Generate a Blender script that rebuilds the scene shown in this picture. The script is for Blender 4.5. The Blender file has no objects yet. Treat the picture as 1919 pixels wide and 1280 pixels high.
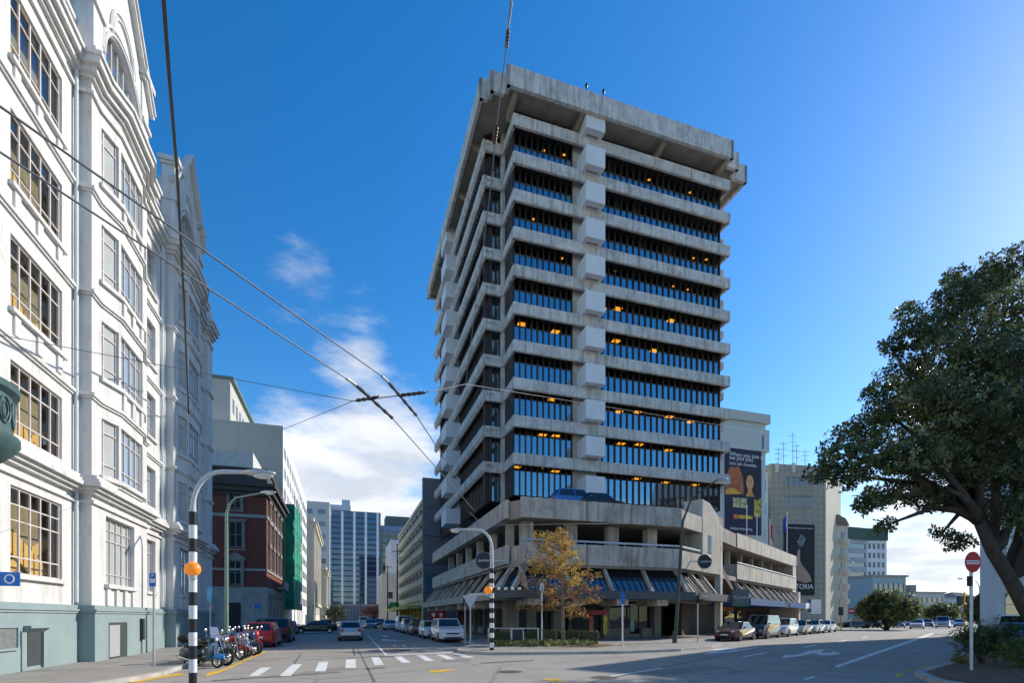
import bpy, bmesh, math, random
from mathutils import Vector, Matrix
rad = math.radians
rnd = random.Random(7)
S = bpy.context.scene
COL = S.collection
# ------------------------------------------------------------ camera, sky, sun
EYE = 1.75
F = 975.0            # focal length in photograph pixels
HZ = 1158.0          # horizon row
cam_d = bpy.data.cameras.new('camera')
cam = bpy.data.objects.new('camera', cam_d); COL.objects.link(cam)
cam.location = (0, 0, EYE); cam.rotation_euler = (rad(90), 0, 0)
cam_d.sensor_width = 36; cam_d.lens = F/1919*36
cam_d.shift_y = (HZ-640)/1919
cam_d.clip_end = 6000; cam_d.clip_start = 0.05
S.camera = cam
SUN_AZ, SUN_EL = 31.0, 30.0       # azimuth from +X towards +Y
sd = Vector((math.cos(rad(SUN_AZ))*math.cos(rad(SUN_EL)), math.sin(rad(SUN_AZ))*math.cos(rad(SUN_EL)), math.sin(rad(SUN_EL))))
sun_d = bpy.data.lights.new('sun', 'SUN'); sun_d.energy = 3.3; sun_d.angle = rad(0.5); sun_d.color = (1, .93, .82)
sun = bpy.data.objects.new('sun', sun_d); COL.objects.link(sun)
sun.rotation_euler = (-sd).to_track_quat('-Z', 'Y').to_euler(); sun.location = sd*200
S.view_settings.view_transform = 'Standard'; S.view_settings.look = 'None'
S.view_settings.exposure = 0.72; S.view_settings.gamma = 1
def make_world():
    w = bpy.data.worlds.new('World'); S.world = w; w.use_nodes = True
    nt = w.node_tree; nt.nodes.clear(); N = nt.nodes.new; L = nt.links.new
    def mth(op, a, b=None, c=None):
        n = N('ShaderNodeMath'); n.operation = op
        for i, x in enumerate((a, b, c)):
            if x is None: continue
            if isinstance(x, (int, float)): n.inputs[i].default_value = x
            else: L(x, n.inputs[i])
        return n.outputs[0]
    sky = N('ShaderNodeTexSky'); sky.sky_type = 'NISHITA'; sky.sun_disc = False
    sky.sun_elevation = rad(SUN_EL); sky.sun_rotation = rad(90-SUN_AZ)
    sky.air_density = 1.0; sky.dust_density = .2; sky.ozone_density = 2.2
    hs = N('ShaderNodeHueSaturation'); hs.inputs['Hue'].default_value = .503; hs.inputs['Saturation'].default_value = 1.4; hs.inputs['Value'].default_value = .84
    L(sky.outputs[0], hs.inputs['Color'])
    bg = N('ShaderNodeBackground'); bg.inputs[1].default_value = .15; L(hs.outputs[0], bg.inputs[0])
    tc = N('ShaderNodeTexCoord'); sep = N('ShaderNodeSeparateXYZ'); L(tc.outputs['Generated'], sep.inputs[0])
    x, y, z = sep.outputs
    zz = mth('MAXIMUM', z, 0.0)
    den = mth('ADD', zz, .16)
    cmb = N('ShaderNodeCombineXYZ'); L(mth('DIVIDE', x, den), cmb.inputs[0]); L(mth('DIVIDE', y, den), cmb.inputs[1]); L(mth('MULTIPLY', zz, 3.0), cmb.inputs[2])
    n1 = N('ShaderNodeTexNoise'); n1.inputs['Scale'].default_value = 1.25; n1.inputs['Detail'].default_value = 9; n1.inputs['Roughness'].default_value = .58
    mp = N('ShaderNodeMapping'); mp.inputs['Location'].default_value = (3.1, 1.7, 0.4); L(cmb.outputs[0], mp.inputs[0]); L(mp.outputs[0], n1.inputs['Vector'])
    # cover rises towards the horizon, with banks over the street end and over the far end of the avenue
    def blob(d, inner, outer):
        v = N('ShaderNodeVectorMath'); v.operation = 'DOT_PRODUCT'; L(tc.outputs['Generated'], v.inputs[0]); v.inputs[1].default_value = Vector(d).normalized()
        mr = N('ShaderNodeMapRange'); mr.interpolation_type = 'SMOOTHSTEP'; L(v.outputs['Value'], mr.inputs[0])
        mr.inputs[1].default_value = math.cos(rad(outer)); mr.inputs[2].default_value = math.cos(rad(inner)); return mr.outputs[0]
    def dirp(px, py): return ((px-960)/F, 1, (HZ-py)/F)
    low = N('ShaderNodeMapRange'); low.interpolation_type = 'SMOOTHSTEP'; L(zz, low.inputs[0]); low.inputs[1].default_value = .33; low.inputs[2].default_value = .10
    cov = mth('MULTIPLY', low.outputs[0], .15)
    for (px, py, i, o, a) in ((640, 930, 3, 13, .19), (500, 880, 2, 10, .13), (780, 920, 2, 10, .14), (610, 585, 1, 8, .105), (530, 510, 1, 5, .085), (650, 640, 1, 4, .05), (735, 725, 1, 8, .135), (1720, 1060, 5, 14, .15), (1800, 1000, 3, 9, .06), (420, 230, .5, 3.5, .06)):
        cov = mth('ADD', cov, mth('MULTIPLY', blob(dirp(px, py), i, o), a))
    n3 = N('ShaderNodeTexNoise'); n3.inputs['Scale'].default_value = 4.5; n3.inputs['Detail'].default_value = 8; n3.inputs['Roughness'].default_value = .62; L(mp.outputs[0], n3.inputs['Vector'])
    m = mth('ADD', mth('ADD', mth('MULTIPLY', n1.outputs['Fac'], .62), mth('MULTIPLY', n3.outputs['Fac'], .38)), cov)
    mr = N('ShaderNodeMapRange'); mr.interpolation_type = 'SMOOTHSTEP'; L(m, mr.inputs[0]); mr.inputs[1].default_value = .60; mr.inputs[2].default_value = .84
    # cloud colour: white tops, soft grey bellies
    n2 = N('ShaderNodeTexNoise'); n2.inputs['Scale'].default_value = 2.2; n2.inputs['Detail'].default_value = 6; L(mp.outputs[0], n2.inputs['Vector'])
    cr = N('ShaderNodeValToRGB'); cr.color_ramp.elements[0].position = .38; cr.color_ramp.elements[0].color = (.50, .53, .58, 1)
    cr.color_ramp.elements[1].position = .62; cr.color_ramp.elements[1].color = (.80, .81, .82, 1); L(n2.outputs['Fac'], cr.inputs[0])
    cb = N('ShaderNodeBackground'); cb.inputs[1].default_value = .9; L(cr.outputs[0], cb.inputs[0])
    mx = N('ShaderNodeMixShader'); L(mth('MULTIPLY', mr.outputs[0], .93), mx.inputs[0]); L(bg.outputs[0], mx.inputs[1]); L(cb.outputs[0], mx.inputs[2])
    out = N('ShaderNodeOutputWorld'); L(mx.outputs[0], out.inputs[0])
make_world()
# ------------------------------------------------------------ helpers
D1 = Vector((-.3074, .9516)); D2 = Vector((.9516, .3074))     # along the side street / along the tower front
R1 = Vector((.670, .742)); RN = Vector((.742, -.670))         # along the avenue / towards its carriageway
def G(px, py, z=0.0):
    Y = F*(EYE-z)/(py-HZ); return Vector(((px-960)/F*Y, Y, z))
def P(px, py, Y): return Vector(((px-960)/F*Y, Y, EYE+(HZ-py)/F*Y))
def V3(p, z): return Vector((p[0], p[1], z))
class Fr:
    def __init__(s, O, U, V): s.O = Vector(O[:2]); s.U = Vector(U[:2]).normalized(); s.V = Vector(V[:2]).normalized()
    def p(s, u, v, z): q = s.O+s.U*u+s.V*v; return Vector((q.x, q.y, z))
OFF = {}
class MB:
    def __init__(s): s.v = []; s.f = []; s.m = []
    def add(s, vs, fs, mi=0):
        b = len(s.v); s.v += [tuple(v) for v in vs]
        for f in fs: s.f.append(tuple(b+i for i in f)); s.m.append(mi)
        return s
    def quad(s, a, b, c, d, mi=0): return s.add([a, b, c, d], [(0, 1, 2, 3)], mi)
    def hexa(s, p, mi=0): return s.add(p, [(3, 2, 1, 0), (4, 5, 6, 7), (0, 1, 5, 4), (1, 2, 6, 5), (2, 3, 7, 6), (3, 0, 4, 7)], mi)
    def box(s, x0, x1, y0, y1, z0, z1, mi=0):
        return s.hexa([(x0, y0, z0), (x1, y0, z0), (x1, y1, z0), (x0, y1, z0), (x0, y0, z1), (x1, y0, z1), (x1, y1, z1), (x0, y1, z1)], mi)
    def fbox(s, fr, u0, u1, v0, v1, z0, z1, mi=0):
        return s.hexa([fr.p(u0, v0, z0), fr.p(u1, v0, z0), fr.p(u1, v1, z0), fr.p(u0, v1, z0), fr.p(u0, v0, z1), fr.p(u1, v0, z1), fr.p(u1, v1, z1), fr.p(u0, v1, z1)], mi)
    def prism(s, pts, z0, z1, mi=0):
        n = len(pts); zb = z0 if hasattr(z0, '__len__') else [z0]*n; zt = z1 if hasattr(z1, '__len__') else [z1]*n
        vs = [V3(p, zb[i]) for i, p in enumerate(pts)]+[V3(p, zt[i]) for i, p in enumerate(pts)]
        fs = [tuple(range(n-1, -1, -1)), tuple(range(n, 2*n))]+[(i, (i+1) % n, n+(i+1) % n, n+i) for i in range(n)]
        return s.add(vs, fs, mi)
    def vprism(s, fr, pts, v0, v1, mi=0):      # polygon in (u,z), extruded along v
        n = len(pts); vs = [fr.p(u, v0, z) for u, z in pts]+[fr.p(u, v1, z) for u, z in pts]
        return s.add(vs, [tuple(range(n-1, -1, -1)), tuple(range(n, 2*n))]+[(i, (i+1) % n, n+(i+1) % n, n+i) for i in range(n)], mi)
    def tube(s, path, r, n=8, mi=0):
        path = [Vector(p) for p in path]; k = len(path); rr = r if hasattr(r, '__len__') else [r]*k
        vs = []; up = None
        for i, p in enumerate(path):
            t = (path[min(i+1, k-1)]-path[max(i-1, 0)])
            if t.length < 1e-9: t = Vector((0, 0, 1))
            t.normalize()
            if up is None: up = t.orthogonal().normalized()
            a = (up-t*up.dot(t)); a = a.normalized() if a.length > 1e-6 else t.orthogonal().normalized(); up = a
            b = t.cross(a)
            for j in range(n):
                an = 2*math.pi*j/n; vs.append(p+(a*math.cos(an)+b*math.sin(an))*rr[i])
        fs = [(i*n+j, i*n+(j+1) % n, (i+1)*n+(j+1) % n, (i+1)*n+j) for i in range(k-1) for j in range(n)]
        fs += [tuple(range(n-1, -1, -1)), tuple((k-1)*n+j for j in range(n))]
        return s.add(vs, fs, mi)
    def bar(s, a, b, w, d, mi=0):              # square bar between two points
        a = Vector(a); b = Vector(b); t = (b-a).normalized(); u = Vector((0, 0, 1)) if abs(t.z) < .9 else Vector((1, 0, 0))
        e = t.cross(u).normalized()*w/2; g = t.cross(e).normalized()*d/2
        return s.hexa([a-e-g, a+e-g, a+e+g, a-e+g, b-e-g, b+e-g, b+e+g, b-e+g], mi)
    def ell(s, c, r, n=14, k=8, mi=0, rot=None, zmin=-1):
        c = Vector(c); r = Vector(r) if hasattr(r, '__len__') else Vector((r, r, r)); vs = []; fs = []
        for i in range(k+1):
            th = -math.pi/2+math.pi*i/k
            for j in range(n):
                an = 2*math.pi*j/n; q = Vector((math.cos(th)*math.cos(an), math.cos(th)*math.sin(an), max(zmin, math.sin(th))))
                q = Vector((q.x*r.x, q.y*r.y, q.z*r.z))
                if rot: q = rot @ q
                vs.append(c+q)
        for i in range(k):
            for j in range(n): fs.append((i*n+j, i*n+(j+1) % n, (i+1)*n+(j+1) % n, (i+1)*n+j))
        return s.add(vs, fs, mi)
    def lathe(s, c, prof, n=20, mi=0, axis='z', a0=0, a1=2*math.pi):   # prof: (r, h)
        c = Vector(c); full = abs(a1-a0-2*math.pi) < 1e-6; m = n if full else n+1; vs = []
        for (r, h) in prof:
            for j in range(m):
                an = a0+(a1-a0)*j/n; x, y = r*math.cos(an), r*math.sin(an)
                vs.append(c+(Vector((x, y, h)) if axis == 'z' else Vector((x, h, y)) if axis == 'y' else Vector((h, x, y))))
        fs = []
        for i in range(len(prof)-1):
            for j in range(n): fs.append((i*m+j, i*m+(j+1) % m, (i+1)*m+(j+1) % m, (i+1)*m+j))
        return s.add(vs, fs, mi)
    def build(s, name, mat, parent=None, smooth=False, bevel=0, recalc=True):
        me = bpy.data.meshes.new(name)
        o = bpy.data.objects.new(name, me); COL.objects.link(o)
        off = Vector((0, 0, 0))
        if parent is not None: off = OFF.get(parent.name, off); o.parent = parent
        OFF[o.name] = off
        me.from_pydata([tuple(Vector(v)-off) for v in s.v], [], s.f)
        for mm in (mat if isinstance(mat, (list, tuple)) else [mat]): me.materials.append(mm)
        if any(s.m): me.polygons.foreach_set('material_index', s.m)
        if recalc and len(s.f) < 20000:
            bm = bmesh.new(); bm.from_mesh(me); bmesh.ops.recalc_face_normals(bm, faces=bm.faces); bm.to_mesh(me); bm.free()
        if smooth: me.polygons.foreach_set('use_smooth', [True]*len(me.polygons)); 
        if smooth and smooth != 'full':
            try: me.set_sharp_from_angle(angle=rad(40))
            except Exception: pass
        if bevel:
            md = o.modifiers.new('bevel', 'BEVEL'); md.width = bevel; md.segments = 2; md.limit_method = 'ANGLE'; md.angle_limit = rad(38)
        return o
def tag(o, label=None, cat=None, group=None, kind=None):
    if label: o['label'] = label
    if cat: o['category'] = cat
    if group: o['group'] = group
    if kind: o['kind'] = kind
    return o
def thing(name, label, cat, loc=(0, 0, 0), group=None):
    o = bpy.data.objects.new(name, None); COL.objects.link(o); o.empty_display_size = .3
    o.location = Vector(loc); OFF[o.name] = Vector(loc)
    return tag(o, label, cat, group)
def struct(name, mb, mat, **k): return tag(mb.build(name, mat, None, **k), kind='structure')
def offset_line(pts, d):      # offset an open polyline to its right-hand side by d
    pts = [Vector(p[:2]) for p in pts]; out = []
    def nrm(a, b): t = (b-a).normalized(); return Vector((t.y, -t.x))
    for i, p in enumerate(pts):
        if i == 0: n = nrm(pts[0], pts[1]); out.append(p+n*d); continue
        if i == len(pts)-1: n = nrm(pts[-2], pts[-1]); out.append(p+n*d); continue
        n1 = nrm(pts[i-1], p); n2 = nrm(p, pts[i+1]); b = (n1+n2).normalized(); out.append(p+b*(d/max(.35, b.dot(n1))))
    return out
# ------------------------------------------------------------ materials
MATS = {}
def M(name, col, rough=.8, var=.12, scale=1.5, bump=0., metal=0., streak=0., stain=0., spec=.35, emit=0., stretch=(1, 1, 1), dark=(.05, .05, .045), coat=0., bscale=None):
    if name in MATS: return MATS[name]
    m = bpy.data.materials.new(name); m.use_nodes = True; nt = m.node_tree; N = nt.nodes.new; L = nt.links.new
    b = nt.nodes['Principled BSDF']; b.inputs['Roughness'].default_value = rough; b.inputs['Metallic'].default_value = metal
    b.inputs['Specular IOR Level'].default_value = spec
    if coat: b.inputs['Coat Weight'].default_value = coat; b.inputs['Coat Roughness'].default_value = .08
    tc = N('ShaderNodeTexCoord')
    def noise(sc, det=5, st=(1, 1, 1), rg=.55):
        mp = N('ShaderNodeMapping'); mp.inputs['Scale'].default_value = st; L(tc.outputs['Object'], mp.inputs[0])
        n = N('ShaderNodeTexNoise'); n.inputs['Scale'].default_value = sc; n.inputs['Detail'].default_value = det; n.inputs['Roughness'].default_value = rg
        L(mp.outputs[0], n.inputs['Vector']); return n.outputs['Fac']
    c = Vector(col)
    if var > 0:
        cr = N('ShaderNodeValToRGB'); cr.color_ramp.elements[0].position = .3; cr.color_ramp.elements[1].position = .7
        cr.color_ramp.elements[0].color = (*(c*(1-var)), 1); cr.color_ramp.elements[1].color = (*(c*(1+var)), 1)
        L(noise(scale, 6, stretch), cr.inputs[0]); cur = cr.outputs[0]
        def over(fac_out, lo, hi, amt, dcol):
            nonlocal cur
            mr = N('ShaderNodeMapRange'); L(fac_out, mr.inputs[0]); mr.inputs[1].default_value = lo; mr.inputs[2].default_value = hi; mr.inputs[4].default_value = amt
            mx = N('ShaderNodeMix'); mx.data_type = 'RGBA'; L(mr.outputs[0], mx.inputs[0]); L(cur, mx.inputs[6]); mx.inputs[7].default_value = (*dcol, 1); cur = mx.outputs[2]
        if streak: over(noise(2.2, 4, (1.4, 1.4, .12)), .48, .74, streak, dark)
        if stain: over(noise(.9, 8, (1, 1, .8), .7), .5, .75, stain, dark)
        L(cur, b.inputs['Base Color'])
        if emit: L(cur, b.inputs['Emission Color']); b.inputs['Emission Strength'].default_value = emit
    else:
        b.inputs['Base Color'].default_value = (*c, 1)
        if emit: b.inputs['Emission Color'].default_value = (*c, 1); b.inputs['Emission Strength'].default_value = emit
    if bump:
        bp = N('ShaderNodeBump'); bp.inputs['Strength'].default_value = bump; bp.inputs['Distance'].default_value = .02
        L(noise(bscale or scale*8, 5), bp.inputs['Height']); L(bp.outputs[0], b.inputs['Normal'])
    MATS[name] = m; return m
def glass(name, tint=(.35, .42, .45), refl=.4, gtint=(.9, .95, 1), rough=.02, dark=None, wob=.0):
    """window glass: a clear or dark body under a mirror-like coat"""
    if name in MATS: return MATS[name]
    m = bpy.data.materials.new(name); m.use_nodes = True; nt = m.node_tree; N = nt.nodes.new; L = nt.links.new; nt.nodes.clear()
    gl = N('ShaderNodeBsdfGlossy'); gl.inputs['Color'].default_value = (*gtint, 1); gl.inputs['Roughness'].default_value = rough
    if dark: base = N('ShaderNodeBsdfDiffuse'); base.inputs['Color'].default_value = (*dark, 1)
    else: base = N('ShaderNodeBsdfTransparent'); base.inputs['Color'].default_value = (*tint, 1)
    fr = N('ShaderNodeFresnel'); fr.inputs['IOR'].default_value = 1.5
    mr = N('ShaderNodeMapRange'); L(fr.outputs[0], mr.inputs[0]); mr.inputs[1].default_value = .0; mr.inputs[2].default_value = 1.; mr.inputs[3].default_value = refl; mr.inputs[4].default_value = 1
    if wob:
        tc = N('ShaderNodeTexCoord'); n = N('ShaderNodeTexNoise'); n.inputs['Scale'].default_value = .8; L(tc.outputs['Object'], n.inputs['Vector'])
        bp = N('ShaderNodeBump'); bp.inputs['Strength'].default_value = wob; bp.inputs['Distance'].default_value = .05; L(n.outputs['Fac'], bp.inputs['Height']); L(bp.outputs[0], gl.inputs['Normal'])
    mx = N('ShaderNodeMixShader'); L(mr.outputs[0], mx.inputs[0]); L(base.outputs[0], mx.inputs[1]); L(gl.outputs[0], mx.inputs[2])
    o = N('ShaderNodeOutputMaterial'); L(mx.outputs[0], o.inputs[0]); MATS[name] = m; return m
CONC = M('weathered_concrete', (.63, .60, .555), .9, .16, .9, .25, streak=.62, stain=.55, dark=(.15, .145, .13), bscale=9)
CONC2 = M('podium_concrete', (.61, .53, .44), .9, .16, .8, .3, streak=.6, stain=.6, dark=(.13, .12, .105), bscale=7)
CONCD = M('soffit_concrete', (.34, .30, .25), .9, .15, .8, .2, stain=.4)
WBOX = M('white_painted_concrete', (.74, .74, .74), .75, .05, .5, .05, stain=.12, dark=(.45, .45, .43))
BROWN = M('dark_bronze_frame', (.05, .036, .03), .5, .2, 2)
TGL = glass('tower_glass', (.55, .50, .44), .46, (.60, .88, 1.0), wob=.06)
PGL = glass('podium_glass', (.3, .35, .36), .22, (.62, .72, .74), wob=.15)
DGL = glass('dark_glass', refl=.05, gtint=(.45, .5, .52), dark=(.018, .02, .023), wob=.1)
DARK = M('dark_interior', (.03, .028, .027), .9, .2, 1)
WHITE = M('white_render', (.63, .62, .60), .7, .05, .6, .1, streak=.38, stain=.3, dark=(.33, .31, .27), bscale=12)
TEAL = M('teal_plinth_paint', (.24, .31, .31), .7, .08, .7, .1, stain=.3, dark=(.17, .21, .2))
STEEL = M('galvanised_steel', (.5, .51, .52), .45, .1, 4, metal=.6)
BLACKM = M('black_paint', (.02, .02, .022), .45, .2, 4)
WPAINT = M('white_paint', (.78, .78, .76), .55, .06, 4)
GREENP = M('green_pole_paint', (.17, .25, .21), .55, .12, 4)
def lit(name, col, e): return M(name, col, .5, 0, emit=e)

def overlay(m, amt, dcol, lo, hi, nscale=1., scale=(1, 1, 1), rotz=0, kind='noise', det=5):
    """one more layer of wear laid over a material's base colour"""
    nt = m.node_tree; N = nt.nodes.new; L = nt.links.new; b = nt.nodes['Principled BSDF']; src = b.inputs['Base Color'].links[0].from_socket
    tc = N('ShaderNodeTexCoord'); mp = N('ShaderNodeMapping'); mp.vector_type = 'POINT'; r0 = N('ShaderNodeMapping'); r0.inputs['Rotation'].default_value = (0, 0, -rotz); L(tc.outputs['Object'], r0.inputs[0]); mp.inputs['Scale'].default_value = scale; L(r0.outputs[0], mp.inputs[0])
    if kind == 'noise': n = N('ShaderNodeTexNoise'); n.inputs['Scale'].default_value = nscale; n.inputs['Detail'].default_value = det; n.inputs['Roughness'].default_value = .65; L(mp.outputs[0], n.inputs['Vector']); fac = n.outputs['Fac']
    else:
        d = N('ShaderNodeTexNoise'); d.inputs['Scale'].default_value = .8; d.inputs['Detail'].default_value = 4; L(mp.outputs[0], d.inputs['Vector']); ad = N('ShaderNodeVectorMath'); ad.operation = 'ADD'; L(mp.outputs[0], ad.inputs[0]); L(d.outputs['Color'], ad.inputs[1])
        n = N('ShaderNodeTexVoronoi'); n.feature = 'DISTANCE_TO_EDGE'; n.inputs['Scale'].default_value = nscale; L(ad.outputs[0], n.inputs['Vector']); fac = n.outputs['Distance']
    mr = N('ShaderNodeMapRange'); L(fac, mr.inputs[0]); mr.inputs[1].default_value = lo; mr.inputs[2].default_value = hi; mr.inputs[4].default_value = amt
    mx = N('ShaderNodeMix'); mx.data_type = 'RGBA'; L(mr.outputs[0], mx.inputs[0]); L(src, mx.inputs[6]); mx.inputs[7].default_value = (*dcol, 1); L(mx.outputs[2], b.inputs['Base Color']); return m
overlay(WHITE, .35, (.36, .345, .31), .52, .72, 6, (1, 1, .10)); overlay(WHITE, .5, (.40, .38, .33), .60, .70, 2.5, (1, 1, .6), det=8)
overlay(CONC, .55, (.12, .115, .10), .56, .70, 3.5, (1, 1, .5), det=8); overlay(CONC2, .5, (.11, .10, .09), .54, .70, 2.6, (1, 1, .35), det=8); overlay(CONC, .35, (.68, .66, .62), .58, .68, 5, (1, 1, .3))
overlay(TEAL, .4, (.40, .42, .38), .58, .72, 3, (1, 1, .5), det=8)
# ------------------------------------------------------------ ground, roads, pavements
ASPH = M('worn_asphalt', (.345, .315, .27), .92, .12, .35, .35, stain=.3, dark=(.22, .205, .18), bscale=60)
A1_, A2_ = math.atan2(D1.y, D1.x), math.atan2(R1.y, R1.x)
overlay(ASPH, .45, (.17, .16, .145), .52, .70, .9, (.05, 1.1, 1), A2_); overlay(ASPH, .35, (.42, .39, .34), .54, .70, .8, (.06, 1.3, 1), A1_); overlay(ASPH, .55, (.12, .115, .105), .014, .0, .16, kind='crack'); overlay(ASPH, .5, (.14, .13, .12), .66, .74, 1.6, det=3); overlay(ASPH, .35, (.20, .19, .17), .45, .6, 22, det=2)
PAVE = M('pavement_asphalt', (.30, .275, .24), .95, .18, .6, .3, stain=.3, dark=(.19, .175, .155), bscale=50)
KERB = M('kerb_stone', (.42, .40, .37), .9, .2, 2, .2, stain=.3)
MARK = M('road_paint_white', (.68, .68, .65), .8, .12, 3, stain=.35, dark=(.3, .29, .28))
MARKY = M('road_paint_yellow', (.72, .42, .03), .8, .15, 3, stain=.25, dark=(.3, .22, .08))
def kx(Y): return -5.6-.323*Y          # left kerb of the side street
def wx(Y): return -9.81-.323*Y         # front wall line of the left-hand buildings
g = MB(); g.quad((-2500, -300, 0), (2500, -300, 0), (2500, 4000, 0), (-2500, 4000, 0))
struct('ground', g, M('city_ground', (.17, .165, .155), .95, .15, .05))
r = MB(); r.prism([(-45, -25), (70, -25), (85, 20), (330, 330), (260, 340), (9, 33), (-3, 30), (-55, 190), (-85, 200), (-16, 30), (-15, 14)], .001, .004)
struct('road', r, ASPH)
# right corner pavement (under the concrete building)
KR = [(-3.3-.323*150, 186)]+[(-2.35, 33.2), (-2.2, 31), (-2.75, 28.5), (-2.6, 26), (-2.0, 24.9), (-.9, 24.35), (1, 24.45), (5.4, 25.2), (8.6, 26.9), (11.3, 29.8), (12.7, 32), (12.9, 33.4), (11.7, 35.0), (12.1, 35.9)]+[(15.2+.67*t, 39.3+.742*t) for t in (0, 60, 240)]
def pavement(name, line, back, zt=.13):
    mb = MB(); mb.prism(list(line)+list(back), 0, zt); struct(name, mb, PAVE)
    k = MB(); inn = offset_line(line, -.16) if True else None
    for i in range(len(line)-1):
        a, b = Vector(line[i]), Vector(line[i+1]); c, d = inn[i+1], inn[i]
        t = (b-a).normalized(); n = Vector((t.y, -t.x))*.006
        k.hexa([V3(a+n, .0), V3(b+n, .0), V3(c, .0), V3(d, .0), V3(a+n, zt+.006), V3(b+n, zt+.006), V3(c, zt+.006), V3(d, zt+.006)])
    struct('kerb', k, KERB)
pavement('pavement', KR[::-1], [(-40, 186), (-5, 70), (60, 100), (170, 225)])
LK = [(-11.3, -4), (-11.0, 4), (-10.7, 10), (-10.45, 14), (-10.5, 15.4), (-11.0, 16.7)]+[(kx(Y), Y) for Y in (22, 30, 39)]+[(-19.2, 40.8), (-20.6, 41.6), (-40, 47)]
pavement('pavement', LK[::-1], [(-40, -4), (-60, 40)])
LK2 = [(-60, 56), (-30, 59.5), (-26.6, 60.6), (kx(64), 64), (kx(120), 120), (kx(230), 230)]
pavement('pavement', LK2[::-1], [(-80, 60), (-110, 230)])
# median island on the avenue
ISL = [(12.5, 9), (10.9, 11.5), (10.95, 13.6), (12.0, 15.5), (13.7, 17.0), (16.6, 19.4)]+[(16.6+.67*t, 19.4+.742*t) for t in (25, 90)]
isb = [Vector(p)+RN*(5.5 if i > 3 else 4.0) for i, p in enumerate(ISL)][::-1]
pavement('median_island', [tuple(p) for p in ISL][::-1], [tuple(p) for p in isb][::-1], .14)
bk = MB(); inn = offset_line(ISL, .3); bk.prism([tuple(p) for p in inn]+[tuple(Vector(p)-RN*.4) for p in isb], .1, .165)
struct('bark_mulch', bk, M('bark_mulch', (.17, .10, .06), .95, .45, 6, .8, stain=.4, bscale=25))
RPV = [(36.5, 32.2), (29.6, 35.4)]+[(29.6+.67*t, 35.4+.742*t) for t in (10, 200)]
pavement('pavement', RPV[::-1], [(230, 150), (80, 5)][::-1])
# painted marks
zm = .011
def mark(polys, mat, name='road_marking'):
    zm = {'road_patch': .0062, 'road_seam': .0082, 'bitumen_and_shadow': .0082}.get(name, .011)
    mb = MB()
    for poly in polys:
        q = [G(px, py, zm) for px, py in poly]
        n = len(q); mb.add([V3(p, zm) for p in q], [tuple(range(n))])
    struct(name, mb, mat)
def z6(pts, ox, oy, s): return [(ox+x/s, oy+y/s) for x, y in pts]
mark([[(466.8, 1267.5), (485, 1267.5), (508.5, 1251.7), (490, 1251.7)], [(524, 1267.5), (545, 1267.5), (566.8, 1245.5), (548.5, 1245.8)],
      [(590, 1259), (610.8, 1259), (615.8, 1240.8), (598, 1241.7)], [(647.5, 1253), (667.5, 1252.5), (666.7, 1235.8), (648.7, 1236.7)],
      [(702.5, 1247.5), (720, 1246.7), (710.8, 1232), (695.8, 1232.8)], [(754, 1243), (770.8, 1242.5), (751.7, 1230), (738, 1230.8)],
      z6([(1310, 838), (1410, 836), (1280, 768), (1195, 770)], 580, 1100, 6), z6([(1550, 820), (1650, 818), (1500, 760), (1415, 762)], 580, 1100, 6),
      z6([(1740, 800), (1860, 800), (1690, 748), (1610, 750)], 580, 1100, 6)], MARK, 'crosswalk_marking')
mark([z6([(645, 545), (665, 545), (885, 775), (855, 778)], 580, 1100, 6), z6([(880, 768), (1610, 738), (1610, 745), (885, 776)], 580, 1100, 6),
      z6([(815, 590), (950, 600), (1080, 612), (940, 612), (815, 606)], 580, 1100, 6), z6([(820, 548), (905, 556), (880, 572), (835, 566)], 580, 1100, 6),
      z6([(940, 660), (975, 660), (965, 678), (945, 678)], 580, 1100, 6), z6([(1040, 658), (1080, 660), (1090, 676), (1050, 676)], 580, 1100, 6)], MARK, 'lane_marking')
mark([z6([(0, 882), (80, 848), (240, 850), (600, 803), (610, 808), (320, 858), (150, 872)], 1320, 1080, 6), z6([(75, 838), (130, 822), (340, 815), (400, 825), (180, 838)], 1320, 1080, 6)], MARK, 'arrow_marking')
mark([z6([(880, 925), (905, 888), (985, 893), (1075, 880), (1190, 842), (1300, 826), (1375, 828), (1320, 848), (1345, 868), (1440, 862), (1445, 846), (1540, 880), (1420, 893), (1310, 892), (1235, 868), (1150, 888), (1060, 905)], 1320, 1080, 6)], MARK, 'arrow_marking')
mark([z6([(1110, 800), (1250, 772), (1278, 778), (1140, 806)], 1320, 1080, 6), z6([(410, 910), (690, 860), (718, 866), (450, 914)], 1320, 1080, 6), z6([(1505, 738), (1600, 720), (1615, 725), (1525, 743)], 1320, 1080, 6),
      z6([(1765, 698), (1840, 682), (1850, 688), (1790, 703)], 1320, 1080, 6),
      [(1563, 1249), (1570, 1252), (1752, 1189), (1747, 1187)], [(1137, 1269), (1142, 1269.6), (1245, 1253.8), (1240, 1252.4)], [(1505, 1273), (1512, 1275), (1530, 1270), (1524, 1268.5)]], MARK, 'lane_marking')
mark([[(805, 1258), (833, 1255.3), (860, 1256), (838, 1259), (806, 1262)], [(1013, 1272.5), (1040, 1273), (1062, 1276), (1035, 1278)], [(1720, 1252.5), (1724, 1250), (1748, 1249.4), (1744, 1251.6)], [(1693, 1258), (1697, 1256), (1713, 1255.4), (1709, 1258)], [(1678, 1269), (1680, 1263), (1694, 1263), (1692, 1268)],
      [(385, 1269), (408, 1263), (428, 1255), (502, 1221.5), (498, 1221.2), (420, 1254), (390, 1262)], [(236, 1280), (300, 1268), (340, 1262), (346, 1265), (304, 1271.5), (262, 1279)]], MARKY, 'yellow_marking')
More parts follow.
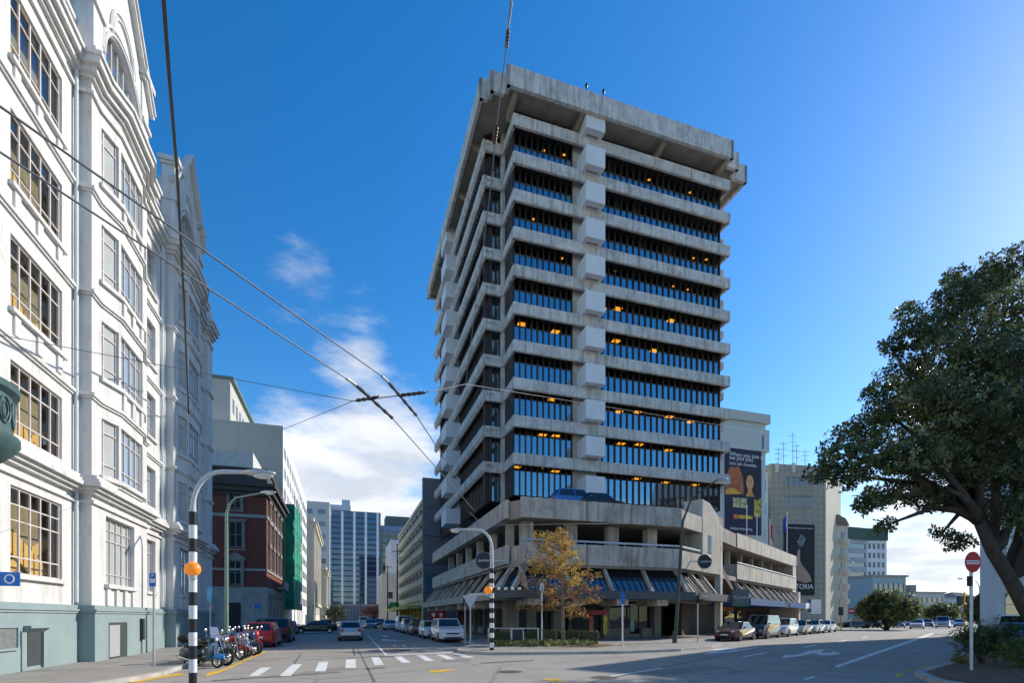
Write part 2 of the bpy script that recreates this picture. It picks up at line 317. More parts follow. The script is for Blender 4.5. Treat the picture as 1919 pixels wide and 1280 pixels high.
# bitumen and newer seal patches, joints, and a shadow streak painted dark
mark([z6([(640, 720), (800, 705), (1120, 706), (1150, 726), (760, 734)], 580, 1100, 6), z6([(610, 925), (850, 905), (860, 915), (640, 935)], 580, 1100, 6), z6([(1680, 752), (1770, 625), (1778, 628), (1700, 750)], 270, 1120, 6), z6([(485, 685), (500, 685), (520, 780), (505, 785)], 580, 1100, 6),  # first outline is a blurred cast shadow painted onto the road
      [(900, 1243), (1000, 1238), (1003, 1239.2), (902, 1244.6)], [(395, 1276), (640, 1260), (642, 1261), (400, 1278)]], M('bitumen_and_shadow', (.11, .106, .10), .9, .2, 3), 'bitumen_and_shadow')
mark([[(560, 1262), (640, 1250), (668, 1253), (590, 1267)], [(1180, 1262), (1330, 1248), (1380, 1253), (1240, 1268)], [(830, 1236), (880, 1236), (884, 1242), (828, 1243)]], M('new_seal', (.24, .225, .20), .93, .15, 1.2, .4, stain=.3, dark=(.16, .15, .14), bscale=60), 'road_patch')
mark([[(700, 1279), (705, 1279), (671, 1216), (670, 1216)], [(1100, 1280), (1108, 1280), (1500, 1200), (1498, 1200)]], MATS['bitumen_and_shadow'], 'road_seam')
IRON = M('cast_iron', (.10, .075, .06), .7, .3, 12, .4)
for i, (px, py, rr, lab) in enumerate(((956, 1260.5, .42, 'cast iron manhole cover in the lit carriageway, left of the broken white line'), (1133, 1271.6, .40, 'cast iron manhole cover at the lower end of the short white lane line'))):
    c = G(px, py, 0); t = thing('manhole_cover', lab, 'manhole cover', c, 'manhole covers in the road')
    mb = MB(); mb.lathe((c.x, c.y, 0), [(0, .012), (rr*.86, .012), (rr*.86, .0)], 24); mb.build('cover_plate', IRON, t)
    mb = MB(); mb.lathe((c.x, c.y, 0), [(rr*.88, .0), (rr*.88, .014), (rr, .014), (rr, .0)], 24); mb.build('frame', M('rust_frame', (.2, .17, .15), .8, .2, 8), t)
# ------------------------------------------------------------ concrete tower on a car-park podium
AX = P(963, 852, 45); FT = Fr((AX.x, AX.y), D2, D1)
T = FT.p
def W2(u, v): q = T(u, v, 0); return Vector((q.x, q.y))
tower = thing('office_tower', 'tall brutalist concrete office tower with white boxes, standing on a two-level parking podium', 'office building', (AX.x, AX.y, 0))
K0, PIT, SPH, SLB, VW = 16.06, 3.272, .97, .45, 1.06
WD, LD = 22.78, 30.0
def zt(k): return K0+PIT*k
mb = MB(); mb.fbox(FT, 5, 18, 7, 25, .3, 47.2); mb.build('core_wall', M('core_brown', (.10, .075, .06), .9, .2, 1), tower)
CEIL = M('office_ceiling', (.09, .06, .045), .9, .15, 1.5)
inner = [W2(.3, VW+.05), W2(WD-.3, VW+.05), W2(WD-.3, 4), W2(WD+1, 4.2), W2(WD+1, LD-1), W2(-.95, LD-1), W2(-.95, 4.2), W2(.3, 4.0)]
def panels(mb, a0, a1, joints, fn):
    xs = [a0]+list(joints)+[a1]
    for i in range(len(xs)-1): fn(xs[i]+(.014 if i else 0), xs[i+1]-(.014 if i < len(xs)-2 else 0))
FJ = [1.85, 3.55, 5.75, 7.35, 9.1, 11.2, 13.6, 15.9, 18.2, 20.6]
def win(name, fr, u0, u1, v, z0, z1, pitch, gm, fm, fw=.07, fd=.16, parent=tower, bars=(), sill=.0, glass_in=.0, dirn=-1):
    """a strip window: panes (glass) with its mullions as a sub-part"""
    mb = MB(); mb.quad(fr.p(u0, v, z0), fr.p(u1, v, z0), fr.p(u1, v, z1), fr.p(u0, v, z1)); w = mb.build(name, gm, parent, recalc=False)
    mb = MB(); n = max(1, round((u1-u0)/pitch)); p = (u1-u0)/n
    va, vb = sorted((v-dirn*.01, v+dirn*fd))
    for i in range(n+1):
        u = u0+p*i; mb.fbox(fr, u-fw/2, u+fw/2, va, vb, z0, z1)
    va, vb = sorted((v-dirn*.008, v+dirn*fd*.6))
    for zz in (z0, z1-.08)+tuple(bars):
        for i in range(n): mb.fbox(fr, u0+p*i+fw/2, u0+p*(i+1)-fw/2, va, vb, zz, zz+.08)
    mb.build('mullion', fm, w); return w
BLIND = M('roller_blind', (.5, .48, .42), .8, .15, 1.5)
LITE = lit('ceiling_lamp_glow', (1.0, .42, .03), 2.4)
for k in range(-1, 10):
    z0, z1 = zt(k), zt(k+1)-SLB
    if k == -1: z0 = 12.55
    if k == 9: z1 = 46.65
    if k >= 0:
        mb = MB(); mb.prism(inner, z0-SLB+.01, z0-.3); mb.build('floor_slab', CEIL, tower)
        mb = MB()
        def fn(a, b): mb.vprism(Fr(T(a, 0, 0), D1, D2), [(0, z0-SPH+.1), (.05, z0-SPH), (.28, z0-SPH), (.28, z0-SLB), (VW+.04, z0-SLB), (VW+.04, z0-.3), (.28, z0-.28), (.28, z0), (0, z0)], 0, b-a)
        panels(mb, 0, WD, FJ, fn); mb.build('spandrel', CONC, tower)
        mb = MB(); mb.fbox(FT, .3, WD-.3, .285, VW, z0-SLB-.03, z0-SLB-.004); mb.fbox(FT, .3, WD-.3, .284, .30, z0-SPH+.02, z0-SLB-.031); mb.build('soffit_shade_strip', BROWN, tower)  # dark strips added to stand for the deep shade under the slab
        for (ua, ub, sgn) in ((-1.9, -.9, 1), (WD+.9, WD+1.9, -1)):
            mb = MB(); fr = Fr(T(ua if sgn > 0 else ub, 3.2, 0), D2 if sgn > 0 else -D2, D1)
            def fn2(a, b): mb.vprism(Fr(fr.p(0, a, 0), fr.U, fr.V), [(.0, z0-SPH+.22), (.22, z0-SPH), (.34, z0-SPH), (.34, z0-SLB), (1.04, z0-SLB), (1.04, z0-.3), (.25, z0-.28), (.25, z0), (0, z0)], 0, b-a)
            panels(mb, 0, LD-3.2, [3, 6, 9, 12, 15, 18, 21, 24], fn2); mb.build('spandrel', CONC, tower)
        # corner pieces around the notches
        mb = MB(); mb.vprism(Fr(T(0, 3.2, 0), -D2, D1), [(.02, z0-SPH), (1.62, z0-SPH), (1.62, z0), (.02, z0)], .0, .25)
        mb.vprism(Fr(T(0, .03, 0), D1, D2), [(.0, z0-SPH+.16), (.12, z0-SPH), (3.1, z0-SPH), (3.1, z0-.12), (.25, z0), (0, z0)], -.012, .24); mb.build('corner_beam', CONC, tower)
        mb = MB(); mb.vprism(Fr(T(WD, 3.2, 0), D2, D1), [(.02, z0-SPH), (1.62, z0-SPH), (1.62, z0), (.02, z0)], .0, .25)
        mb.vprism(Fr(T(WD-.24, .03, 0), D1, D2), [(.0, z0-SPH+.16), (.12, z0-SPH), (3.1, z0-SPH), (3.1, z0-.12), (.25, z0), (0, z0)], 0, .252); mb.build('corner_beam', CONC, tower)
    win('window', FT, .35, 5.95, VW, z0, z1, .56, TGL, BROWN)
    win('window', FT, 8.4, WD-.5, VW, z0, z1, .66, TGL, BROWN)
    fl = Fr(T(-.9, 3.6, 0), D1, D2)
    win('window', fl, .2, 13.0, 0, z0, z1, .62, TGL, BROWN, .16, .30)
    win('window', fl, 18.2, 25.6, 0, z0, z1, .62, TGL, BROWN, .16, .30)
    mb = MB(); mb.fbox(fl, 13.05, 18.15, -.1, .15, z0, z1); mb.build('wall_panel', CONC, tower)
    win('window', FT, -1.25, -.08, 4.05, z0, z1, .39, TGL, BROWN)
    for pa in ((-1.6, -1.27, 3.95, 4.2), (.22, .34, VW-.05, 3.9), (WD-.5, WD-.4, VW-.05, 3.9)): mb = MB(); mb.fbox(FT, *pa, z0, z1); mb.build('side_panel', BROWN, tower)
    # white projecting boxes
    a = z0-.30+.045*(9-k); b = a+1.72
    if k == -1: a, b = 12.6, 14.35
    mb = MB(); mb.vprism(Fr(T(0, -1.05, 0), D2, D1), [(6.4, a), (8.3, a), (8.3, b), (6.4, b)], 0, .02)
    fr = Fr(T(6.4, -1.05, 0), D1, D2)
    mb = MB(); mb.vprism(fr, [(0, a), (2.15, a), (2.15, b), (0, b)], 0, 1.9); bx = mb.build('window_box', WBOX, tower, bevel=.03)
    mb = MB(); mb.fbox(FT, 6.75, 7.95, -.45, -.2, a-.012, a+.01); mb.build('vent', CONCD, bx)
    mb = MB(); fr = Fr(T(-2.8, 16.5, 0), D1, D2); mb.vprism(fr, [(0, a), (3.0, a), (3.0, b), (0, b)], 0, 1.85); bx = mb.build('window_box', WBOX, tower, bevel=.03)
    if k < 9:
        big = k < 5
        for u in [x for x in (1.2, 2.5, 3.8, 5.0, 9.2, 11.2, 13.0, 15.0, 17.2, 19.6, 21) if rnd.random() < (.36 if big else .42)]:
            u += rnd.uniform(-.5, .5); v = rnd.uniform(2.0, 2.9) if big else rnd.uniform(1.7, 2.2)
            w, d = (.75, .55) if big else (.24, .2)
            mb = MB(); mb.fbox(FT, u, u+w, v, v+d, z1-.02, z1+.05); mb.build('ceiling_light', LITE, tower)
        for j in range(rnd.randint(2, 5)):
            w0_ = rnd.choice([.35+.56*i for i in range(10)]+[8.4+.666*i for i in range(20)]); n_ = rnd.choice((1, 1, 2)); h_ = rnd.choice((.35, .6, 1.2, 1.6)); mb = MB(); mb.fbox(FT, w0_+.06, w0_+.5*n_+.06*(n_-1), VW+.08, VW+.1, z1-h_, z1-.05); mb.build('blind', BLIND, tower)
        for j in range(2): u = rnd.uniform(.6, 20); u = u if not 5.6 < u < 8.6 else 10.; mb = MB(); mb.fbox(FT, u, u+rnd.uniform(.3, .7), VW+.2, VW+.5, z0+.1, z0+rnd.uniform(.45, .8)); mb.build('sill_clutter', BLIND, tower)
mb = MB()
mb.fbox(FT, 5.98, 8.37, VW-.2, VW+.25, 12.4, 46.6); mb.build('pier', M('pale_panel_concrete', (.44, .41, .36), .85, .08, .6, .1, streak=.2), tower)
for (u0, u1, v0, v1) in ((-.06, .48, 3.28, 3.9), (WD-.42, WD+.1, 3.28, 3.9)):
    mb = MB(); mb.fbox(FT, u0, u1, v0, v1, 9.2, 46.7); mb.build('column', CONC, tower, bevel=.03)
# crown: stepped fascia, soffit, raking brackets
RO = [(-1, -1.4), (22.0, -1.4), (22.0, -.5), (23.4, -.5), (23.4, .5), (25.3, .5), (25.3, 30), (-2.9, 30), (-2.9, .4), (-2.2, .4), (-2.2, -.5), (-1, -.5)]
rop = [W2(*p) for p in RO]
mb = MB(); n = len(rop)
for i in range(n):
    a, b = rop[i], rop[(i+1) % n]; t = (b-a).normalized(); nn = Vector((-t.y, t.x))*.3
    L_ = (b-a).length; m = max(1, round(L_/9)); 
    for j in range(m):
        p, q = a+(b-a)*(j/m)+t*(.012 if j else 0), a+(b-a)*((j+1)/m)-t*(.012 if j < m-1 else 0)
        mb.hexa([V3(p, 46.3), V3(q, 46.3), V3(q+nn, 46.3), V3(p+nn, 46.3), V3(p, 48.05), V3(q, 48.05), V3(q+nn, 48.05), V3(p+nn, 48.05)])
mb.build('roof_fascia', CONC, tower)
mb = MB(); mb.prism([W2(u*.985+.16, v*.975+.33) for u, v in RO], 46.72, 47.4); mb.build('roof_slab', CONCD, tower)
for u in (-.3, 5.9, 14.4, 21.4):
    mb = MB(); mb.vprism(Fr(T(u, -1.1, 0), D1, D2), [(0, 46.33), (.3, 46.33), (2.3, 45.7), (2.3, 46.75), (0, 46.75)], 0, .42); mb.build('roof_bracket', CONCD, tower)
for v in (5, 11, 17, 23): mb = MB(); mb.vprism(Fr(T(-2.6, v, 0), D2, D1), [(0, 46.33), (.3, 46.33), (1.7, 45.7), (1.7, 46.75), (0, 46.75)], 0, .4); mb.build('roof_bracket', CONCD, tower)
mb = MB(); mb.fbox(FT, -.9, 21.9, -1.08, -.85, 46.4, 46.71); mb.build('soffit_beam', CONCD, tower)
for u in (6.5, 8.2):
    mb = MB(); mb.tube([T(u, -.9, 48), T(u, -.9, 48.8)], .03, 6); mb.ell(T(u, -.9, 49.0), (.14, .14, .22), 8, 5); mb.build('roof_floodlight', BLACKM, tower)
# ---- podium
E = W2(10.75, -8.72); P4 = E+R1*7.9
OL = [W2(-3, 25), W2(-3, -7.4), W2(-2.27, -8.72), E, P4]
deckpoly = OL+[Vector((22.2, 51.6)), W2(22, 12), W2(22, 27)]
for z0, z1 in ((8.75, 10.04), (5.35, 5.75)):
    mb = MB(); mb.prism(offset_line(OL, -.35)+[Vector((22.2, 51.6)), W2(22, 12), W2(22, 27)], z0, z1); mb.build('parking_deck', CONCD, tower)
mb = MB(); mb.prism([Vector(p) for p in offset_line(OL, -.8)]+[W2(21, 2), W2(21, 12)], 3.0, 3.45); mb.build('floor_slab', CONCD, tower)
def parapet(seg, z0, z1, joints, name='parapet', th=.28, mat=CONC2, gap=.035, parent=tower):
    a, b = Vector(seg[0]), Vector(seg[1]); t = (b-a).normalized(); nn = Vector((-t.y, t.x))*th
    xs = [0]+list(joints)+[(b-a).length]
    for i in range(len(xs)-1):
        p, q = a+t*(xs[i]+(gap if i else 0)), a+t*(xs[i+1]-(gap if i < len(xs)-2 else 0))
        mb = MB(); mb.hexa([V3(p, z0), V3(q, z0), V3(q+nn, z0), V3(p+nn, z0), V3(p, z1), V3(q, z1), V3(q+nn, z1), V3(p+nn, z1)]); mb.build(name, mat, parent, bevel=.025)
for (za, zb) in ((8.73, 10.15), (5.52, 7.02)):
    parapet((OL[0], OL[1]), za+(.1 if za > 6 else .05), zb-(.0 if za > 6 else .1), [4, 8, 12, 16, 20, 24, 28], mat=CONC2)
    parapet((OL[2], OL[3]), za, zb, [5.0, 8.68])
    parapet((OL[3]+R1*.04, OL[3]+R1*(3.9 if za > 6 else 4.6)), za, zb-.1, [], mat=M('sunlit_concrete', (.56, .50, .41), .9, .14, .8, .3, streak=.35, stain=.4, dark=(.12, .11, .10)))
    # recessed corner infill between the two faces
    a, b = OL[1], OL[2]; t = (b-a).normalized(); nn = Vector((-t.y, t.x))
    mb = MB(); 
    for i in range(5): 
        p = a+nn*.5+t*(i*.3+.05); mb.hexa([V3(q, z) for z in (za+.1, zb-.15) for q in (p, p+t*.24, p+t*.24+nn*.3, p+nn*.3)])
    mb.build('corner_infill', CONC2, tower)
# metal rail above the lower band
mb = MB(); rl = offset_line([OL[2], OL[3], OL[3]+R1*4.6], -.1)
mb.bar(V3(rl[0], 7.24), V3(rl[1], 7.24), .10, .14); mb.bar(V3(rl[1], 7.24), V3(rl[2], 7.24), .10, .14)
for i in range(9): q = rl[0]+(rl[1]-rl[0])*(i/8); mb.tube([V3(q, 7.0), V3(q, 7.2)], .025, 6)
mb.build('guard_rail', STEEL, tower)
# columns of the open parking levels, back walls, strip lights
for s in (.6, 4.1, 7.6, 11.0):
    q = W2(-2.27+s, -7.2); mb = MB(); fr = Fr(q, D2, D1); mb.fbox(fr, -.02, .85, 0, .75, 5.76, 8.74); mb.build('column', CONC2, tower, bevel=.02)
for v in (-5.5, -1, 3.5, 8, 12.5, 17): 
    mb = MB(); mb.fbox(FT, -2.3, -1.75, v, v+.5, 5.76, 8.74); mb.build('column', CONC2, tower)
mb = MB(); mb.fbox(FT, 2, 20.5, 1.5, 20, .1, 9.0); mb.build('inner_backing', DARK, tower)
LST = lit('strip_lamp', (1, .93, .5), 1.2)
for (px, py, Y) in ((1040, 985.5, 40.5), (1190, 994, 42)):
    q = P(px, py, Y); mb = MB(); fr = Fr(q, D2, D1); mb.fbox(fr, -.65, .65, 0, .12, q.z-.04, q.z+.05); mb.build('strip_light', LST, tower)
q0, q1 = P4-R1*2-RN*2.6, Vector((23.2, 53.0))-RN*2.4
mb = MB(); mb.prism([q0, q1, q1-RN*.4, q0-RN*.4], .13, 8.7); mb.build('link_wall', M('brown_concrete', (.11, .09, .075), .9, .2, .6, .2, streak=.4), tower)
mb = MB(); fr = Fr(P4, R1, -RN); mb.fbox(fr, .5, 2.4, .6, 2.4, 8.72, 10.9); mb.build('plant_box', CONCD, tower); mb = MB(); mb.fbox(fr, .05, .55, -.02, .5, .13, 9.9); mb.build('edge_fin', CONC, tower)
# stair tower at the bend
c0 = E+R1*3.95; fr = Fr(c0, R1, -RN)
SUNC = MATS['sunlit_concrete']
mb = MB(); mb.vprism(fr, [(0, 5.5), (3.95, 5.5), (3.95, 10.0), (3.5, 10.6), (1.6, 11.45), (0, 11.55)], -.03, 1.6); mb.build('stair_tower', SUNC, tower, bevel=.03)
mb = MB(); mb.fbox(fr, 1.15, 1.9, -.045, .02, 7.15, 8.7); mb.build('stair_window', DGL, tower)
# raking fins and sloping glazing of the first floor
def raking(a, b, n, zt_=5.34, zb_=3.66, inn=.35, out=.95, parent=tower, pw=.5, finw=.2):
    a, b = Vector(a), Vector(b); t = (b-a).normalized(); nn = Vector((t.y, -t.x)); L_ = (b-a).length
    def q(s, o, z): return V3(a+t*s+nn*o, z)
    for i in range(n):
        s0, s1 = L_*i/n+finw, L_*(i+1)/n
        km = .47; om, zm_ = out+(-inn-out)*km, zb_+(zt_-zb_)*km
        mb = MB(); mb.quad(q(s0, om-.28, zm_), q(s1, om-.28, zm_), q(s1, -inn-.28, zt_), q(s0, -inn-.28, zt_)); w = mb.build('sloping_window', DGL, parent, recalc=False)  # upper half darkened for the reflected overhang, lower half left to mirror sky
        mb = MB(); mb.quad(q(s0, out-.28, zb_), q(s1, out-.28, zb_), q(s1, om-.28, zm_), q(s0, om-.28, zm_)); mb.build('sky_reflection_pane', PGL, w, recalc=False)
        mb = MB(); m = max(1, round((s1-s0)/pw))
        for j in range(1, m): s = s0+(s1-s0)*j/m; mb.bar(q(s, out-.25, zb_), q(s, -inn-.25, zt_), .05, .06)
        mb.build('mullion', BROWN, w)
    for i in range(n+1):
        s = min(L_-finw, L_*i/n)
        mb = MB(); mb.hexa([q(s, out-.4, zb_), q(s+finw, out-.4, zb_), q(s+finw, out+.05, zb_), q(s, out+.05, zb_), q(s, -inn-.4, zt_), q(s+finw, -inn-.4, zt_), q(s+finw, -inn+.05, zt_), q(s, -inn+.05, zt_)]); mb.build('raking_fin', CONC2, parent)
raking(OL[0], OL[1], 11); raking(OL[1], OL[2], 1); raking(OL[2], OL[3], 4); raking(OL[3], OL[3]+R1*4.8, 2)
mb = MB()
for a, b in ((OL[0], OL[1]), (OL[2], OL[3])):
    t = (b-a).normalized(); nn = Vector((-t.y, t.x)); mb.hexa([V3(q, z) for z in (5.36, 5.515) for q in (a+nn*.12, b+nn*.12, b+nn*.9, a+nn*.9)])
mb.build('beam', CONCD, tower)
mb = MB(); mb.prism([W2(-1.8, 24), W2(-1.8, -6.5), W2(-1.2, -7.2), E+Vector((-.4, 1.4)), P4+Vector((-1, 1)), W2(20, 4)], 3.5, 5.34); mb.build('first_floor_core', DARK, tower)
# street canopy
CAN = M('slate_fascia', (.105, .115, .125), .7, .1, .7, .1, stain=.2)
CANC = M('cream_fascia', (.50, .45, .36), .85, .15, .8, .2, streak=.4, stain=.3)
oc = offset_line(OL, 1.25); ic = offset_line(OL, -2.8)
def canopy(i0, i1, z0, z1, mat):
    mb = MB()
    for i in range(i0, i1):
        mb.hexa([V3(q, z) for z in (z0, z1) for q in (oc[i], oc[i+1], ic[i+1], ic[i])])
    mb.build('canopy', mat, tower)
canopy(0, 1, 3.0, 3.62, CANC); canopy(1, 4, 3.08, 3.65, CAN)
t = D2; 
for s in [1.0+3.35*i for i in range(4)]:
    fr = Fr(oc[2]+(oc[3]-oc[2]).normalized()*s-Vector((-.3, .95))*0, D2, D1); mb = MB(); mb.fbox(fr, 0, .95, -.04+.5, 3.4, 2.62, 3.075); mb.build('canopy_beam', CONC2, tower)
for s in (3, 9, 15, 21, 27):
    q = oc[0]+(oc[1]-oc[0]).normalized()*s; fr = Fr(q, D2, D1); mb = MB(); mb.fbox(fr, .3, 3.4, 0, .8, 2.5, 2.995); mb.build('canopy_beam', CONC2, tower)
# ground floor
SHUT = M('teal_shutter', (.02, .04, .045), .5, .1, 2)
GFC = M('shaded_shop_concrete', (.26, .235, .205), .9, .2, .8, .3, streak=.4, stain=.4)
gf = Fr(W2(-2.0, -5.9), D2, D1)
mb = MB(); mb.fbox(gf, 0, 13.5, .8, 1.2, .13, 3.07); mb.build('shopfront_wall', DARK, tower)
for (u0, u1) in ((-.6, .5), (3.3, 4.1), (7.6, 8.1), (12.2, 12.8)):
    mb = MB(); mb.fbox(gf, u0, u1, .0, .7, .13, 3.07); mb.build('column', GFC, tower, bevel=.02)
def panel(fr, u0, u1, v, z0, z1, name, mat, fm=BLACKM, parent=tower):
    mb = MB(); mb.fbox(fr, u0, u1, v-.02, v+.05, z0, z1); w = mb.build(name, mat, parent)
    mb = MB()
    for a, b in ((u0-.07, u0), (u1, u1+.07)): mb.fbox(fr, a, b, v-.06, v+.06, z0-.07, z1+.07)
    for a, b in ((z0-.07, z0), (z1, z1+.07)): mb.fbox(fr, u0, u1, v-.06, v+.06, a, b)
    mb.build('frame', fm, w); return w
def shutter(fr, u0, u1, v, z0, z1):
    w = panel(fr, u0, u1, v, z0, z1, 'roller_shutter', SHUT)
    mb = MB(); n = int((z1-z0)/.14)
    for i in range(n): mb.fbox(fr, u0+.02, u1-.02, v-.045, v-.02, z0+i*.14+.02, z0+i*.14+.12)
    mb.build('shutter_slat', SHUT, w)
shutter(gf, .75, 3.1, .6, .75, 2.85); shutter(gf, 5.3, 7.45, .6, .6, 2.85)
panel(gf, 8.3, 9.9, .6, .95, 2.85, 'shop_window', DGL); panel(gf, 10.05, 11.0, .6, .5, 2.85, 'shop_door', DGL); panel(gf, 11.1, 12.0, .6, .95, 2.85, 'shop_window', DGL); panel(gf, 4.25, 5.1, .6, .2, 2.6, 'shop_door', DGL)
mb = MB(); mb.fbox(gf, 10.25, 10.6, .5, .56, .6, 2.7); mb.build('door_poster', M('pale_poster', (.35, .42, .44), .6, .2, 3), tower)
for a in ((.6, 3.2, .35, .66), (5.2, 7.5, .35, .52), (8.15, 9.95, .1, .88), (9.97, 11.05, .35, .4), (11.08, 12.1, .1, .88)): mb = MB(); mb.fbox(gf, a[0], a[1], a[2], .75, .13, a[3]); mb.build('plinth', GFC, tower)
# newspaper-style display beside the shutter
q = P(1117, 1150, 39.0); fr = Fr(q, D2, D1)
mb = MB(); mb.fbox(fr, -.55, 1.0, 0, .06, 1.95, 2.3); mb.build('display_board', M('red_board', (.42, .06, .07), .6, .5, 5), tower)
for i, (u, c) in enumerate(((-.5, (.5, .10, .08)), (.65, (.62, .55, .06)))):
    mb = MB(); mb.fbox(fr, u, u+.3, .0, .05, .5, 1.9); pz = mb.build('display_board', M(('red_poster', 'yellow_poster')[i], c, .6, .55, 4), tower)
# left street side ground floor: blank bays, doors and glass
gl = Fr(W2(-.6, -5.6), D1, D2)
mb = MB(); mb.fbox(gl, 0, 29, .9, 1.3, .13, 3.0); mb.build('shopfront_wall', DARK, tower)
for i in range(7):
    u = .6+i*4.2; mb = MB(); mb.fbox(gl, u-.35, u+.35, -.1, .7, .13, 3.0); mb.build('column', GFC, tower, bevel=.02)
    if i < 6: panel(gl, u+.55, u+1.9, .8, .9, 2.6, 'shop_window', DGL); panel(gl, u+2.1, u+3.4, .8, .25, 2.6, 'shop_door', DGL)
mb = MB(); mb.fbox(gl, .3, 28, .3, .85, .13, .75); mb.build('plinth', CONC2, tower)
def disc(mb, c, n, r, th, seg=28, mi=0):
    c = Vector(c); n = Vector(n).normalized(); mb.tube([c-n*th/2, c+n*th/2], r, seg, mi)
def text(body, c, right, size, mat, parent, name='lettering', up=(0, 0, 1), align='CENTER', ext=.004, off=.0):
    cu = bpy.data.curves.new(name, 'FONT'); cu.body = body; cu.size = size; cu.align_x = align; cu.align_y = 'CENTER'; cu.extrude = ext
    o = bpy.data.objects.new(name, cu); COL.objects.link(o)
    me = bpy.data.meshes.new_from_object(o.evaluated_get(bpy.context.evaluated_depsgraph_get())); bpy.data.objects.remove(o); bpy.data.curves.remove(cu)
    rr = Vector(right).normalized(); uu = Vector(up).normalized(); nn = rr.cross(uu); m = Matrix((rr, uu, nn)).transposed().to_4x4()
    par_off = OFF.get(parent.name, Vector((0, 0, 0))) if parent else Vector((0, 0, 0))
    m.translation = Vector(c)+nn*off-par_off; me.transform(m); me.name = name
    o = bpy.data.objects.new(name, me); COL.objects.link(o); me.materials.clear(); me.materials.append(mat); OFF[o.name] = par_off
    if parent: o.parent = parent
    return o
U2 = (D2.x, D2.y, 0)
WTXT = M('white_lettering', (.75, .77, .76), .6, 0)
SIGN = M('dark_sign_face', (.035, .04, .045), .5, .1, 2)
for (px, py, Y, rr, lab) in ((907, 1051, 36.3, .57, 'round dark pandoro sign at the left corner of the parking podium'), (1321, 1053, 41.2, .55, 'round dark pandoro sign below the stair tower on the podium')):
    q = P(px, py, Y); t = thing('round_sign', lab, 'sign', q, 'round shop signs on the podium')
    nrm = Vector((.05, -1, 0)); mb = MB(); disc(mb, q, nrm, rr, .16, 36); fc = mb.build('sign_face', SIGN, t, smooth=True)
    mb = MB(); rim = []; right = Vector((1, .05, 0)).normalized()
    for i in range(37): an = 2*math.pi*i/36; rim.append(q+right*math.cos(an)*rr+Vector((0, 0, 1))*math.sin(an)*rr)
    mb.tube(rim, .035, 6); mb.build('rim', STEEL, t, smooth=True)
    text('pandoro', q+nrm*.09+right*.1, right, .26, WTXT, t)
    mb = MB(); arc = [q+nrm*.095+right*(-.4+.11*math.cos(a))+Vector((0, 0, .11*math.sin(a))) for a in [.8+i*.33 for i in range(15)]]; mb.tube(arc, .018, 5); mb.build('emblem', M('teal_emblem', (.1, .4, .38), .6, 0), t)
    mb = MB(); bq = q+right*(.5 if px < 1000 else -.5)*1.0; mb.bar(q+right*(rr if px < 1000 else -rr), q+right*((rr+.9) if px < 1000 else -(rr+.9)), .08, .08); mb.build('bracket', STEEL, t)
# ---- wing along the avenue
W0 = P(1382, 1010, 51.8); W1 = P(1493, 1045, 71.8)
wing = thing('parking_wing', 'low sunlit concrete parking wing along the avenue with two pale parapet bands', 'building', (W0.x, W0.y, 0))
w0, w1 = Vector((W0.x, W0.y)), Vector((W1.x, W1.y)); wt = (w1-w0).normalized(); wn = Vector((-wt.y, wt.x)); WL = (w1-w0).length
for z0, z1 in ((8.75, 9.2), (5.4, 5.8)):
    mb = MB(); mb.prism([w0+wn*.35, w1+wn*.35, w1+wn*16, w0+wn*12], z0, z1); mb.build('parking_deck', CONCD, wing)
for (za, zb) in ((8.73, 10.2), (5.6, 7.1)):
    parapet((w0, w1), za, zb, [4.3, 8.7, 13, 17.5, 21.8], mat=SUNC, parent=wing)
    parapet((w0+wn*3.0, w0+wn*.03), za, zb, [], mat=SUNC, parent=wing)
mb = MB(); mb.bar(V3(w0, 7.25), V3(w1, 7.25), .1, .12); mb.build('guard_rail', STEEL, wing)
for i in range(6):
    q = w0+wt*(2.2+4.2*i)+wn*1.5; fr = Fr(q, wt, wn); mb = MB(); mb.fbox(fr, 0, .45, 0, .45, 5.81, 8.74); mb.build('column', SUNC, wing)
fr = Fr(w0, wt, wn)
mb = MB(); mb.fbox(fr, .5, WL-2.2, 6, 6.4, .2, 8.7); mb.build('back_wall', DARK, wing)
mb = MB(); mb.fbox(fr, WL-1.9, WL+.05, .05, 3, 5.2, 10.1); mb.fbox(fr, WL-1.6, WL-.6, -.6, 3, .13, 5.2); mb.build('end_wall', SUNC, wing, bevel=.02)
raking(w0+wt*1.0, w1-wt*2.5, 8, 5.4, 3.6, .5, .9, wing)
mb = MB(); mb.fbox(fr, 1, WL-2.5, 1.2, 5.8, 3.3, 5.5); mb.build('first_floor_core', DARK, wing)
CBL = M('blue_fascia', (.02, .075, .24), .5, .1, 1)
mb = MB(); mb.fbox(fr, -1.5, WL*.46, -1.7, 3, 2.95, 3.6); mb.fbox(fr, WL*.55, WL-3.2, -1.7, 3, 2.95, 3.55); mb.build('canopy', CBL, wing)
mb = MB(); mb.fbox(fr, WL*.465, WL*.545, -1.65, 3, 2.9, 3.6); mb.build('canopy', BLACKM, wing)
mb = MB(); mb.fbox(fr, WL-3.15, WL-.2, -1.75, 0, 2.95, 3.65); mb.build('canopy', WPAINT, wing)
mb = MB(); mb.fbox(fr, -2, WL-1, 3.2, 3.6, .13, 3.3); mb.build('shopfront_wall', M('brown_shopfront', (.10, .055, .035), .8, .4, 1), wing)
for i in range(5): panel(fr, 1+i*4.6, 4.6+i*4.6, 3.1, .7, 2.5, 'shop_window', DGL, parent=wing)
mb = MB(); mb.fbox(fr, 1.2, 8.5, 2.95, 3.05, 2.45, 2.92); mb.build('shop_sign', M('orange_shop_sign', (.55, .12, .05), .6, .5, 1.2), wing)
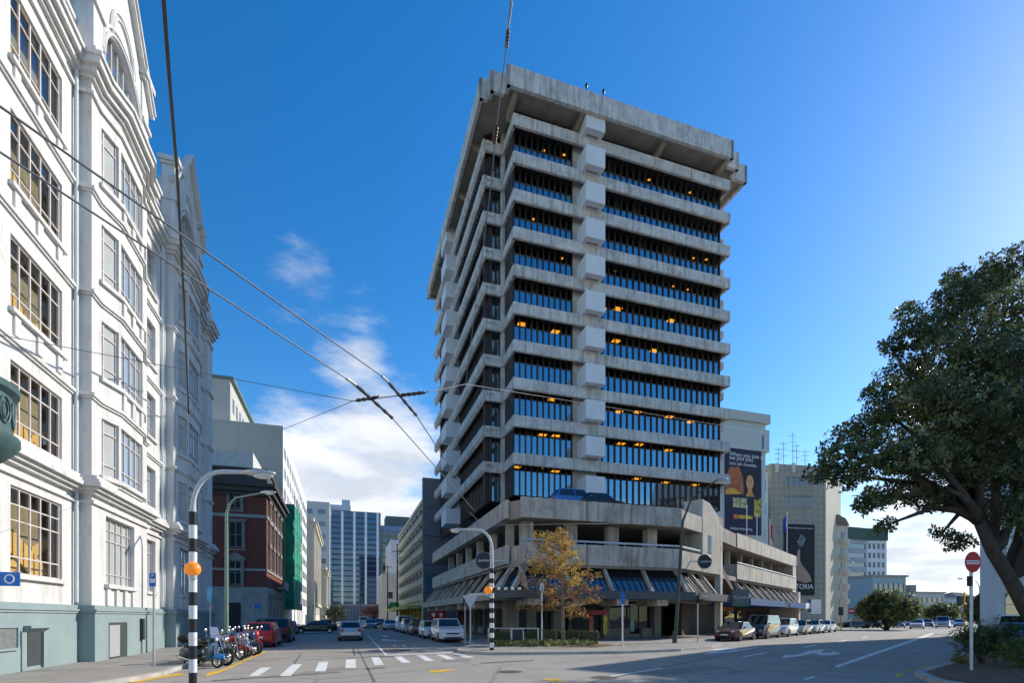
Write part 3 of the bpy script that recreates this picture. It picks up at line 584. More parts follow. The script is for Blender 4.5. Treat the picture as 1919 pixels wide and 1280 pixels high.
for poly, va, vb in (([(WL+.1, 5.6), (WL+.5, 5.6), (WL+7, 2.8), (WL+6.2, 2.8)], .1, 3), ([(-6.6, 6.6), (-5.8, 6.9), (.2, 3.5), (-.4, 3.4)], -.2, 1.4), ([(-5.6, 6.6), (-4.9, 6.9), (1.2, 3.9), (.6, 3.7)], 1.5, 2.8)): mb = MB(); mb.vprism(fr, poly, va, vb); mb.build('escalator_ramp', M('brown_cladding', (.13, .10, .085), .8, .2, 1, streak=.3), wing)
# shop signs hung off the canopies
q = P(1389, 1121, 44.6); t = thing('shop_sign', 'grey projecting sign board with white lettering and a green lower edge over the pavement', 'sign', q)
rv = Vector((.93, .36, 0)).normalized(); fr2 = Fr(q, rv, (-.36, .93)); mb = MB(); mb.fbox(fr2, -.85, .9, 0, .25, q.z-.62, q.z+.75); mb.build('board', M('grey_sign', (.16, .17, .17), .6, .1, 1), t)
mb = MB(); mb.fbox(fr2, -.85, .9, -.006, .256, q.z-.74, q.z-.622); mb.build('green_edge', M('green_edge', (.02, .24, .10), .5, 0), t)
text('Y.C. pandoro', fr2.p(.0, -.012, q.z+.05), rv, .34, WTXT, t)
q = P(1320, 1118, 39.7); t = thing('fascia_sign', 'small dark fascia sign with pale lettering on the slate canopy', 'sign', q)
rv = Vector((R1.x, R1.y, 0)); mb = MB(); fr2 = Fr(q, R1, RN); mb.fbox(fr2, -1.0, 1.0, -.02, .06, q.z-.25, q.z+.3); mb.build('board', SIGN, t); text('Y.C. pandoro', fr2.p(0, .075, q.z), rv, .24, M('pale_teal_lettering', (.4, .62, .6), .6, 0), t)
# ------------------------------------------------------------ facades
def wallmesh(mb, fr, u0, u1, z0, z1, v, ops, depth, mi=0):
    """front skin with openings (u0,u1,z0,z1) and their reveals; fr.V points outwards"""
    us = sorted({u0, u1, *[x for o in ops for x in o[:2]]}); zs = sorted({z0, z1, *[x for o in ops for x in o[2:4]]})
    us = [u for u in us if u0 <= u <= u1]; zs = [z for z in zs if z0 <= z <= z1]
    for i in range(len(us)-1):
        for j in range(len(zs)-1):
            cu, cz = (us[i]+us[i+1])/2, (zs[j]+zs[j+1])/2
            if any(o[0] < cu < o[1] and o[2] < cz < o[3] for o in ops): continue
            mb.quad(fr.p(us[i], v, zs[j]), fr.p(us[i+1], v, zs[j]), fr.p(us[i+1], v, zs[j+1]), fr.p(us[i], v, zs[j+1]), mi)
    for a, b, c, d in ops:
        w = v-depth
        mb.quad(fr.p(a, v, c), fr.p(b, v, c), fr.p(b, w, c), fr.p(a, w, c), mi); mb.quad(fr.p(a, v, d), fr.p(b, v, d), fr.p(b, w, d), fr.p(a, w, d), mi)
        mb.quad(fr.p(a, v, c), fr.p(a, v, d), fr.p(a, w, d), fr.p(a, w, c), mi); mb.quad(fr.p(b, v, c), fr.p(b, v, d), fr.p(b, w, d), fr.p(b, w, c), mi)
def gridwin(parent, fr, u0, u1, z0, z1, v, cols, rows, gm, fm, bw=.05, name='window', d=.05):
    mb = MB(); mb.quad(fr.p(u0, v, z0), fr.p(u1, v, z0), fr.p(u1, v, z1), fr.p(u0, v, z1)); w = mb.build(name, gm, parent, recalc=False)
    mb = MB(); n = cols if isinstance(cols, int) else len(cols)-1; cs = [i/n for i in range(n+1)] if isinstance(cols, int) else cols
    rs = [i/rows for i in range(rows+1)] if isinstance(rows, int) else rows
    for i, c in enumerate(cs):
        u = u0+(u1-u0)*c; a, b = (u, u+bw) if i == 0 else (u-bw, u) if i == len(cs)-1 else (u-bw/2, u+bw/2); mb.fbox(fr, a, b, v+.004, v+d, z0, z1)
    for j, c in enumerate(rs):
        z = z0+(z1-z0)*c; a, b = (z, z+bw) if j == 0 else (z-bw, z) if j == len(rs)-1 else (z-bw*.35, z+bw*.35); mb.fbox(fr, u0, u1, v+.006, v+d-.004, a, b)
    mb.build('frame', fm, w); return w
def band(mb, line, d, z0, z1, din=.02):
    o = offset_line(line, d); i_ = offset_line(line, -din)
    for k in range(len(o)-1):
        mb.hexa([V3(q, z) for z in (z0, z1) for q in (o[k], o[k+1], i_[k+1], i_[k])])
def onf(fr, px, py, v=0):
    k = (px-960)/F; O = fr.O+fr.V*v; u = (k*O.y-O.x)/(fr.U.x-k*fr.U.y); Y = O.y+u*fr.U.y; return u, EYE+(HZ-py)/F*Y
# ------------------------------------------------------------ white heritage building on the left
WF = Fr((wx(14), 14), D1, D2)
white = thing('heritage_building', 'ornate white heritage office block with teal plinth, gables and bay windows', 'office building', (wx(14), 14, 0))
WFR = M('window_frame_paint', (.55, .50, .46), .6, .1, 3)
WFB = M('bay_frame_paint', (.50, .46, .43), .6, .1, 3)
WGC = glass('clear_window_glass', (.92, .90, .84), .10, (.9, .95, 1), wob=.25)
WGD = glass('bay_window_glass', refl=.30, gtint=(.85, .92, 1), dark=(.36, .39, .40), wob=.3)
WGB = glass('blind_backed_glass', refl=.14, gtint=(.85, .92, 1), dark=(.50, .52, .50), wob=.3)
LV = [(3.05, 5.68), (7.16, 9.38), (10.9, 13.1), (14.6, 16.8), (18.3, 20.5)]
def wl(pts): return [WF.p(u, v, 0) for u, v in pts]
# bay walls
mb = MB(); ops = [(a, b, c, d) for a, b in ((-3.4, -.4), (1.37, 4.31)) for c, d in LV]
wallmesh(mb, WF, -8, 5.25, 2.2, 22.5, 0, ops, .16); mb.build('bay_wall', WHITE, white, recalc=False)
for a, b, c, d in ops:
    rows = [0, .2, .62, .8, 1] if c < 4 else [0, .24, .74, 1]
    gridwin(white, WF, a, b, c, d, -.12, 5, rows, WGC, WFR, .06)
    mb = MB(); mb.fbox(WF, a-.12, b+.12, -.2, .14, c-.14, c-.005)
    if c > 4:
        for k in range(3): mb.fbox(WF, a+.1+(b-a-.5)*k/2, a+.4+(b-a-.5)*k/2, .0, .07, c-.75, c-.145)
    mb.build('sill', WHITE, white)
rec = []
for (s0, s1, wa, wb) in ((10.9, 14.9, 12.35, 13.75), (20.55, 23.2, 21.2, 22.6)):
    mb = MB(); o2 = [(wa, wb, c, d) for c, d in LV]; wallmesh(mb, WF, s0, s1, 2.2, 22.5, 0, o2, .25); mb.build('bay_wall', WHITE, white, recalc=False)
    for a, b, c, d in o2:
        gridwin(white, WF, a, b, c, d, -.22, 2, [0, .25, .75, 1], WGD, WFB, .06)
        mb = MB(); mb.fbox(WF, a-.1, b+.1, -.15, .12, c-.13, c-.005); mb.build('sill', WHITE, white)
for p0 in (5.25, 14.9):
    p1 = p0+5.65
    mb = MB()
    wallmesh(mb, WF, p0, p1, 2.2, 6.9, .5, [(p0+1.2, p1-1.55, 3.06, 5.73)], .25)
    for s in (p0, p1): mb.quad(WF.p(s, 0, 2.2), WF.p(s, .5, 2.2), WF.p(s, .5, 22.5), WF.p(s, 0, 22.5))
    wallmesh(mb, WF, p0, p0+.65, 6.9, 22.5, .5, [], .1); wallmesh(mb, WF, p1-.5, p1, 6.9, 22.5, .5, [], .1)
    mb.build('pavilion_wall', WHITE, white, recalc=False)
    gridwin(white, WF, p0+1.2, p1-1.55, 3.06, 5.73, .28, [0, .1, .3, .5, .7, .9, 1], [0, .16, .66, .82, 1], WGB, WFB, .055)
    mb = MB(); mb.fbox(WF, p0+1.05, p1-1.4, .3, .66, 2.9, 3.05); 
    mb.build('sill', WHITE, white)
    for k in range(4):
        mb = MB(); mb.fbox(WF, p0+1.15+k*.85, p0+1.45+k*.85, .5, .58, 2.22, 2.895); mb.build('wall_panel', WHITE, white)
    # canted bay, four storeys
    pts = [(p0+.65, .5), (p0+1.7, .82), (p1-1.55, .82), (p1-.5, .5)]
    mb = MB()
    for i in range(3):
        a, b = WF.p(*pts[i], 0), WF.p(*pts[i+1], 0); t = (b-a); L_ = t.length; fr = Fr(a, t, (t.y, -t.x))
        m_ = .04 if i == 0 else .06
        o2 = [(.10 if i != 1 else .04, L_-(.10 if i != 1 else .04), c, d) for c, d in LV[1:]]
        wallmesh(mb, fr, 0, L_, 6.9, 22.5, 0, o2, .16)
        for a_, b_, c, d in o2: gridwin(white, fr, a_, b_, c+.05, d+.1, -.13, [0, .22, 1] if i == 0 else 4 if i == 1 else 2, [0, .2, .74, 1], WGB if i == 0 else WGD, WFB, .07)
    mb.build('canted_bay', WHITE, white, recalc=False)
    ln = wl(pts)
    for c, d in LV[1:]:
        mb = MB(); band(mb, ln, .12, c-.13, c+.03); mb.build('sill', WHITE, white)
        for k in range(3 if c > 8 else 0): mb = MB(); mb.fbox(WF, p0+1.8+k*.95, p0+2.1+k*.95, .8, .9, c-.8, c-.135); mb.build('bay_panel', WHITE, white)
full = [(-8, 0), (5.25, 0), (5.25, .5), (5.9, .5), (6.95, .82), (9.35, .82), (10.4, .5), (10.9, .5), (10.9, 0), (14.9, 0), (14.9, .5), (15.55, .5), (16.6, .82), (19, .82), (20.05, .5), (20.55, .5), (20.55, 0), (23.2, 0), (23.2, .3), (24.6, .3)]
flat = [(-8, 0), (5.25, 0), (5.25, .5), (10.9, .5), (10.9, 0), (14.9, 0), (14.9, .5), (20.55, .5), (20.55, 0), (23.2, 0), (23.2, .3), (24.6, .3)]
fl, ff = wl(full), wl(flat)
mb = MB(); wallmesh(mb, WF, 23.2, 24.6, 2.2, 23.6, .3, [], .1); mb.quad(WF.p(23.2, 0, 2.2), WF.p(23.2, .3, 2.2), WF.p(23.2, .3, 23.6), WF.p(23.2, 0, 23.6)); mb.quad(WF.p(24.6, .3, 0), WF.p(24.6, -14, 0), WF.p(24.6, -14, 23), WF.p(24.6, .3, 23)); mb.build('corner_wall', WHITE, white, recalc=False)
for z in (9.9, 13.7, 17.5):
    mb = MB(); band(mb, fl, .13, z, z+.12); band(mb, fl, .07, z-.08, z-.003); mb.build('string_course', WHITE, white)
def cornice(line, steps, name):
    mb = MB()
    for d, a, b in steps: band(mb, line, d, a, b)
    mb.build(name, WHITE, white)
cornice(ff, [(.10, 5.95, 6.06), (.16, 6.28, 6.40), (.30, 6.40+.003, 6.52), (.44, 6.523, 6.68), (.36, 6.683, 6.80), (.26, 6.803, 6.95)], 'cornice')
cornice(fl, [(.10, 21.0, 21.12), (.12, 21.55, 21.68), (.26, 21.683, 21.9), (.42, 21.903, 22.15), (.5, 22.153, 22.3), (.34, 22.303, 22.45), (.2, 22.453, 22.7)], 'cornice')
# attic, arched windows, gables and pedestals
for p0 in (5.25, 14.9):
    p1 = p0+5.65; mid = (p0+p1)/2; hw = 1.75; sill, spring, rise = 22.95, 23.6, 1.75
    def top(u): return 25.5+(1-abs(u-mid)/2.83)*3.7
    def arch(u): return spring+rise*math.sqrt(max(0, 1-((u-mid)/hw)**2))
    mb = MB(); n = 24; v = .5
    us = [p0+.3]+[mid-hw+2*hw*i/n for i in range(n+1)]+[p1-.3]
    for i in range(len(us)-1):
        a, b = us[i], us[i+1]; inside = mid-hw-1e-6 <= a and b <= mid+hw+1e-6
        if not inside: mb.quad(WF.p(a, v, 22.5), WF.p(b, v, 22.5), WF.p(b, v, top(b)), WF.p(a, v, top(a))); continue
        mb.quad(WF.p(a, v, 22.5), WF.p(b, v, 22.5), WF.p(b, v, sill), WF.p(a, v, sill))
        mb.quad(WF.p(a, v, arch(a)), WF.p(b, v, arch(b)), WF.p(b, v, top(b)), WF.p(a, v, top(a)))
        mb.quad(WF.p(a, v, arch(a)), WF.p(b, v, arch(b)), WF.p(b, v-.3, arch(b)), WF.p(a, v-.3, arch(a)))
    mb.quad(WF.p(mid-hw, v, sill), WF.p(mid+hw, v, sill), WF.p(mid+hw, v-.3, sill), WF.p(mid-hw, v-.3, sill))
    mb.vprism(WF, [(p0+.3, 22.5), (p1-.3, 22.5), (p1-.3, top(p1-.3)-.02), (mid, top(mid)-.02), (p0+.3, top(p0+.3)-.02)], -.3, .12)
    gb = mb.build('gable', WHITE, white, recalc=False)
    mb = MB()
    for sgn in (-1, 1):
        for (d, w, h) in ((.62, .16, .22), (.74, .12, .12)):
            a = WF.p(mid+sgn*3.05, d-.05, top(mid+sgn*2.83)+(.0 if w > .13 else .17)); b = WF.p(mid, d-.05, top(mid)+(.0 if w > .13 else .17)); mb.bar(a, b, w*2, h)
    mb.build('coping', WHITE, gb)
    for k, (e, zz) in enumerate(((.10, 0), (.32, 0.0), (.0, 1.55), (-.25, 1.55))):
        mb = MB(); R_ = hw+e; path = [WF.p(mid+R_*math.cos(math.pi*i/24)*(1 if zz == 0 else .72), .53, spring+zz+(rise+e)*math.sin(math.pi*i/24)*(1 if zz == 0 else .9)) for i in range(25)]
        mb.tube(path, .07, 6); mb.build('arch_moulding', WHITE, gb, smooth=True)
    mb = MB(); arc = [WF.p(mid+hw*math.cos(math.pi*i/20), .25, arch(mid+hw*math.cos(math.pi*i/20)-1e-4*math.cos(math.pi*i/20))) for i in range(21)]
    mb.add([WF.p(mid-hw, .25, sill), WF.p(mid+hw, .25, sill)]+arc, [tuple(range(23))]); w = mb.build('arched_window', WGD, gb)
    mb = MB()
    for i in range(1, 6): u = mid-hw+2*hw*i/6; mb.fbox(WF, u-.035, u+.035, .256, .32, sill, arch(u)-.02)
    mb.fbox(WF, mid-hw, mid+hw, .258, .315, 23.55, 23.62); mb.build('frame', WFB, w)
    for s in (p0, p1-.8):
        mb = MB(); mb.fbox(WF, s, s+.8, -.05, .56, 22.5, 26.4); mb.fbox(WF, s-.08, s+.88, -.1, .66, 24.5, 24.68); mb.fbox(WF, s-.1, s+.9, -.12, .7, 26.4, 26.55); mb.fbox(WF, s-.18, s+.98, -.2, .8, 26.553, 26.8); mb.build('pedestal', WHITE, white)
for s0, s1 in ((-8, 5.2), (10.95, 14.85), (20.6, 24.6)):
    mb = MB(); mb.fbox(WF, s0, s1, -.35, -.02, 22.5, 23.5); mb.fbox(WF, s0, s1, -.4, .06, 23.503, 23.65); mb.build('parapet', WHITE, white)
mb = MB(); mb.prism([WF.p(s, v, 0) for s, v in ((-8, -.4), (24.5, -.4), (24.5, -14), (-8, -14))], 22.4, 22.6); mb.build('roof', M('grey_roofing', (.2, .2, .2), .9, .1), white)
mb = MB(); mb.fbox(WF, 5.3, 24.5, -1.0, -.6, 0, 22.3); mb.fbox(WF, -8, 24.5, -14, -13.6, 0, 22.4); mb.build('inner_backing', M('dim_interior', (.12, .11, .10), .9, .2), white)
# lit stair hall behind the first bay
INT = M('tan_interior', (.42, .34, .22), .9, .12, .6)
mb = MB(); mb.fbox(WF, -8, 5.2, -.72, -.6, .2, 22.3); mb.build('stair_hall_wall', M('olive_interior', (.30, .27, .19), .9, .15, .5), white)
for k in range(5):
    z0 = 2.3+k*3.72
    mb = MB(); mb.fbox(WF, -8, 5.2, -.59, -.5, z0-.2, z0); mb.build('stair_landing', INT, white)
    mb = MB(); mb.vprism(WF, [(1.0, z0+2.2), (1.0, z0+3.0), (4.9, z0+.9), (4.9, z0+.1)], -.55, -.48); mb.vprism(WF, [(1.0, z0+.1), (1.0, z0+.5), (4.9, z0+2.4), (4.9, z0+2.0)], -.59, -.54); mb.build('stair_flight', M('warm_stair', (.75, .52, .2), .8, .1), white)
# plinth
pl = MB(); band(pl, ff, .16, 0, 1.9, 1.2); pl.build('plinth', TEAL, white)
mb = MB(); band(mb, ff, .20, 1.903, 1.98, .5); band(mb, ff, .24, 1.983, 2.05, .5); band(mb, ff, .15, 2.053, 2.2, .5); mb.build('plinth_moulding', TEAL, white)
u, z = onf(WF, 0, 1190, .17); DK = M('dark_recess', (.05, .06, .065), .8, .1)
panel(Fr(WF.p(0, .17, 0), D1, -D2), u-.6, u+.75, -.0, .86, 1.45, 'vent', M('louvre_metal', (.16, .17, .17), .7, .2, 6), TEAL, white)
ul, _ = onf(WF, 52, 1200, .17); ur, _ = onf(WF, 78, 1200, .17)
mb = MB(); mb.fbox(WF, ul, ur, .15, .172, .25, 1.32); mb.build('niche', DK, white)
mb = MB(); mb.vprism(Fr(WF.p(ul-.2, .16, 0), D2, D1), [(0, 1.3), (.14, 1.42), (.2, 1.42), (.2, 1.5), (0, 1.5)], 0, ur-ul+.45); mb.fbox(WF, ur, ur+.2, .16, .24, .2, 1.3); mb.build('hood_moulding', TEAL, white)
ul, _ = onf(WF, 205, 1200, .67); ur, _ = onf(WF, 239, 1200, .67)
mb = MB(); mb.fbox(WF, ul, ur, .65, .672, .12, 1.55); mb.build('doorway', DK, white)
mb = MB(); mb.fbox(WF, ul, ul+(ur-ul)*.55, .6, .69, .2, 1.45); mb.build('service_door', M('grille_grey', (.35, .36, .36), .7, .3, 14, stretch=(1, 1, 3)), white)
ul, _ = onf(WF, 265, 1200, .67); mb = MB(); mb.fbox(WF, ul-.12, ul+.12, .66, .8, .75, 1.7); mb.tube([WF.p(ul, .7, .75), WF.p(ul, .7, .1)], .02, 6); mb.build('meter_box', DK, white)
PIPE = M('pale_downpipe', (.55, .60, .60), .5, .05)
for s, v in ((5.05, .12), (14.7, .12), (14.5, .1), (20.8, .12)):
    mb = MB(); mb.tube([WF.p(s, v, 2.3), WF.p(s, v, 22)], .06, 8)
    mb.build('downpipe', PIPE, white, smooth=True)
# teal bow balcony at the left edge
bc = WF.p(-1.9, 0, 0); CU = M('verdigris_metal', (.06, .115, .115), .55, .2, 3, .2, stain=.4, dark=(.06, .10, .10))
a0 = math.atan2(-D1.y, -D1.x); prof = [(.05, 5.65), (.8, 5.62), (1.35, 5.75), (1.62, 6.0), (1.72, 6.15), (1.72, 6.3), (1.6, 6.34), (1.56, 6.5), (1.56, 7.3), (1.62, 7.34), (1.70, 7.4), (1.72, 7.55), (1.5, 7.6), (.05, 7.6)]
mb = MB(); prof = [(r_*.95, h_-.08) for r_, h_ in prof]; mb.lathe((bc.x, bc.y, 0), prof, 28, a0=a0, a1=a0+math.pi); bal = mb.build('bow_balcony', CU, white, smooth=True)
for i in range(9):
    an = a0+math.pi*(i+.5)/9; q = Vector((bc.x+1.5*math.cos(an), bc.y+1.5*math.sin(an), 6.82)); tt = Vector((-math.sin(an), math.cos(an), 0))
    mb = MB(); mb.tube([q+tt*.2*math.cos(k*.5236)+Vector((0, 0, .33*math.sin(k*.5236))) for k in range(13)], .025, 5); mb.tube([q+tt*.11*math.cos(k*.5236)+Vector((0, 0, .2*math.sin(k*.5236))) for k in range(13)], .02, 5); mb.build('tracery', CU, bal, smooth=True)
# ------------------------------------------------------------ generic street buildings
def block(name, label, cat, corner, U, L_, N, depth, z1, wallm, cols, rows, zs, ww, wh, gm, fm=None, reveal=.25, side=None, sidecols=0, group=None, roofm=None, both=True, zbase=0, frames=True, m0=.5):
    """corner: world xy; U along main front (N its outward normal); the block runs back along -N. side: which end gets windows"""
    c = Vector((corner[0], corner[1])); t = thing(name, label, cat, (c.x, c.y, 0), group); fr = Fr(c, U, N)
    def face(fr, L_, cols, ww):
        ops = []
        if cols:
            p = (L_-2*m0)/cols
            for z in zs:
                for i in range(cols): a = m0+p*(i+.5)-ww/2; ops.append((a, a+ww, z, z+wh))
        mb = MB(); wallmesh(mb, fr, 0, L_, zbase, z1, 0, ops, reveal); mb.build('wall', wallm, t, recalc=False)
        for a, b, z, d in ops:
            if frames: gridwin(t, fr, a, b, z, d, -reveal+.02, max(1, round((b-a)/1.2)), [0, .65, 1], gm, fm or WFR, .08)
            else: mb = MB(); mb.quad(fr.p(a, -reveal+.02, z), fr.p(b, -reveal+.02, z), fr.p(b, -reveal+.02, d), fr.p(a, -reveal+.02, d)); mb.build('window', gm, t, recalc=False)
    face(fr, L_, cols, ww)
    n = Vector(N).normalized(); u = Vector(U).normalized(); e = c+u*L_
    if side is not None:
        if side == 0: sf = Fr(c-n*depth, n, -u)
        else: sf = Fr(e, -n, u)
        face(sf, depth, sidecols, ww)
    mb = MB()
    for (p, q) in (((c, c-n*depth) if side != 0 else (None, None)), ((e, e-n*depth) if side != 1 else (None, None)), (c-n*depth, e-n*depth)):
        if p is not None: mb.quad(V3(p, zbase), V3(q, zbase), V3(q, z1), V3(p, z1))
    mb.prism([c+u*.03-n*.03, e-u*.03-n*.03, e-u*.03-n*depth, c+u*.03-n*depth], z1-.3, z1-.05); mb.build('roof', roofm or wallm, t, recalc=False)
    return t, fr
SG = glass('street_glass', refl=.12, dark=(.06, .07, .085), wob=.1)
# red brick corner block
BRK = M('red_brick', (.17, .058, .042), .9, .28, 3, .3, stain=.3, dark=(.10, .035, .03), bscale=18)
STN = M('rusticated_stone', (.34, .33, .31), .9, .15, 1, .3, stain=.35)
cb = Vector((wx(65.9), 65.9)); brick = thing('brick_building', 'red brick corner building with stone base, pale window surrounds and dark cornice', 'building', (cb.x, cb.y, 0))
bf = Fr(cb, -D2, -D1); bs = Fr(cb, D1, D2)
DSH = M('sash_frame', (.22, .21, .19), .7, .1)
def bwin(fr, u0, u1, z0, z1, ped=False):
    gridwin(brick, fr, u0, u1, z0, z1, .02, 2, [0, .5, 1], DGL, DSH, .1); mb = MB()
    for a, b in ((u0-.3, u0), (u1, u1+.3)): mb.fbox(fr, a, b, 0, .18, z0-.2, z1)
    mb.fbox(fr, u0-.45, u1+.45, 0, .25, z1+.003, z1+.35); mb.fbox(fr, u0-.4, u1+.4, 0, .22, z0-.4, z0-.2)
    if ped: mb.vprism(fr, [(u0-.5, z1+.353), (u1+.5, z1+.353), ((u0+u1)/2, z1+1.1)], 0, .25)
    mb.build('window_surround', M('dull_stone_trim', (.24, .22, .19), .9, .15, 1.5, .2, stain=.3), brick)
mb = MB(); mb.prism([cb, cb-D2*30, cb-D2*30+D1*17, cb+D1*17], 5.6, 18.2); mb.build('brick_wall', BRK, brick)
mb = MB()
for i in range(8): mb.prism([cb+D2*.15-D1*.15, cb-D2*30-D1*.15, cb-D2*30+D1*17, cb+D1*17+D2*.15], i*.7+.02, i*.7+.66)
mb.prism([cb+D2*.1-D1*.1, cb-D2*30-D1*.1, cb-D2*30+D1*16.9, cb+D1*16.9+D2*.1], 0, 5.58); mb.build('stone_base', STN, brick)
mb = MB(); DCO = M('dark_cornice', (.075, .07, .068), .9, .2, 1)
for d, a, b in ((.3, 17.0, 17.5), (.7, 17.503, 18.1), (1.1, 18.103, 18.5), (.1, 18.503, 20.2), (.3, 20.203, 20.5)): mb.prism([cb+D2*d-D1*d, cb-D2*30-D1*d, cb-D2*30+D1*17, cb+D1*17+D2*d], a, b)
mb.build('cornice', DCO, brick)
mb = MB()
for a, b in ((14.3, 14.7), (7.6, 7.9)): mb.prism([cb+D2*.12-D1*.12, cb-D2*30-D1*.12, cb-D2*30+D1*17, cb+D1*17+D2*.12], a, b)
mb.build('string_course', STN, brick)
for (xa, xb, ya, yb, ped) in ((430, 455, 979, 1026, False), (430, 453, 1052, 1096, True), (430, 452, 926, 953, False)):
    ub, zb = onf(bf, xa, yb); ua, za = onf(bf, xb, ya); bwin(bf, ua, ub, zb, za, ped); bwin(bf, ua+7.5, ub+7.5, zb, za, ped)
ua, _ = onf(bf, 452, 1150); ub, _ = onf(bf, 430, 1150); mb = MB(); mb.fbox(bf, ua, ub, .1, .2, .1, 3.6); mb.build('door', BLACKM, brick)
for i in range(4):
    u = 2.0+i*4; 
    for z0, z1 in ((1.0, 4.4), (8.3, 10.8), (11.6, 13.9), (15, 16.6)): bwin(bs, u, u+1.3, z0, z1)
mb = MB(); mb.fbox(bs, 9, 15, .15, 1.2, 5.8, 6.1); mb.fbox(bs, 9, 15, 1.05, 1.2, 6.1, 7.0); mb.build('balcony', STN, brick)
mb = MB(); mb.fbox(bf, 2, 26, -14, -3, 20.0, 23.4); mb.build('rooftop_hut', M('pale_metal_roof', (.55, .55, .52), .6, .1), brick)
# white street office behind it
CRM = M('cream_render', (.46, .44, .385), .85, .06, .2, streak=.12); OFW = M('white_office_panel', (.66, .65, .62), .8, .06, .3, streak=.15, dark=(.4, .38, .34))
cc = Vector((wx(83.8), 83.8))
office, of = block('street_office', 'tall white office slab behind the brick building with a blank cream end wall', 'office building', cc, D1, 56, D2, 34, 32.3, OFW, 12, 8, [4.5+3.35*i for i in range(8)], 3.4, 1.75, SG, frames=False, reveal=.06)
mb = MB(); mb.fbox(Fr(cc, -D2, -D1), .0, 34, 0, .12, 0, 32.6); mb.build('end_wall', CRM, office)
q = P(432, 712, 92); fr = Fr(q, -D2, -D1); mb = MB(); mb.fbox(fr, 0, 22, -30, 0, 31, q.z); mb.build('penthouse', CRM, office)
mb = MB(); mb.fbox(fr, -.6, 22, -30, .3, q.z, q.z+.5); mb.build('penthouse_roof', M('green_roof_edge', (.12, .2, .17), .7, .1), office)
for i in range(4): mb = MB(); mb.fbox(Fr(q, D1, D2), 2+i*3.2, 3.4+i*3.2, 0, .06, q.z-5, q.z-2.5); mb.build('window', SG, office)
mb = MB()
for i in range(6): mb.bar(V3(Vector(q[:2])+D1*(3+i*2)+D2*.2, 36.5), V3(Vector(q[:2])+D1*(3+i*2)+D2*4, 36.5), .2, .15)
for k in range(2): mb.bar(V3(Vector(q[:2])+D1*2.5+D2*(1+k*2.8), 36.7), V3(Vector(q[:2])+D1*14+D2*(1+k*2.8), 36.7), .2, .15); mb.bar(V3(Vector(q[:2])+D1*3+D2*(1+k*2.8), 32.3), V3(Vector(q[:2])+D1*3+D2*(1+k*2.8), 36.5), .2, .2)
mb.build('pergola', M('dark_steel', (.12, .12, .12), .6, .1), office)
# scaffold netting
t = thing('scaffold_netting', 'green scaffold netting wrapped round the corner of the white street office', 'scaffolding', (cc.x, cc.y, 0)); sf = Fr(cc, D1, D2)
NET = M('green_netting', (.01, .27, .17), .8, .45, 1.1, .6, stain=.35, dark=(.0, .09, .06), bscale=2)
mb = MB(); n = 26
def rip(i, j): return .1*math.sin(i*1.7+j*.9)+.08*math.sin(j*2.3+i)
for j in range(n):
    for (ua, va, ub, vb) in ((-.6, .2, -.6, 1.7), (-.6, 1.7, 5, 1.9), (5, 1.9, 12, 1.9)):
        z0, z1 = 3+17*j/n, 3+17*(j+1)/n; e = .4 if ua > 4 else 0
        mb.quad(sf.p(ua, va+rip(ua, j), z0), sf.p(ub, vb+rip(ub, j), z0), sf.p(ub, vb+rip(ub, j+1), z1), sf.p(ua, va+rip(ua, j+1), z1))
mb.build('netting', NET, t)
for u, v in ((-.7, .3), (-.7, 1.8), (3, 2.0), (7, 2.0), (11, 2.05)):
    mb = MB(); mb.tube([sf.p(u, v, 0), sf.p(u, v, 22)], .06, 6); mb.build('scaffold_pole', STEEL, t)
# cream classical row beyond
CLS = M('cream_stone', (.58, .54, .44), .85, .1, .3, streak=.2, stain=.15)
for (ya, L_, z1, lab, off) in ((142, 44, 29, 'cream classical stone building with pilasters, beyond the white street office', 1.2), (188, 34, 20, 'low cream stone building at the far end of the left row', 3.0)):
    c = Vector((wx(ya)+off, ya)); t, fr = block('classical_building', lab, 'building', c, D1, L_, D2, 25, z1, CLS, 8, 4, [2.5+(z1-5)/4*i for i in range(4)], 2.2, (z1-6)/4*.62, SG, frames=False, reveal=.1)
    for i in range(9):
        u = .5+(L_-1)*i/8; mb = MB(); mb.fbox(fr, u-.5, u+.5, 0, .5, 6, z1-2.5); mb.build('pilaster', CLS, t)
    mb = MB(); mb.fbox(fr, -.6, L_, 0, 1.0, z1-2.4, z1-1.4); mb.fbox(fr, -.9, L_, 0, 1.4, z1-1.395, z1-1); mb.fbox(fr, -.3, L_, -2, .4, z1-.995, z1+.4); mb.fbox(fr, -.4, L_, 0, .7, 5.2, 5.9); mb.build('cornice', CLS, t)
q = P(598, 935, 205); t, fr = block('pale_tower', 'pale office block seen above the cream classical row, left of the blue glass tower', 'office building', (q.x-18, q.y), D2, 21, -D1, 20, q.z, M('pale_panel', (.50, .50, .49), .8, .06), 4, 6, [q.z-5-5*i for i in range(7)], 3, 2, SG, frames=False)
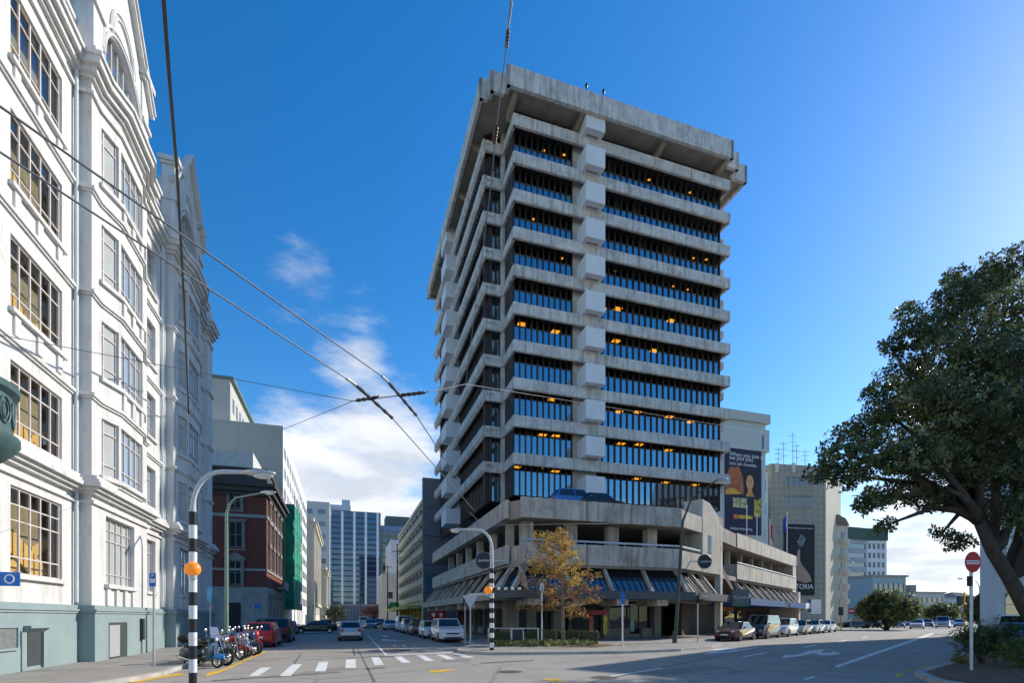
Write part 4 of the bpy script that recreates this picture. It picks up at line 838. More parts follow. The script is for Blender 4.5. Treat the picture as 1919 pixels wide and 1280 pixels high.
# glass tower closing the street
qa, qb = P(604, 955, 222), None
u1 = (((714-960)/F)*qa.y-qa.x)/(D2.x-((714-960)/F)*D2.y); zt_ = qa.z
BGL = glass('blue_curtain_glass', refl=.13, gtint=(.6, .8, 1), dark=(.025, .055, .11), wob=.02)
gt, gfr = block('glass_tower', 'blue glass office tower with white vertical fins closing the end of the street', 'office building', (qa.x, qa.y), D2, u1, -D1, 25, zt_, M('tower_spandrel', (.10, .14, .20), .5, .1), 0, 0, [], 1, 1, SG)
cw = [onf(gfr, px, 1000)[0] for px in (604, 619, 642, 664.6, 686, 708, 714)]
for i in range(6):
    a, b = cw[i]+.45, cw[i+1]-.45
    mb = MB(); mb.quad(gfr.p(a, .06, 8), gfr.p(b, .06, 8), gfr.p(b, .06, zt_-.8), gfr.p(a, .06, zt_-.8)); w = mb.build('curtain_wall', BGL, gt, recalc=False)
    mb = MB(); nf = 17
    for k in range(nf): z = 8+(zt_-9)*k/nf; mb.fbox(gfr, a, b, .065, .14, z, z+(.55 if k < 7 else .75))
    mb.build('floor_band', M('band_glass', (.07, .11, .17), .4, .1), w)
    mb = MB(); m = max(1, round((b-a)/1.1))
    for k in range(1, m): u = a+(b-a)*k/m; mb.fbox(gfr, u-.06, u+.06, .15, .28, 8, zt_-.9)
    mb.build('mullion', BLACKM, w)
WFN = M('white_fin', (.72, .73, .75), .5, .04)
for u in cw[1:6]: mb = MB(); mb.fbox(gfr, u-.45, u+.45, -.2, .8, 7.5, zt_-.4); mb.build('fin', WFN, gt)
mb = MB(); mb.fbox(gfr, -2, u1+4, -2, .3, 6.9, 7.45); mb.build('podium_roof', CONCD, gt)
for k in range(24): mb = MB(); u = -2+k*(u1+6)/23; mb.fbox(gfr, u-.12, u+.12, -.1, .25, 0, 6.9); mb.build('podium_fin', M('grey_metal_fin', (.22, .24, .27), .5, .1), gt)
mb = MB(); mb.fbox(gfr, -1, u1*.48, -14, -1, zt_, zt_+2.6); mb.build('plant_room', M('pale_blue_cladding', (.42, .48, .56), .6, .05), gt)
mb = MB(); mb.fbox(gfr, u1*.33, u1*.47, -8, -3, zt_+2.6, zt_+5.4); mb.build('lift_tower', MATS['pale_blue_cladding'], gt)
q = P(714, 985, 255); t, fr = block('brown_tower', 'brown gridded office tower with dark rooftop plant, right of the blue glass tower', 'office building', (q.x, q.y), D2, 17, -D1, 20, q.z, M('brown_grid', (.30, .26, .21), .85, .1), 5, 12, [4+3.5*i for i in range(12)], 2.0, 2.3, SG, frames=False)
mb = MB(); mb.fbox(fr, 2.5, 14, -12, -1, q.z, q.z+5); mb.build('plant_room', M('green_grey_cladding', (.10, .13, .13), .7, .1), t)
mb = MB(); mb.fbox(fr, -.3, 17.3, -.5, .3, q.z-2.6, q.z-.2); mb.build('roof_band', M('blue_band', (.22, .3, .42), .5, .1), t)
q = P(733, 1012, 150); t, fr = block('slim_white_block', 'slim white slab building at the far right of the street, beyond the parking garage', 'building', (q.x, q.y), D2, 4.2, -D1, 20, q.z, M('slab_white', (.6, .61, .63), .7, .05), 1, 6, [4+3.4*i for i in range(6)], .9, 2.0, SG, frames=False)
q = P(716, 1075, 142); t, fr = block('cream_shop_block', 'low cream shop building at the far right of the street', 'building', (q.x, q.y), D2, 8, -D1, 14, q.z, CLS, 2, 2, [3.5, 7], 1.4, 1.8, SG, frames=False)
# parking garage
ga = W2(-3, 32.5); GAR = M('garage_concrete', (.52, .48, .40), .85, .1, .4, .1, streak=.25)
gar = thing('parking_garage', 'cream multi-storey parking garage with rows of dark openings and a blank grey end wall', 'parking garage', (ga.x, ga.y, 0)); gs = Fr(ga, D1, -D2); GL_ = 36
mb = MB(); ops = []
for k in range(6):
    z = 4.3+k*2.32
    for i in range(8): ops.append((.6+i*4.4, 4.6+i*4.4, z+.95, z+2.0))
wallmesh(mb, gs, 0, GL_, 3.2, 18.7, 0, ops, .4); mb.build('wall', GAR, gar, recalc=False)
for k in range(7): mb = MB(); mb.fbox(gs, 0, GL_, .0, .22, 4.25+k*2.32 if k < 6 else 18.3, 5.2+k*2.32 if k < 6 else 18.9); mb.build('deck_band', GAR, gar)
for k in range(8): u = (4.6+5.0)/2+k*4.4-4.4; mb = MB(); mb.fbox(gs, u-.15, u+.15, 0, .1, 3.3, 18.6); mb.build('pier', GAR, gar)
mb = MB(); mb.fbox(gs, .3, GL_-.3, -18, -3, 0, 18); mb.build('core', DARK, gar)
mb = MB(); mb.fbox(gs, .1, GL_-.1, -1.2, -1.0, 3.3, 18.3); mb.build('inner_backing', M('garage_shade', (.035, .033, .03), .9, .1), gar)  # dark sheet added behind the openings in place of the shade inside
mb = MB(); mb.fbox(gs, .05, GL_-.05, -18, -.42, 18.4, 18.6); mb.build('roof', GAR, gar)
GRY = M('grey_cladding', (.17, .18, .20), .7, .06, .2); mb = MB(); mb.prism([ga-D1*.6-D2*.25, ga-D1*.6+D2*18, ga-D1*.02+D2*18, ga-D1*.02-D2*.25], 0, 21.8); mb.build('end_wall', GRY, gar)
mb = MB()
for z in (5.2, 9.3, 13.4, 17.5): mb.prism([ga-D1*.62-D2*.2, ga-D1*.62+D2*18, ga-D1*.605+D2*18, ga-D1*.605-D2*.2], z, z+.08)
mb.build('wall_joint', DARK, gar)
mb = MB(); mb.prism([ga-D1*.63+D2*.3, ga-D1*.63+D2*9, ga-D1*.61+D2*9, ga-D1*.61+D2*.3], 5.6, [8.2, 7.0, 7.0, 8.2]); mb.build('wall_sign', M('teal_wall_sign', (.03, .14, .2), .6, .3, .4), gar)
mb = MB(); mb.fbox(gs, -.3, GL_, -.5, 2.4, 3.0, 3.5); mb.build('canopy', M('yellow_canopy', (.42, .36, .12), .7, .2, .5), gar)
mb = MB(); mb.fbox(gs, 0, GL_, -3.2, -2.8, 0, 3.2); mb.build('shopfront_wall', DARK, gar)
for i in range(8): mb = MB(); mb.fbox(gs, .4+i*4.4, 1.1+i*4.4, -.4, .25, 0, 3.0); mb.build('shop_pillar', M('yellow_pillar', (.55, .45, .06), .7, .15), gar)
# ------------------------------------------------------------ buildings beyond the wing
WTL = M('pale_teal_render', (.50, .56, .54), .8, .06, .2, streak=.12)
q = P(1330, 800, 84); fr0 = Fr(q, D2, -D1)
uw = onf(fr0, 1435, 800)[0]
bb, bfr = block('billboard_building', 'pale teal office building with a tall dark advertising billboard on its blank wall', 'office building', (q.x, q.y), D2, uw, -D1, 20, 34.2, WTL, 0, 0, [], 1, 1, SG)
mb = MB(); mb.fbox(bfr, -.5, uw+.5, -20, .6, 34.2, 35.7); mb.build('roof_slab', M('pale_cap', (.48, .50, .46), .8, .05), bb)
mb = MB(); mb.fbox(bfr, -.3, uw+.5, -20, .35, 29.5, 33.2); mb.build('upper_storey', WTL, bb)
for z in (29.6,): mb = MB(); u = onf(bfr, 1427, 800)[0]; mb.fbox(bfr, u-.2, u+.25, .34, .37, 29.9, 32.2); mb.build('window', SG, bb)
mb = MB(); mb.fbox(bfr, uw+.02, uw+1.3, -18, -.8, 0, 26.5); sd_ = mb.build('side_wing', M('pale_side', (.56, .58, .54), .8, .05), bb)
for y in (895, 940, 990): z = EYE+(HZ-y)/F*87; mb = MB(); mb.fbox(bfr, uw+.35, uw+.85, -.82, -.76, z-2, z); mb.build('window', SG, bb)
ua, za = onf(bfr, 1360, 1000, .2); ub, zb = onf(bfr, 1427.5, 835, .2)
t = thing('billboard', 'tall dark blue billboard showing a smiling woman, with white slogan lettering at the top', 'billboard', bfr.p(ua, .2, za))
mb = MB(); mb.fbox(bfr, ua, ub, .05, .2, za, zb); mb.build('board', M('navy_poster', (.018, .02, .055), .6, .25, .15), t)
bw, bh = ub-ua, zb-za
def art(pts, col, name, k, parent=t, var=.25, sc=.8, fr=bfr, base=None):
    u0, z0, w, h = base or (ua, za, bw, bh); mb = MB(); mb.add([fr.p(u0+x*w, .2+.006*k, z0+y*h) for x, y in pts], [tuple(range(len(pts)))]); return mb.build(name, M(name+'_ink', col, .6, var, sc), parent)
def elp(cx, cy, rx, ry, n=18): return [(cx+rx*math.cos(2*math.pi*i/n), cy+ry*math.sin(2*math.pi*i/n)) for i in range(n)]
art([(.0, .44), (.5, .44), (.48, .62), (.36, .74), (.12, .72), (0, .6)], (.40, .13, .05), 'warm_glow', 1, var=.4)
art([(.0, .42), (.42, .44), (.30, .49), (.12, .5), (0, .47)], (.62, .36, .05), 'yellow_cloth', 2, var=.5)
art(elp(.67, .60, .15, .115), (.03, .014, .012), 'dark_hair', 2); art([(.5, .42), (.9, .42), (.84, .52), (.80, .6), (.56, .6), (.53, .5)], (.035, .016, .014), 'hair_length', 3)
art([(.56, .42), (.80, .42), (.74, .47), (.72, .52), (.62, .52), (.61, .47)], (.55, .27, .08), 'neck', 4); art(elp(.67, .575, .105, .082), (.62, .32, .14), 'face', 5, var=.15)
art(elp(.63, .588, .016, .006, 8), (.05, .03, .03), 'eye', 6); art(elp(.71, .588, .016, .006, 8), (.05, .03, .03), 'eye', 6); art(elp(.672, .535, .036, .008, 10), (.6, .45, .4), 'smile', 6); art([(.663, .556), (.682, .556), (.675, .58), (.669, .58)], (.5, .24, .1), 'nose', 6)
art([(.78, .2), (.98, .2), (.98, .42), (.9, .38), (.80, .4)], (.42, .34, .05), 'yellow_fruit', 5, var=.8, sc=1.6)
for (x, y) in ((.2, .29), (.40, .29), (.2, .345), (.40, .345)): art([(x, y), (x+.185, y), (x+.185, y+.05), (x, y+.05)], (.42, .44, .22), 'picture_tile', 4, var=.6, sc=2)
art([(.22, .165), (.32, .165), (.32, .215), (.22, .215)], (.7, .16, .05), 'red_block', 4); art([(.34, .17), (.74, .17), (.74, .21), (.34, .21)], (.6, .36, .04), 'amber_strip', 4, var=.6, sc=2)
art([(.1, .945), (.3, .945), (.3, .985), (.36, .985), (.36, 1.0), (.1, 1.0)], (.02, .36, .10), 'green_badge', 3)
tr = (D2.x, D2.y, 0)
for s, y, sz in (('When you join us,', .865, 1.0), ('we join you.', .825, 1.0), ("Let's talk Avondale.", .765, .72)): text(s, bfr.p(ua+bw*.1, .23, za+bh*y), tr, sz, WTXT, t, align='LEFT')
text('thefutureisexciting', bfr.p(ua+bw*.12, .23, za+bh*.06), tr, .6, WTXT, t, align='LEFT')
# tiled tower
TIL = M('beige_tile_wall', (.33, .315, .265), .7, .05, .3, streak=.25, stain=.1)
def tile_lines(m, U, sz, amt=.35):
    nt = m.node_tree; N = nt.nodes.new; L = nt.links.new; b = nt.nodes['Principled BSDF']; src = b.inputs['Base Color'].links[0].from_socket
    geo = N('ShaderNodeNewGeometry'); dp = N('ShaderNodeVectorMath'); dp.operation = 'DOT_PRODUCT'; L(geo.outputs['Position'], dp.inputs[0]); dp.inputs[1].default_value = (U[0], U[1], 0)
    sp = N('ShaderNodeSeparateXYZ'); L(geo.outputs['Position'], sp.inputs[0]); cb_ = N('ShaderNodeCombineXYZ'); L(dp.outputs['Value'], cb_.inputs[0]); L(sp.outputs[2], cb_.inputs[1])
    br = N('ShaderNodeTexBrick'); br.offset = 0; br.inputs['Scale'].default_value = 1; br.inputs['Brick Width'].default_value = sz; br.inputs['Row Height'].default_value = sz; br.inputs['Mortar Size'].default_value = .05; br.inputs['Color1'].default_value = br.inputs['Color2'].default_value = (1, 1, 1, 1); br.inputs['Mortar'].default_value = (1-amt, 1-amt, 1-amt, 1); L(cb_.outputs[0], br.inputs['Vector'])
    mx = N('ShaderNodeMix'); mx.data_type = 'RGBA'; mx.blend_type = 'MULTIPLY'; mx.inputs[0].default_value = 1; L(src, mx.inputs[6]); L(br.outputs[0], mx.inputs[7]); L(mx.outputs[2], b.inputs['Base Color'])
q = P(1445, 869, 95); UT = Vector((.985, .17)).normalized(); NT = Vector((UT.y, -UT.x)); tile_lines(TIL, UT, 1.15)
fr0 = Fr(q, UT, NT); ut = onf(fr0, 1548, 900)[0]
tt, tf = block('tiled_tower', 'beige tiled tower block with few small windows and a black poster low on its wall', 'office building', (q.x, q.y), UT, ut, NT, 14, q.z, TIL, 0, 0, [], 1, 1, SG)
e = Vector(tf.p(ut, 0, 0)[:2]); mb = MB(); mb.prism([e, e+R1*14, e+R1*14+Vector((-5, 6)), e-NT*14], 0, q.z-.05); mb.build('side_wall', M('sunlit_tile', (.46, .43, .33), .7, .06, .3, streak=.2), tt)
for px in (1478, 1488.5, 1498.5, 1508.5, 1519):
    for y0, y1 in ((895, 912), (931, 950)):
        a, z1 = onf(tf, px-2.2, y0); b, z0 = onf(tf, px+2.2, y1); mb = MB(); mb.fbox(tf, a, b, -.3, .02, z0, z1); w = mb.build('window', SG, tt)
        mb = MB(); mb.fbox(tf, a-.1, b+.1, 0, .16, z0-.18, z0-.01); mb.fbox(tf, a-.1, b+.1, 0, .25, z1+.01, z1+.2); mb.build('sill', TIL, w)
for px in (1455, 1486): a, z1 = onf(tf, px, 870); mb = MB(); mb.fbox(tf, a-.25, a+.25, .0, .4, z1-1.6, z1+.1); mb.build('roof_scupper', M('pale_pipe', (.55, .54, .5), .7, .05), tt)
q2 = tf.p(ut*.72, -5, tf.O.x*0+EYE+(HZ-869)/F*95); t = thing('antenna_mast', 'cluster of thin steel antenna masts on the roof of the tiled tower', 'antenna', q2)
for i, (dx, h) in enumerate(((-2.6, 5), (-1.2, 6.5), (.2, 8), (1.4, 6), (2.6, 4.5))):
    p = q2+Vector((dx, (i % 2)*.8, 0)); mb = MB(); mb.tube([p, p+Vector((0, 0, h))], .07, 5); mb.build('mast', STEEL, t)
    for k in (.55, .75, .92): mb = MB(); mb.tube([p+Vector((-.7, 0, h*k)), p+Vector((.7, 0, h*k))], .05, 5); mb.build('crossbar', STEEL, t)
a, z0 = onf(tf, 1470, 1116, .15); b, z1 = onf(tf, 1527, 984, .15)
t = thing('wall_poster', 'black poster with a pale arm and the word VICTORIA on the tiled tower', 'poster', tf.p(a, .15, z0)); base = (a, z0, b-a, z1-z0)
mb = MB(); mb.fbox(tf, a, b, .02, .18, z0, z1); mb.build('board', M('black_poster', (.012, .014, .016), .6, .2, 1), t)
art([(.42, .42), (.5, .50), (.60, .42), (.84, .28), (.9, .2), (.7, .17), (.45, .2), (.38, .3)], (.36, .24, .18), 'forearm', 1, t, fr=tf, base=base); art([(.36, .46), (.46, .66), (.52, .62), (.5, .44), (.42, .4)], (.42, .30, .25), 'hand', 2, t, fr=tf, base=base); art([(.40, .76), (.56, .86), (.7, .8), (.62, .7), (.5, .68)], (.14, .17, .18), 'pale_feathers', 1, t, fr=tf, base=base, var=.9, sc=3)
text('VICTORIA', tf.p(a+(b-a)*.5, .21, z0+(z1-z0)*.12), (UT.x, UT.y, 0), 1.25, WTXT, t); text('CAPITAL THINKING GLOBALLY MINDED', tf.p(a+(b-a)*.5, .21, z1-.75), (UT.x, UT.y, 0), .30, WTXT, t)
# cream bow-fronted block
q = P(1566, 990, 104); t = thing('bow_front_building', 'cream apartment block with stacked rounded bays beside the tiled tower', 'apartment block', q)
fr = Fr(q, Vector((.98, .2)), Vector((.2, -.98))); z = EYE+(HZ-985)/F*104; CRW = M('warm_cream_render', (.58, .52, .42), .8, .06, .3, streak=.1)
mb = MB(); mb.fbox(fr, 0, 2.9, -14, 0, 0, z); mb.build('wall', CRW, t)
mb = MB(); mb.vprism(fr, [(-.3, z), (3.1, z), (2.2, z+1.4), (.3, z+2.2)], -14, .3); mb.build('roof', M('brown_roof', (.2, .15, .11), .8, .1), t)
for k in range(5):
    z0 = 4.2+k*3.0; c = fr.p(1.9, -.1, 0); mb = MB(); mb.lathe((c.x, c.y, 0), [(.05, z0), (1.0, z0+.1), (1.15, z0+.35), (1.15, z0+1.2), (.05, z0+1.2)], 16); mb.build('bow_bay', CRW, t, smooth=True)
    mb = MB(); mb.fbox(fr, 1.4, 2.3, .02, .12, z0+1.25, z0+2.6); mb.build('window', SG, t)
# white office block with green top, glass block, far blocks, hill
q = P(1587, 1000, 170); fr0 = Fr(q, Vector((.93, .37)), Vector((.37, -.93))); u1 = onf(fr0, 1625, 1000)[0]
t, fr = block('white_office_block', 'white gridded office block with a dark green roof storey far down the avenue', 'office building', (q.x, q.y), fr0.U, u1, fr0.V, 4, 27.5, M('grey_strip_wall', (.36, .38, .42), .7, .05), 1, 8, [3+3.1*i for i in range(8)], u1-1.2, 1.5, SG, frames=False)
e = Vector(fr.p(u1, 0, 0)[:2]); f2 = Fr(e, Vector((.995, .1)), Vector((.1, -.995))); u2 = onf(f2, 1662, 1000)[0]; mb = MB(); ops = []
for k in range(8):
    for i in range(4): a = .4+i*(u2-.6)/4; ops.append((a, a+(u2-.6)/4-.55, 3+3.1*k, 4.8+3.1*k))
wallmesh(mb, f2, 0, u2, 0, 27.5, 0, ops, .5); mb.build('wall', M('white_grid_wall', (.66, .67, .69), .7, .04), t, recalc=False)
for a, b, c, d in ops: mb = MB(); mb.quad(f2.p(a, -.4, c), f2.p(b, -.4, c), f2.p(b, -.4, d), f2.p(a, -.4, d)); mb.build('window', SG, t, recalc=False)
mb = MB(); mb.prism([Vector(fr.p(-.3, .3, 0)[:2]), e+Vector((0, -.4)), Vector(f2.p(u2+.3, .3, 0)[:2]), Vector(f2.p(u2, -9, 0)[:2]), Vector(fr.p(0, -9, 0)[:2])], 27.5, 31.5); mb.build('roof_storey', M('dark_green_cladding', (.04, .09, .075), .6, .1), t)
mb = MB(); mb.prism([Vector(f2.p(.1, -.55, 0)[:2]), Vector(f2.p(u2, -.55, 0)[:2]), Vector(f2.p(u2, -9, 0)[:2]), Vector(fr.p(0.1, -3.9, 0)[:2])], 0, 27.4); mb.build('core_wall', DARK, t)
for (xa, xb, yt, Y, name, lab, cat, col, rows) in ((1636, 1698, 1081, 150, 'glass_block', 'low glass-fronted block in front of the white gridded office', 'building', (.30, .40, .42), 3), (1709, 1770, 1112, 190, 'low_block', 'low grey and white block at the far end of the avenue, below the hill', 'building', (.50, .50, .48), 3), (1768, 1812, 1122, 230, 'low_block', 'small pale blue block at the far right end of the avenue', 'building', (.46, .52, .58), 2)):
    q = P(xa, yt, Y); fr0 = Fr(q, Vector((.98, .2)), Vector((.2, -.98))); u1 = onf(fr0, xb, yt)[0]
    t, fr = block(name, lab, cat, (q.x, q.y), fr0.U, u1, fr0.V, 14, q.z, M(name+'_wall' if rows > 2 else 'blue_block_wall', col, .7, .08), 6, rows, [1.2+(q.z-1.5)/rows*i for i in range(rows)], u1/6*.8, (q.z-1.5)/rows*.6, SG, frames=False)
    mb = MB(); mb.fbox(fr, -.4, u1+.4, -14, .5, q.z-.02, q.z+.5); mb.build('parapet', CONCD, t)
    if xa == 1709: mb = MB(); mb.fbox(fr, .2, 2.6, -6, -.5, q.z+.5, q.z+3.0); mb.build('plant_room', MATS['brown_grid'], t)
hl = MB(); n = 60
for i in range(n):
    x0 = -100+1500*i/n; x1 = -100+1500*(i+1)/n
    def hh(x): return 8+34*math.exp(-((x-1150)/260)**2)+10*math.sin(x*.011)+4*math.sin(x*.043)+14*math.exp(-((x-760)/120)**2)
    hl.quad((x0, 1300, -2), (x1, 1300, -2), (x1, 1420, max(2, hh(x1))*1.4), (x0, 1420, max(2, hh(x0))*1.4)); hl.quad((x0, 1420, max(2, hh(x0))*1.4), (x1, 1420, max(2, hh(x1))*1.4), (x1, 1600, 0), (x0, 1600, 0))
struct('hills', hl, M('wooded_hill', (.10, .125, .15), .95, .35, .02))
# building on the right of the avenue
RC = Vector((32.2, 35.8)); rU = Vector((.742, -.670)).normalized(); rN = Vector((rU.y, -rU.x))
rb, rf = block('avenue_building', 'white building at the right edge behind the large tree, with slanted rows of windows', 'building', RC, rU, 24, rN, 20, 20.5, M('white_block_render', (.62, .63, .62), .8, .05, .3, streak=.1), 6, 5, [1.2+3.8*i for i in range(5)], 2.4, 2.2, SG, side=0, sidecols=7)
# ------------------------------------------------------------ vegetation
def leaf_mesh(name, clumps, n_per_m2, size, mats, parent, seed=1, shell=.55, flat=.75, asp=.45, droop=.2, ros=5, dens_fn=None):
    """crown made of rosettes of small leaf faces spread through ellipsoidal clumps"""
    r = random.Random(seed); vs = []; fs = []; mi = []
    for ci, (c, rad_) in enumerate(clumps):
        c = Vector(c); R3 = Vector(rad_) if hasattr(rad_, '__len__') else Vector((rad_, rad_, rad_*flat))
        n = int(n_per_m2*(R3.x*R3.z+R3.x*R3.y+R3.y*R3.z)*4.2/3); base = r.random()
        for _ in range(n):
            d = Vector((r.gauss(0, 1), r.gauss(0, 1), r.gauss(0, 1))).normalized(); k = (shell+(1-shell)*r.random())*(1+.22*math.sin(d.x*5+ci)*math.sin(d.y*4.3+ci*2)*math.sin(d.z*5+1))
            if r.random() < .2: k *= r.uniform(.3, 1)
            p = c+Vector((d.x*R3.x, d.y*R3.y, d.z*R3.z))*k
            ax = (d+Vector((r.gauss(0, .45), r.gauss(0, .45), r.gauss(.35, .45)))).normalized(); e1 = ax.orthogonal().normalized(); e2 = ax.cross(e1)
            m = 0 if r.random() < .62-.25*base else 1 if r.random() < .75 else 2
            ph = r.random()*6.28
            for j in range(ros):
                an = ph+6.283*j/ros+r.gauss(0, .25); t_ = (e1*math.cos(an)+e2*math.sin(an)); l = size*r.uniform(.7, 1.3)
                dirv = (t_*.85+ax*r.uniform(-droop, .65)).normalized(); w = dirv.cross(ax).normalized()*l*asp*.5; b = len(vs)
                q0 = p+dirv*l*.12; q1 = p+dirv*l*.6+ax*l*.06; q2 = p+dirv*l
                vs += [tuple(q0), tuple(q1+w), tuple(q2), tuple(q1-w)]; fs.append((b, b+1, b+2, b+3)); mi.append(m)
    mb = MB(); mb.v = vs; mb.f = fs; mb.m = mi
    return mb.build(name, mats, parent, recalc=False)
def leafmat(name, col, var=.3, rough=.45):
    m = M(name, col, rough, var, 1.2, spec=.4)
    nt = m.node_tree; b = nt.nodes['Principled BSDF']; out = nt.nodes['Material Output']
    if 'leaf_light' not in nt.nodes:      # leaves let light through
        tr_ = nt.nodes.new('ShaderNodeBsdfTranslucent'); tr_.name = 'leaf_light'; mx = nt.nodes.new('ShaderNodeMixShader'); mx.inputs[0].default_value = .45
        nt.links.new(b.inputs['Base Color'].links[0].from_socket, tr_.inputs['Color']); nt.links.new(b.outputs[0], mx.inputs[1]); nt.links.new(tr_.outputs[0], mx.inputs[2]); nt.links.new(mx.outputs[0], out.inputs['Surface'])
    return m
DKL = [leafmat('deep_green_leaf', (.070, .094, .036), .4, .36), leafmat('mid_green_leaf', (.15, .18, .07), .35, .34), leafmat('olive_leaf', (.32, .32, .15), .35, .4)]
MDL = [leafmat('garden_leaf', (.05, .085, .022), .35), leafmat('bright_leaf', (.12, .16, .035), .3), leafmat('yellow_leaf', (.24, .23, .04), .3)]
AUT = [leafmat('tan_leaf', (.46, .29, .09), .35, .7), leafmat('ochre_leaf', (.58, .42, .10), .3, .7), leafmat('brown_leaf', (.24, .125, .065), .3, .7)]
DOM = [leafmat('dome_dark_leaf', (.04, .06, .02), .35), leafmat('dome_leaf', (.13, .165, .05), .3), leafmat('dome_light_leaf', (.30, .32, .10), .3)]
BRKM = M('tree_bark', (.085, .065, .05), .95, .3, 5, .9, stain=.4, stretch=(1, 1, .3), bscale=14)
def limb(mb, a, b, r0, r1, bend=.15, n=7, r=rnd):
    a, b = Vector(a), Vector(b); L_ = (b-a).length; o = Vector((r.gauss(0, 1), r.gauss(0, 1), r.gauss(0, .5))).normalized()*L_*bend
    path = [a+(b-a)*(i/n)+o*math.sin(math.pi*i/n)+Vector((r.gauss(0, 1), r.gauss(0, 1), r.gauss(0, 1)))*L_*.012 for i in range(n+1)]
    mb.tube(path, [r0+(r1-r0)*(i/n)**.8 for i in range(n+1)], 8); return path
# big evergreen on the island
bt = thing('evergreen_tree', 'large dark evergreen street tree leaning over the median island at the right edge', 'tree', (19.3, 18.4, .1))
tk = MB()
f1 = P(1862, 1035, 18.2); f2_ = P(1835, 975, 17.8)
tk.tube([(19.5, 18.5, -.1), (19.3, 18.4, .5), P(1925, 1145, 18.4), P(1893, 1085, 18.3), f1, f2_], [.34, .28, .24, .22, .21, .17], 12)
r5 = random.Random(5); cl = []
def cpx(px, py, rp, Y): p = P(px, py, Y); return (p, rp*Y/F)
spec = [(1885, 505, 48, 19), (1840, 540, 42, 20), (1800, 560, 50, 18), (1880, 590, 70, 17), (1770, 610, 48, 20), (1725, 625, 46, 17.5), (1800, 660, 65, 16.5), (1890, 680, 75, 16), (1700, 700, 50, 18.5), (1750, 745, 62, 16), (1840, 770, 70, 15.5), (1920, 790, 75, 16), (1660, 770, 46, 17.5), (1610, 815, 44, 18), (1570, 850, 36, 17), (1535, 885, 24, 17.5), (1585, 890, 38, 18.5), (1640, 860, 52, 16.5), (1700, 850, 55, 15.8), (1760, 850, 55, 16.3), (1830, 870, 52, 17), (1900, 880, 60, 18), (1650, 930, 32, 17), (1700, 920, 40, 18), (1660, 985, 20, 17.3), (1620, 945, 24, 16.6), (1745, 935, 34, 17.6), (1800, 925, 36, 19.5), (1880, 950, 42, 20.5), (1795, 1015, 24, 20), (1765, 1000, 18, 19), (1930, 960, 45, 17), (1670, 650, 22, 18), (1640, 735, 22, 17), (1700, 585, 22, 19), (1790, 520, 24, 19.5)]
cl = [cpx(*s) for s in spec]
for (x, y, z, r_) in ((22, 17, 9, 2.2), (24, 16, 10, 2.4), (22, 21, 11, 2.4), (25, 19, 9, 2.3), (21, 16, 13, 2), (23, 20, 14, 2), (27, 17, 8, 2), (20, 23, 9, 2.2), (17.5, 21.5, 10.5, 2), (20, 13.5, 10, 1.9)): cl.append((Vector((x, y, z)), r_))
hub = [f2_, f1, P(1893, 1085, 18.3)]
for i, (c, r_) in enumerate(cl):
    src = f2_ if c.x < 17.5 else f1 if c.x < 20 else hub[2]
    mid = src+(c-src)*.5+Vector((0, 0, .5)); 
    if i % 2 == 0: tk.tube([src, src+(mid-src)*.5+Vector((0, 0, .15)), mid, mid+(c-mid)*.5, c], [.17, .13, .09, .06, .03], 6)
for a, b in ((f2_, P(1775, 915, 17)), (f2_, P(1700, 880, 16.8)), (f1, P(1905, 900, 18.5)), (hub[2], P(1960, 900, 18))): limb(tk, a, b, .2, .06, .08)
tk.build('trunk', BRKM, bt, smooth='full')
leaf_mesh('crown', [(c, Vector((r_*1.08, r_*1.08, r_*.8))) for c, r_ in cl], 74, .165, DKL, bt, 3, shell=.5, flat=.8, ros=6, asp=.45)
def dome_tree(name, label, px, ybase, Y, w, h, z0, mats, group=None, seed=1, leaf=.4, dens=3.2, trunkr=.3, nclump=16, cat='tree', flat=.8, wob=1):
    b = Vector(((px-960)/F*Y, Y, 0)); t = thing(name, label, cat, b, group); r = random.Random(seed); cl = []
    for i in range(nclump):
        a = 2.399*i; rr = math.sqrt((i+.5)/nclump)*.78; cl.append((b+Vector((math.cos(a)*rr*w/2, math.sin(a)*rr*w/2, z0+(h-z0)*(.20+.56*(1-rr*rr)*r.uniform(.7, 1.1)))), Vector((w*.19, w*.19, (h-z0)*.27))*r.uniform(.8, 1.25)))
    mb = MB(); mb.tube([b+Vector((0, 0, -.1)), b+Vector((.1, 0, z0*.6)), b+Vector((0, .1, z0+.3*(h-z0)))], [trunkr*1.3, trunkr, trunkr*.6], 8)
    for c, _ in cl[::2]: limb(mb, b+Vector((0, 0, z0*.7)), c, trunkr*.5, .04, .1, 5, r)
    mb.build('trunk', BRKM, t, smooth='full'); leaf_mesh('crown', cl, dens, leaf, mats, t, seed, shell=.6, flat=flat); return t
dome_tree('avenue_tree', 'broad rounded evergreen tree in the middle distance of the avenue, dense and sunlit on top', 1661, 1170, 72, 7.3, 5.5, .1, DOM, 'trees along the avenue', 11, .34, 24, nclump=30)
dome_tree('avenue_tree', 'smaller rounded evergreen tree farther down the avenue, left of the yellow signal pole', 1767, 1165, 105, 6.4, 5.0, .8, DOM, 'trees along the avenue', 12, .4, 14)
dome_tree('avenue_tree', 'dark broad evergreen tree at the right, behind the no-entry sign', 1868, 1165, 48, 4.8, 4.3, .5, DKL, 'trees along the avenue', 13, .25, 34, nclump=24)
dome_tree('street_tree', 'small pinkish brown bare tree at the far end of the side street', 702, 1160, 165, 10, 5.8, 1.5, [leafmat('pink_twig', (.27, .16, .12), .3, .8), leafmat('brown_twig', (.20, .12, .09), .3, .8), AUT[2]], None, 14, .5, 3)
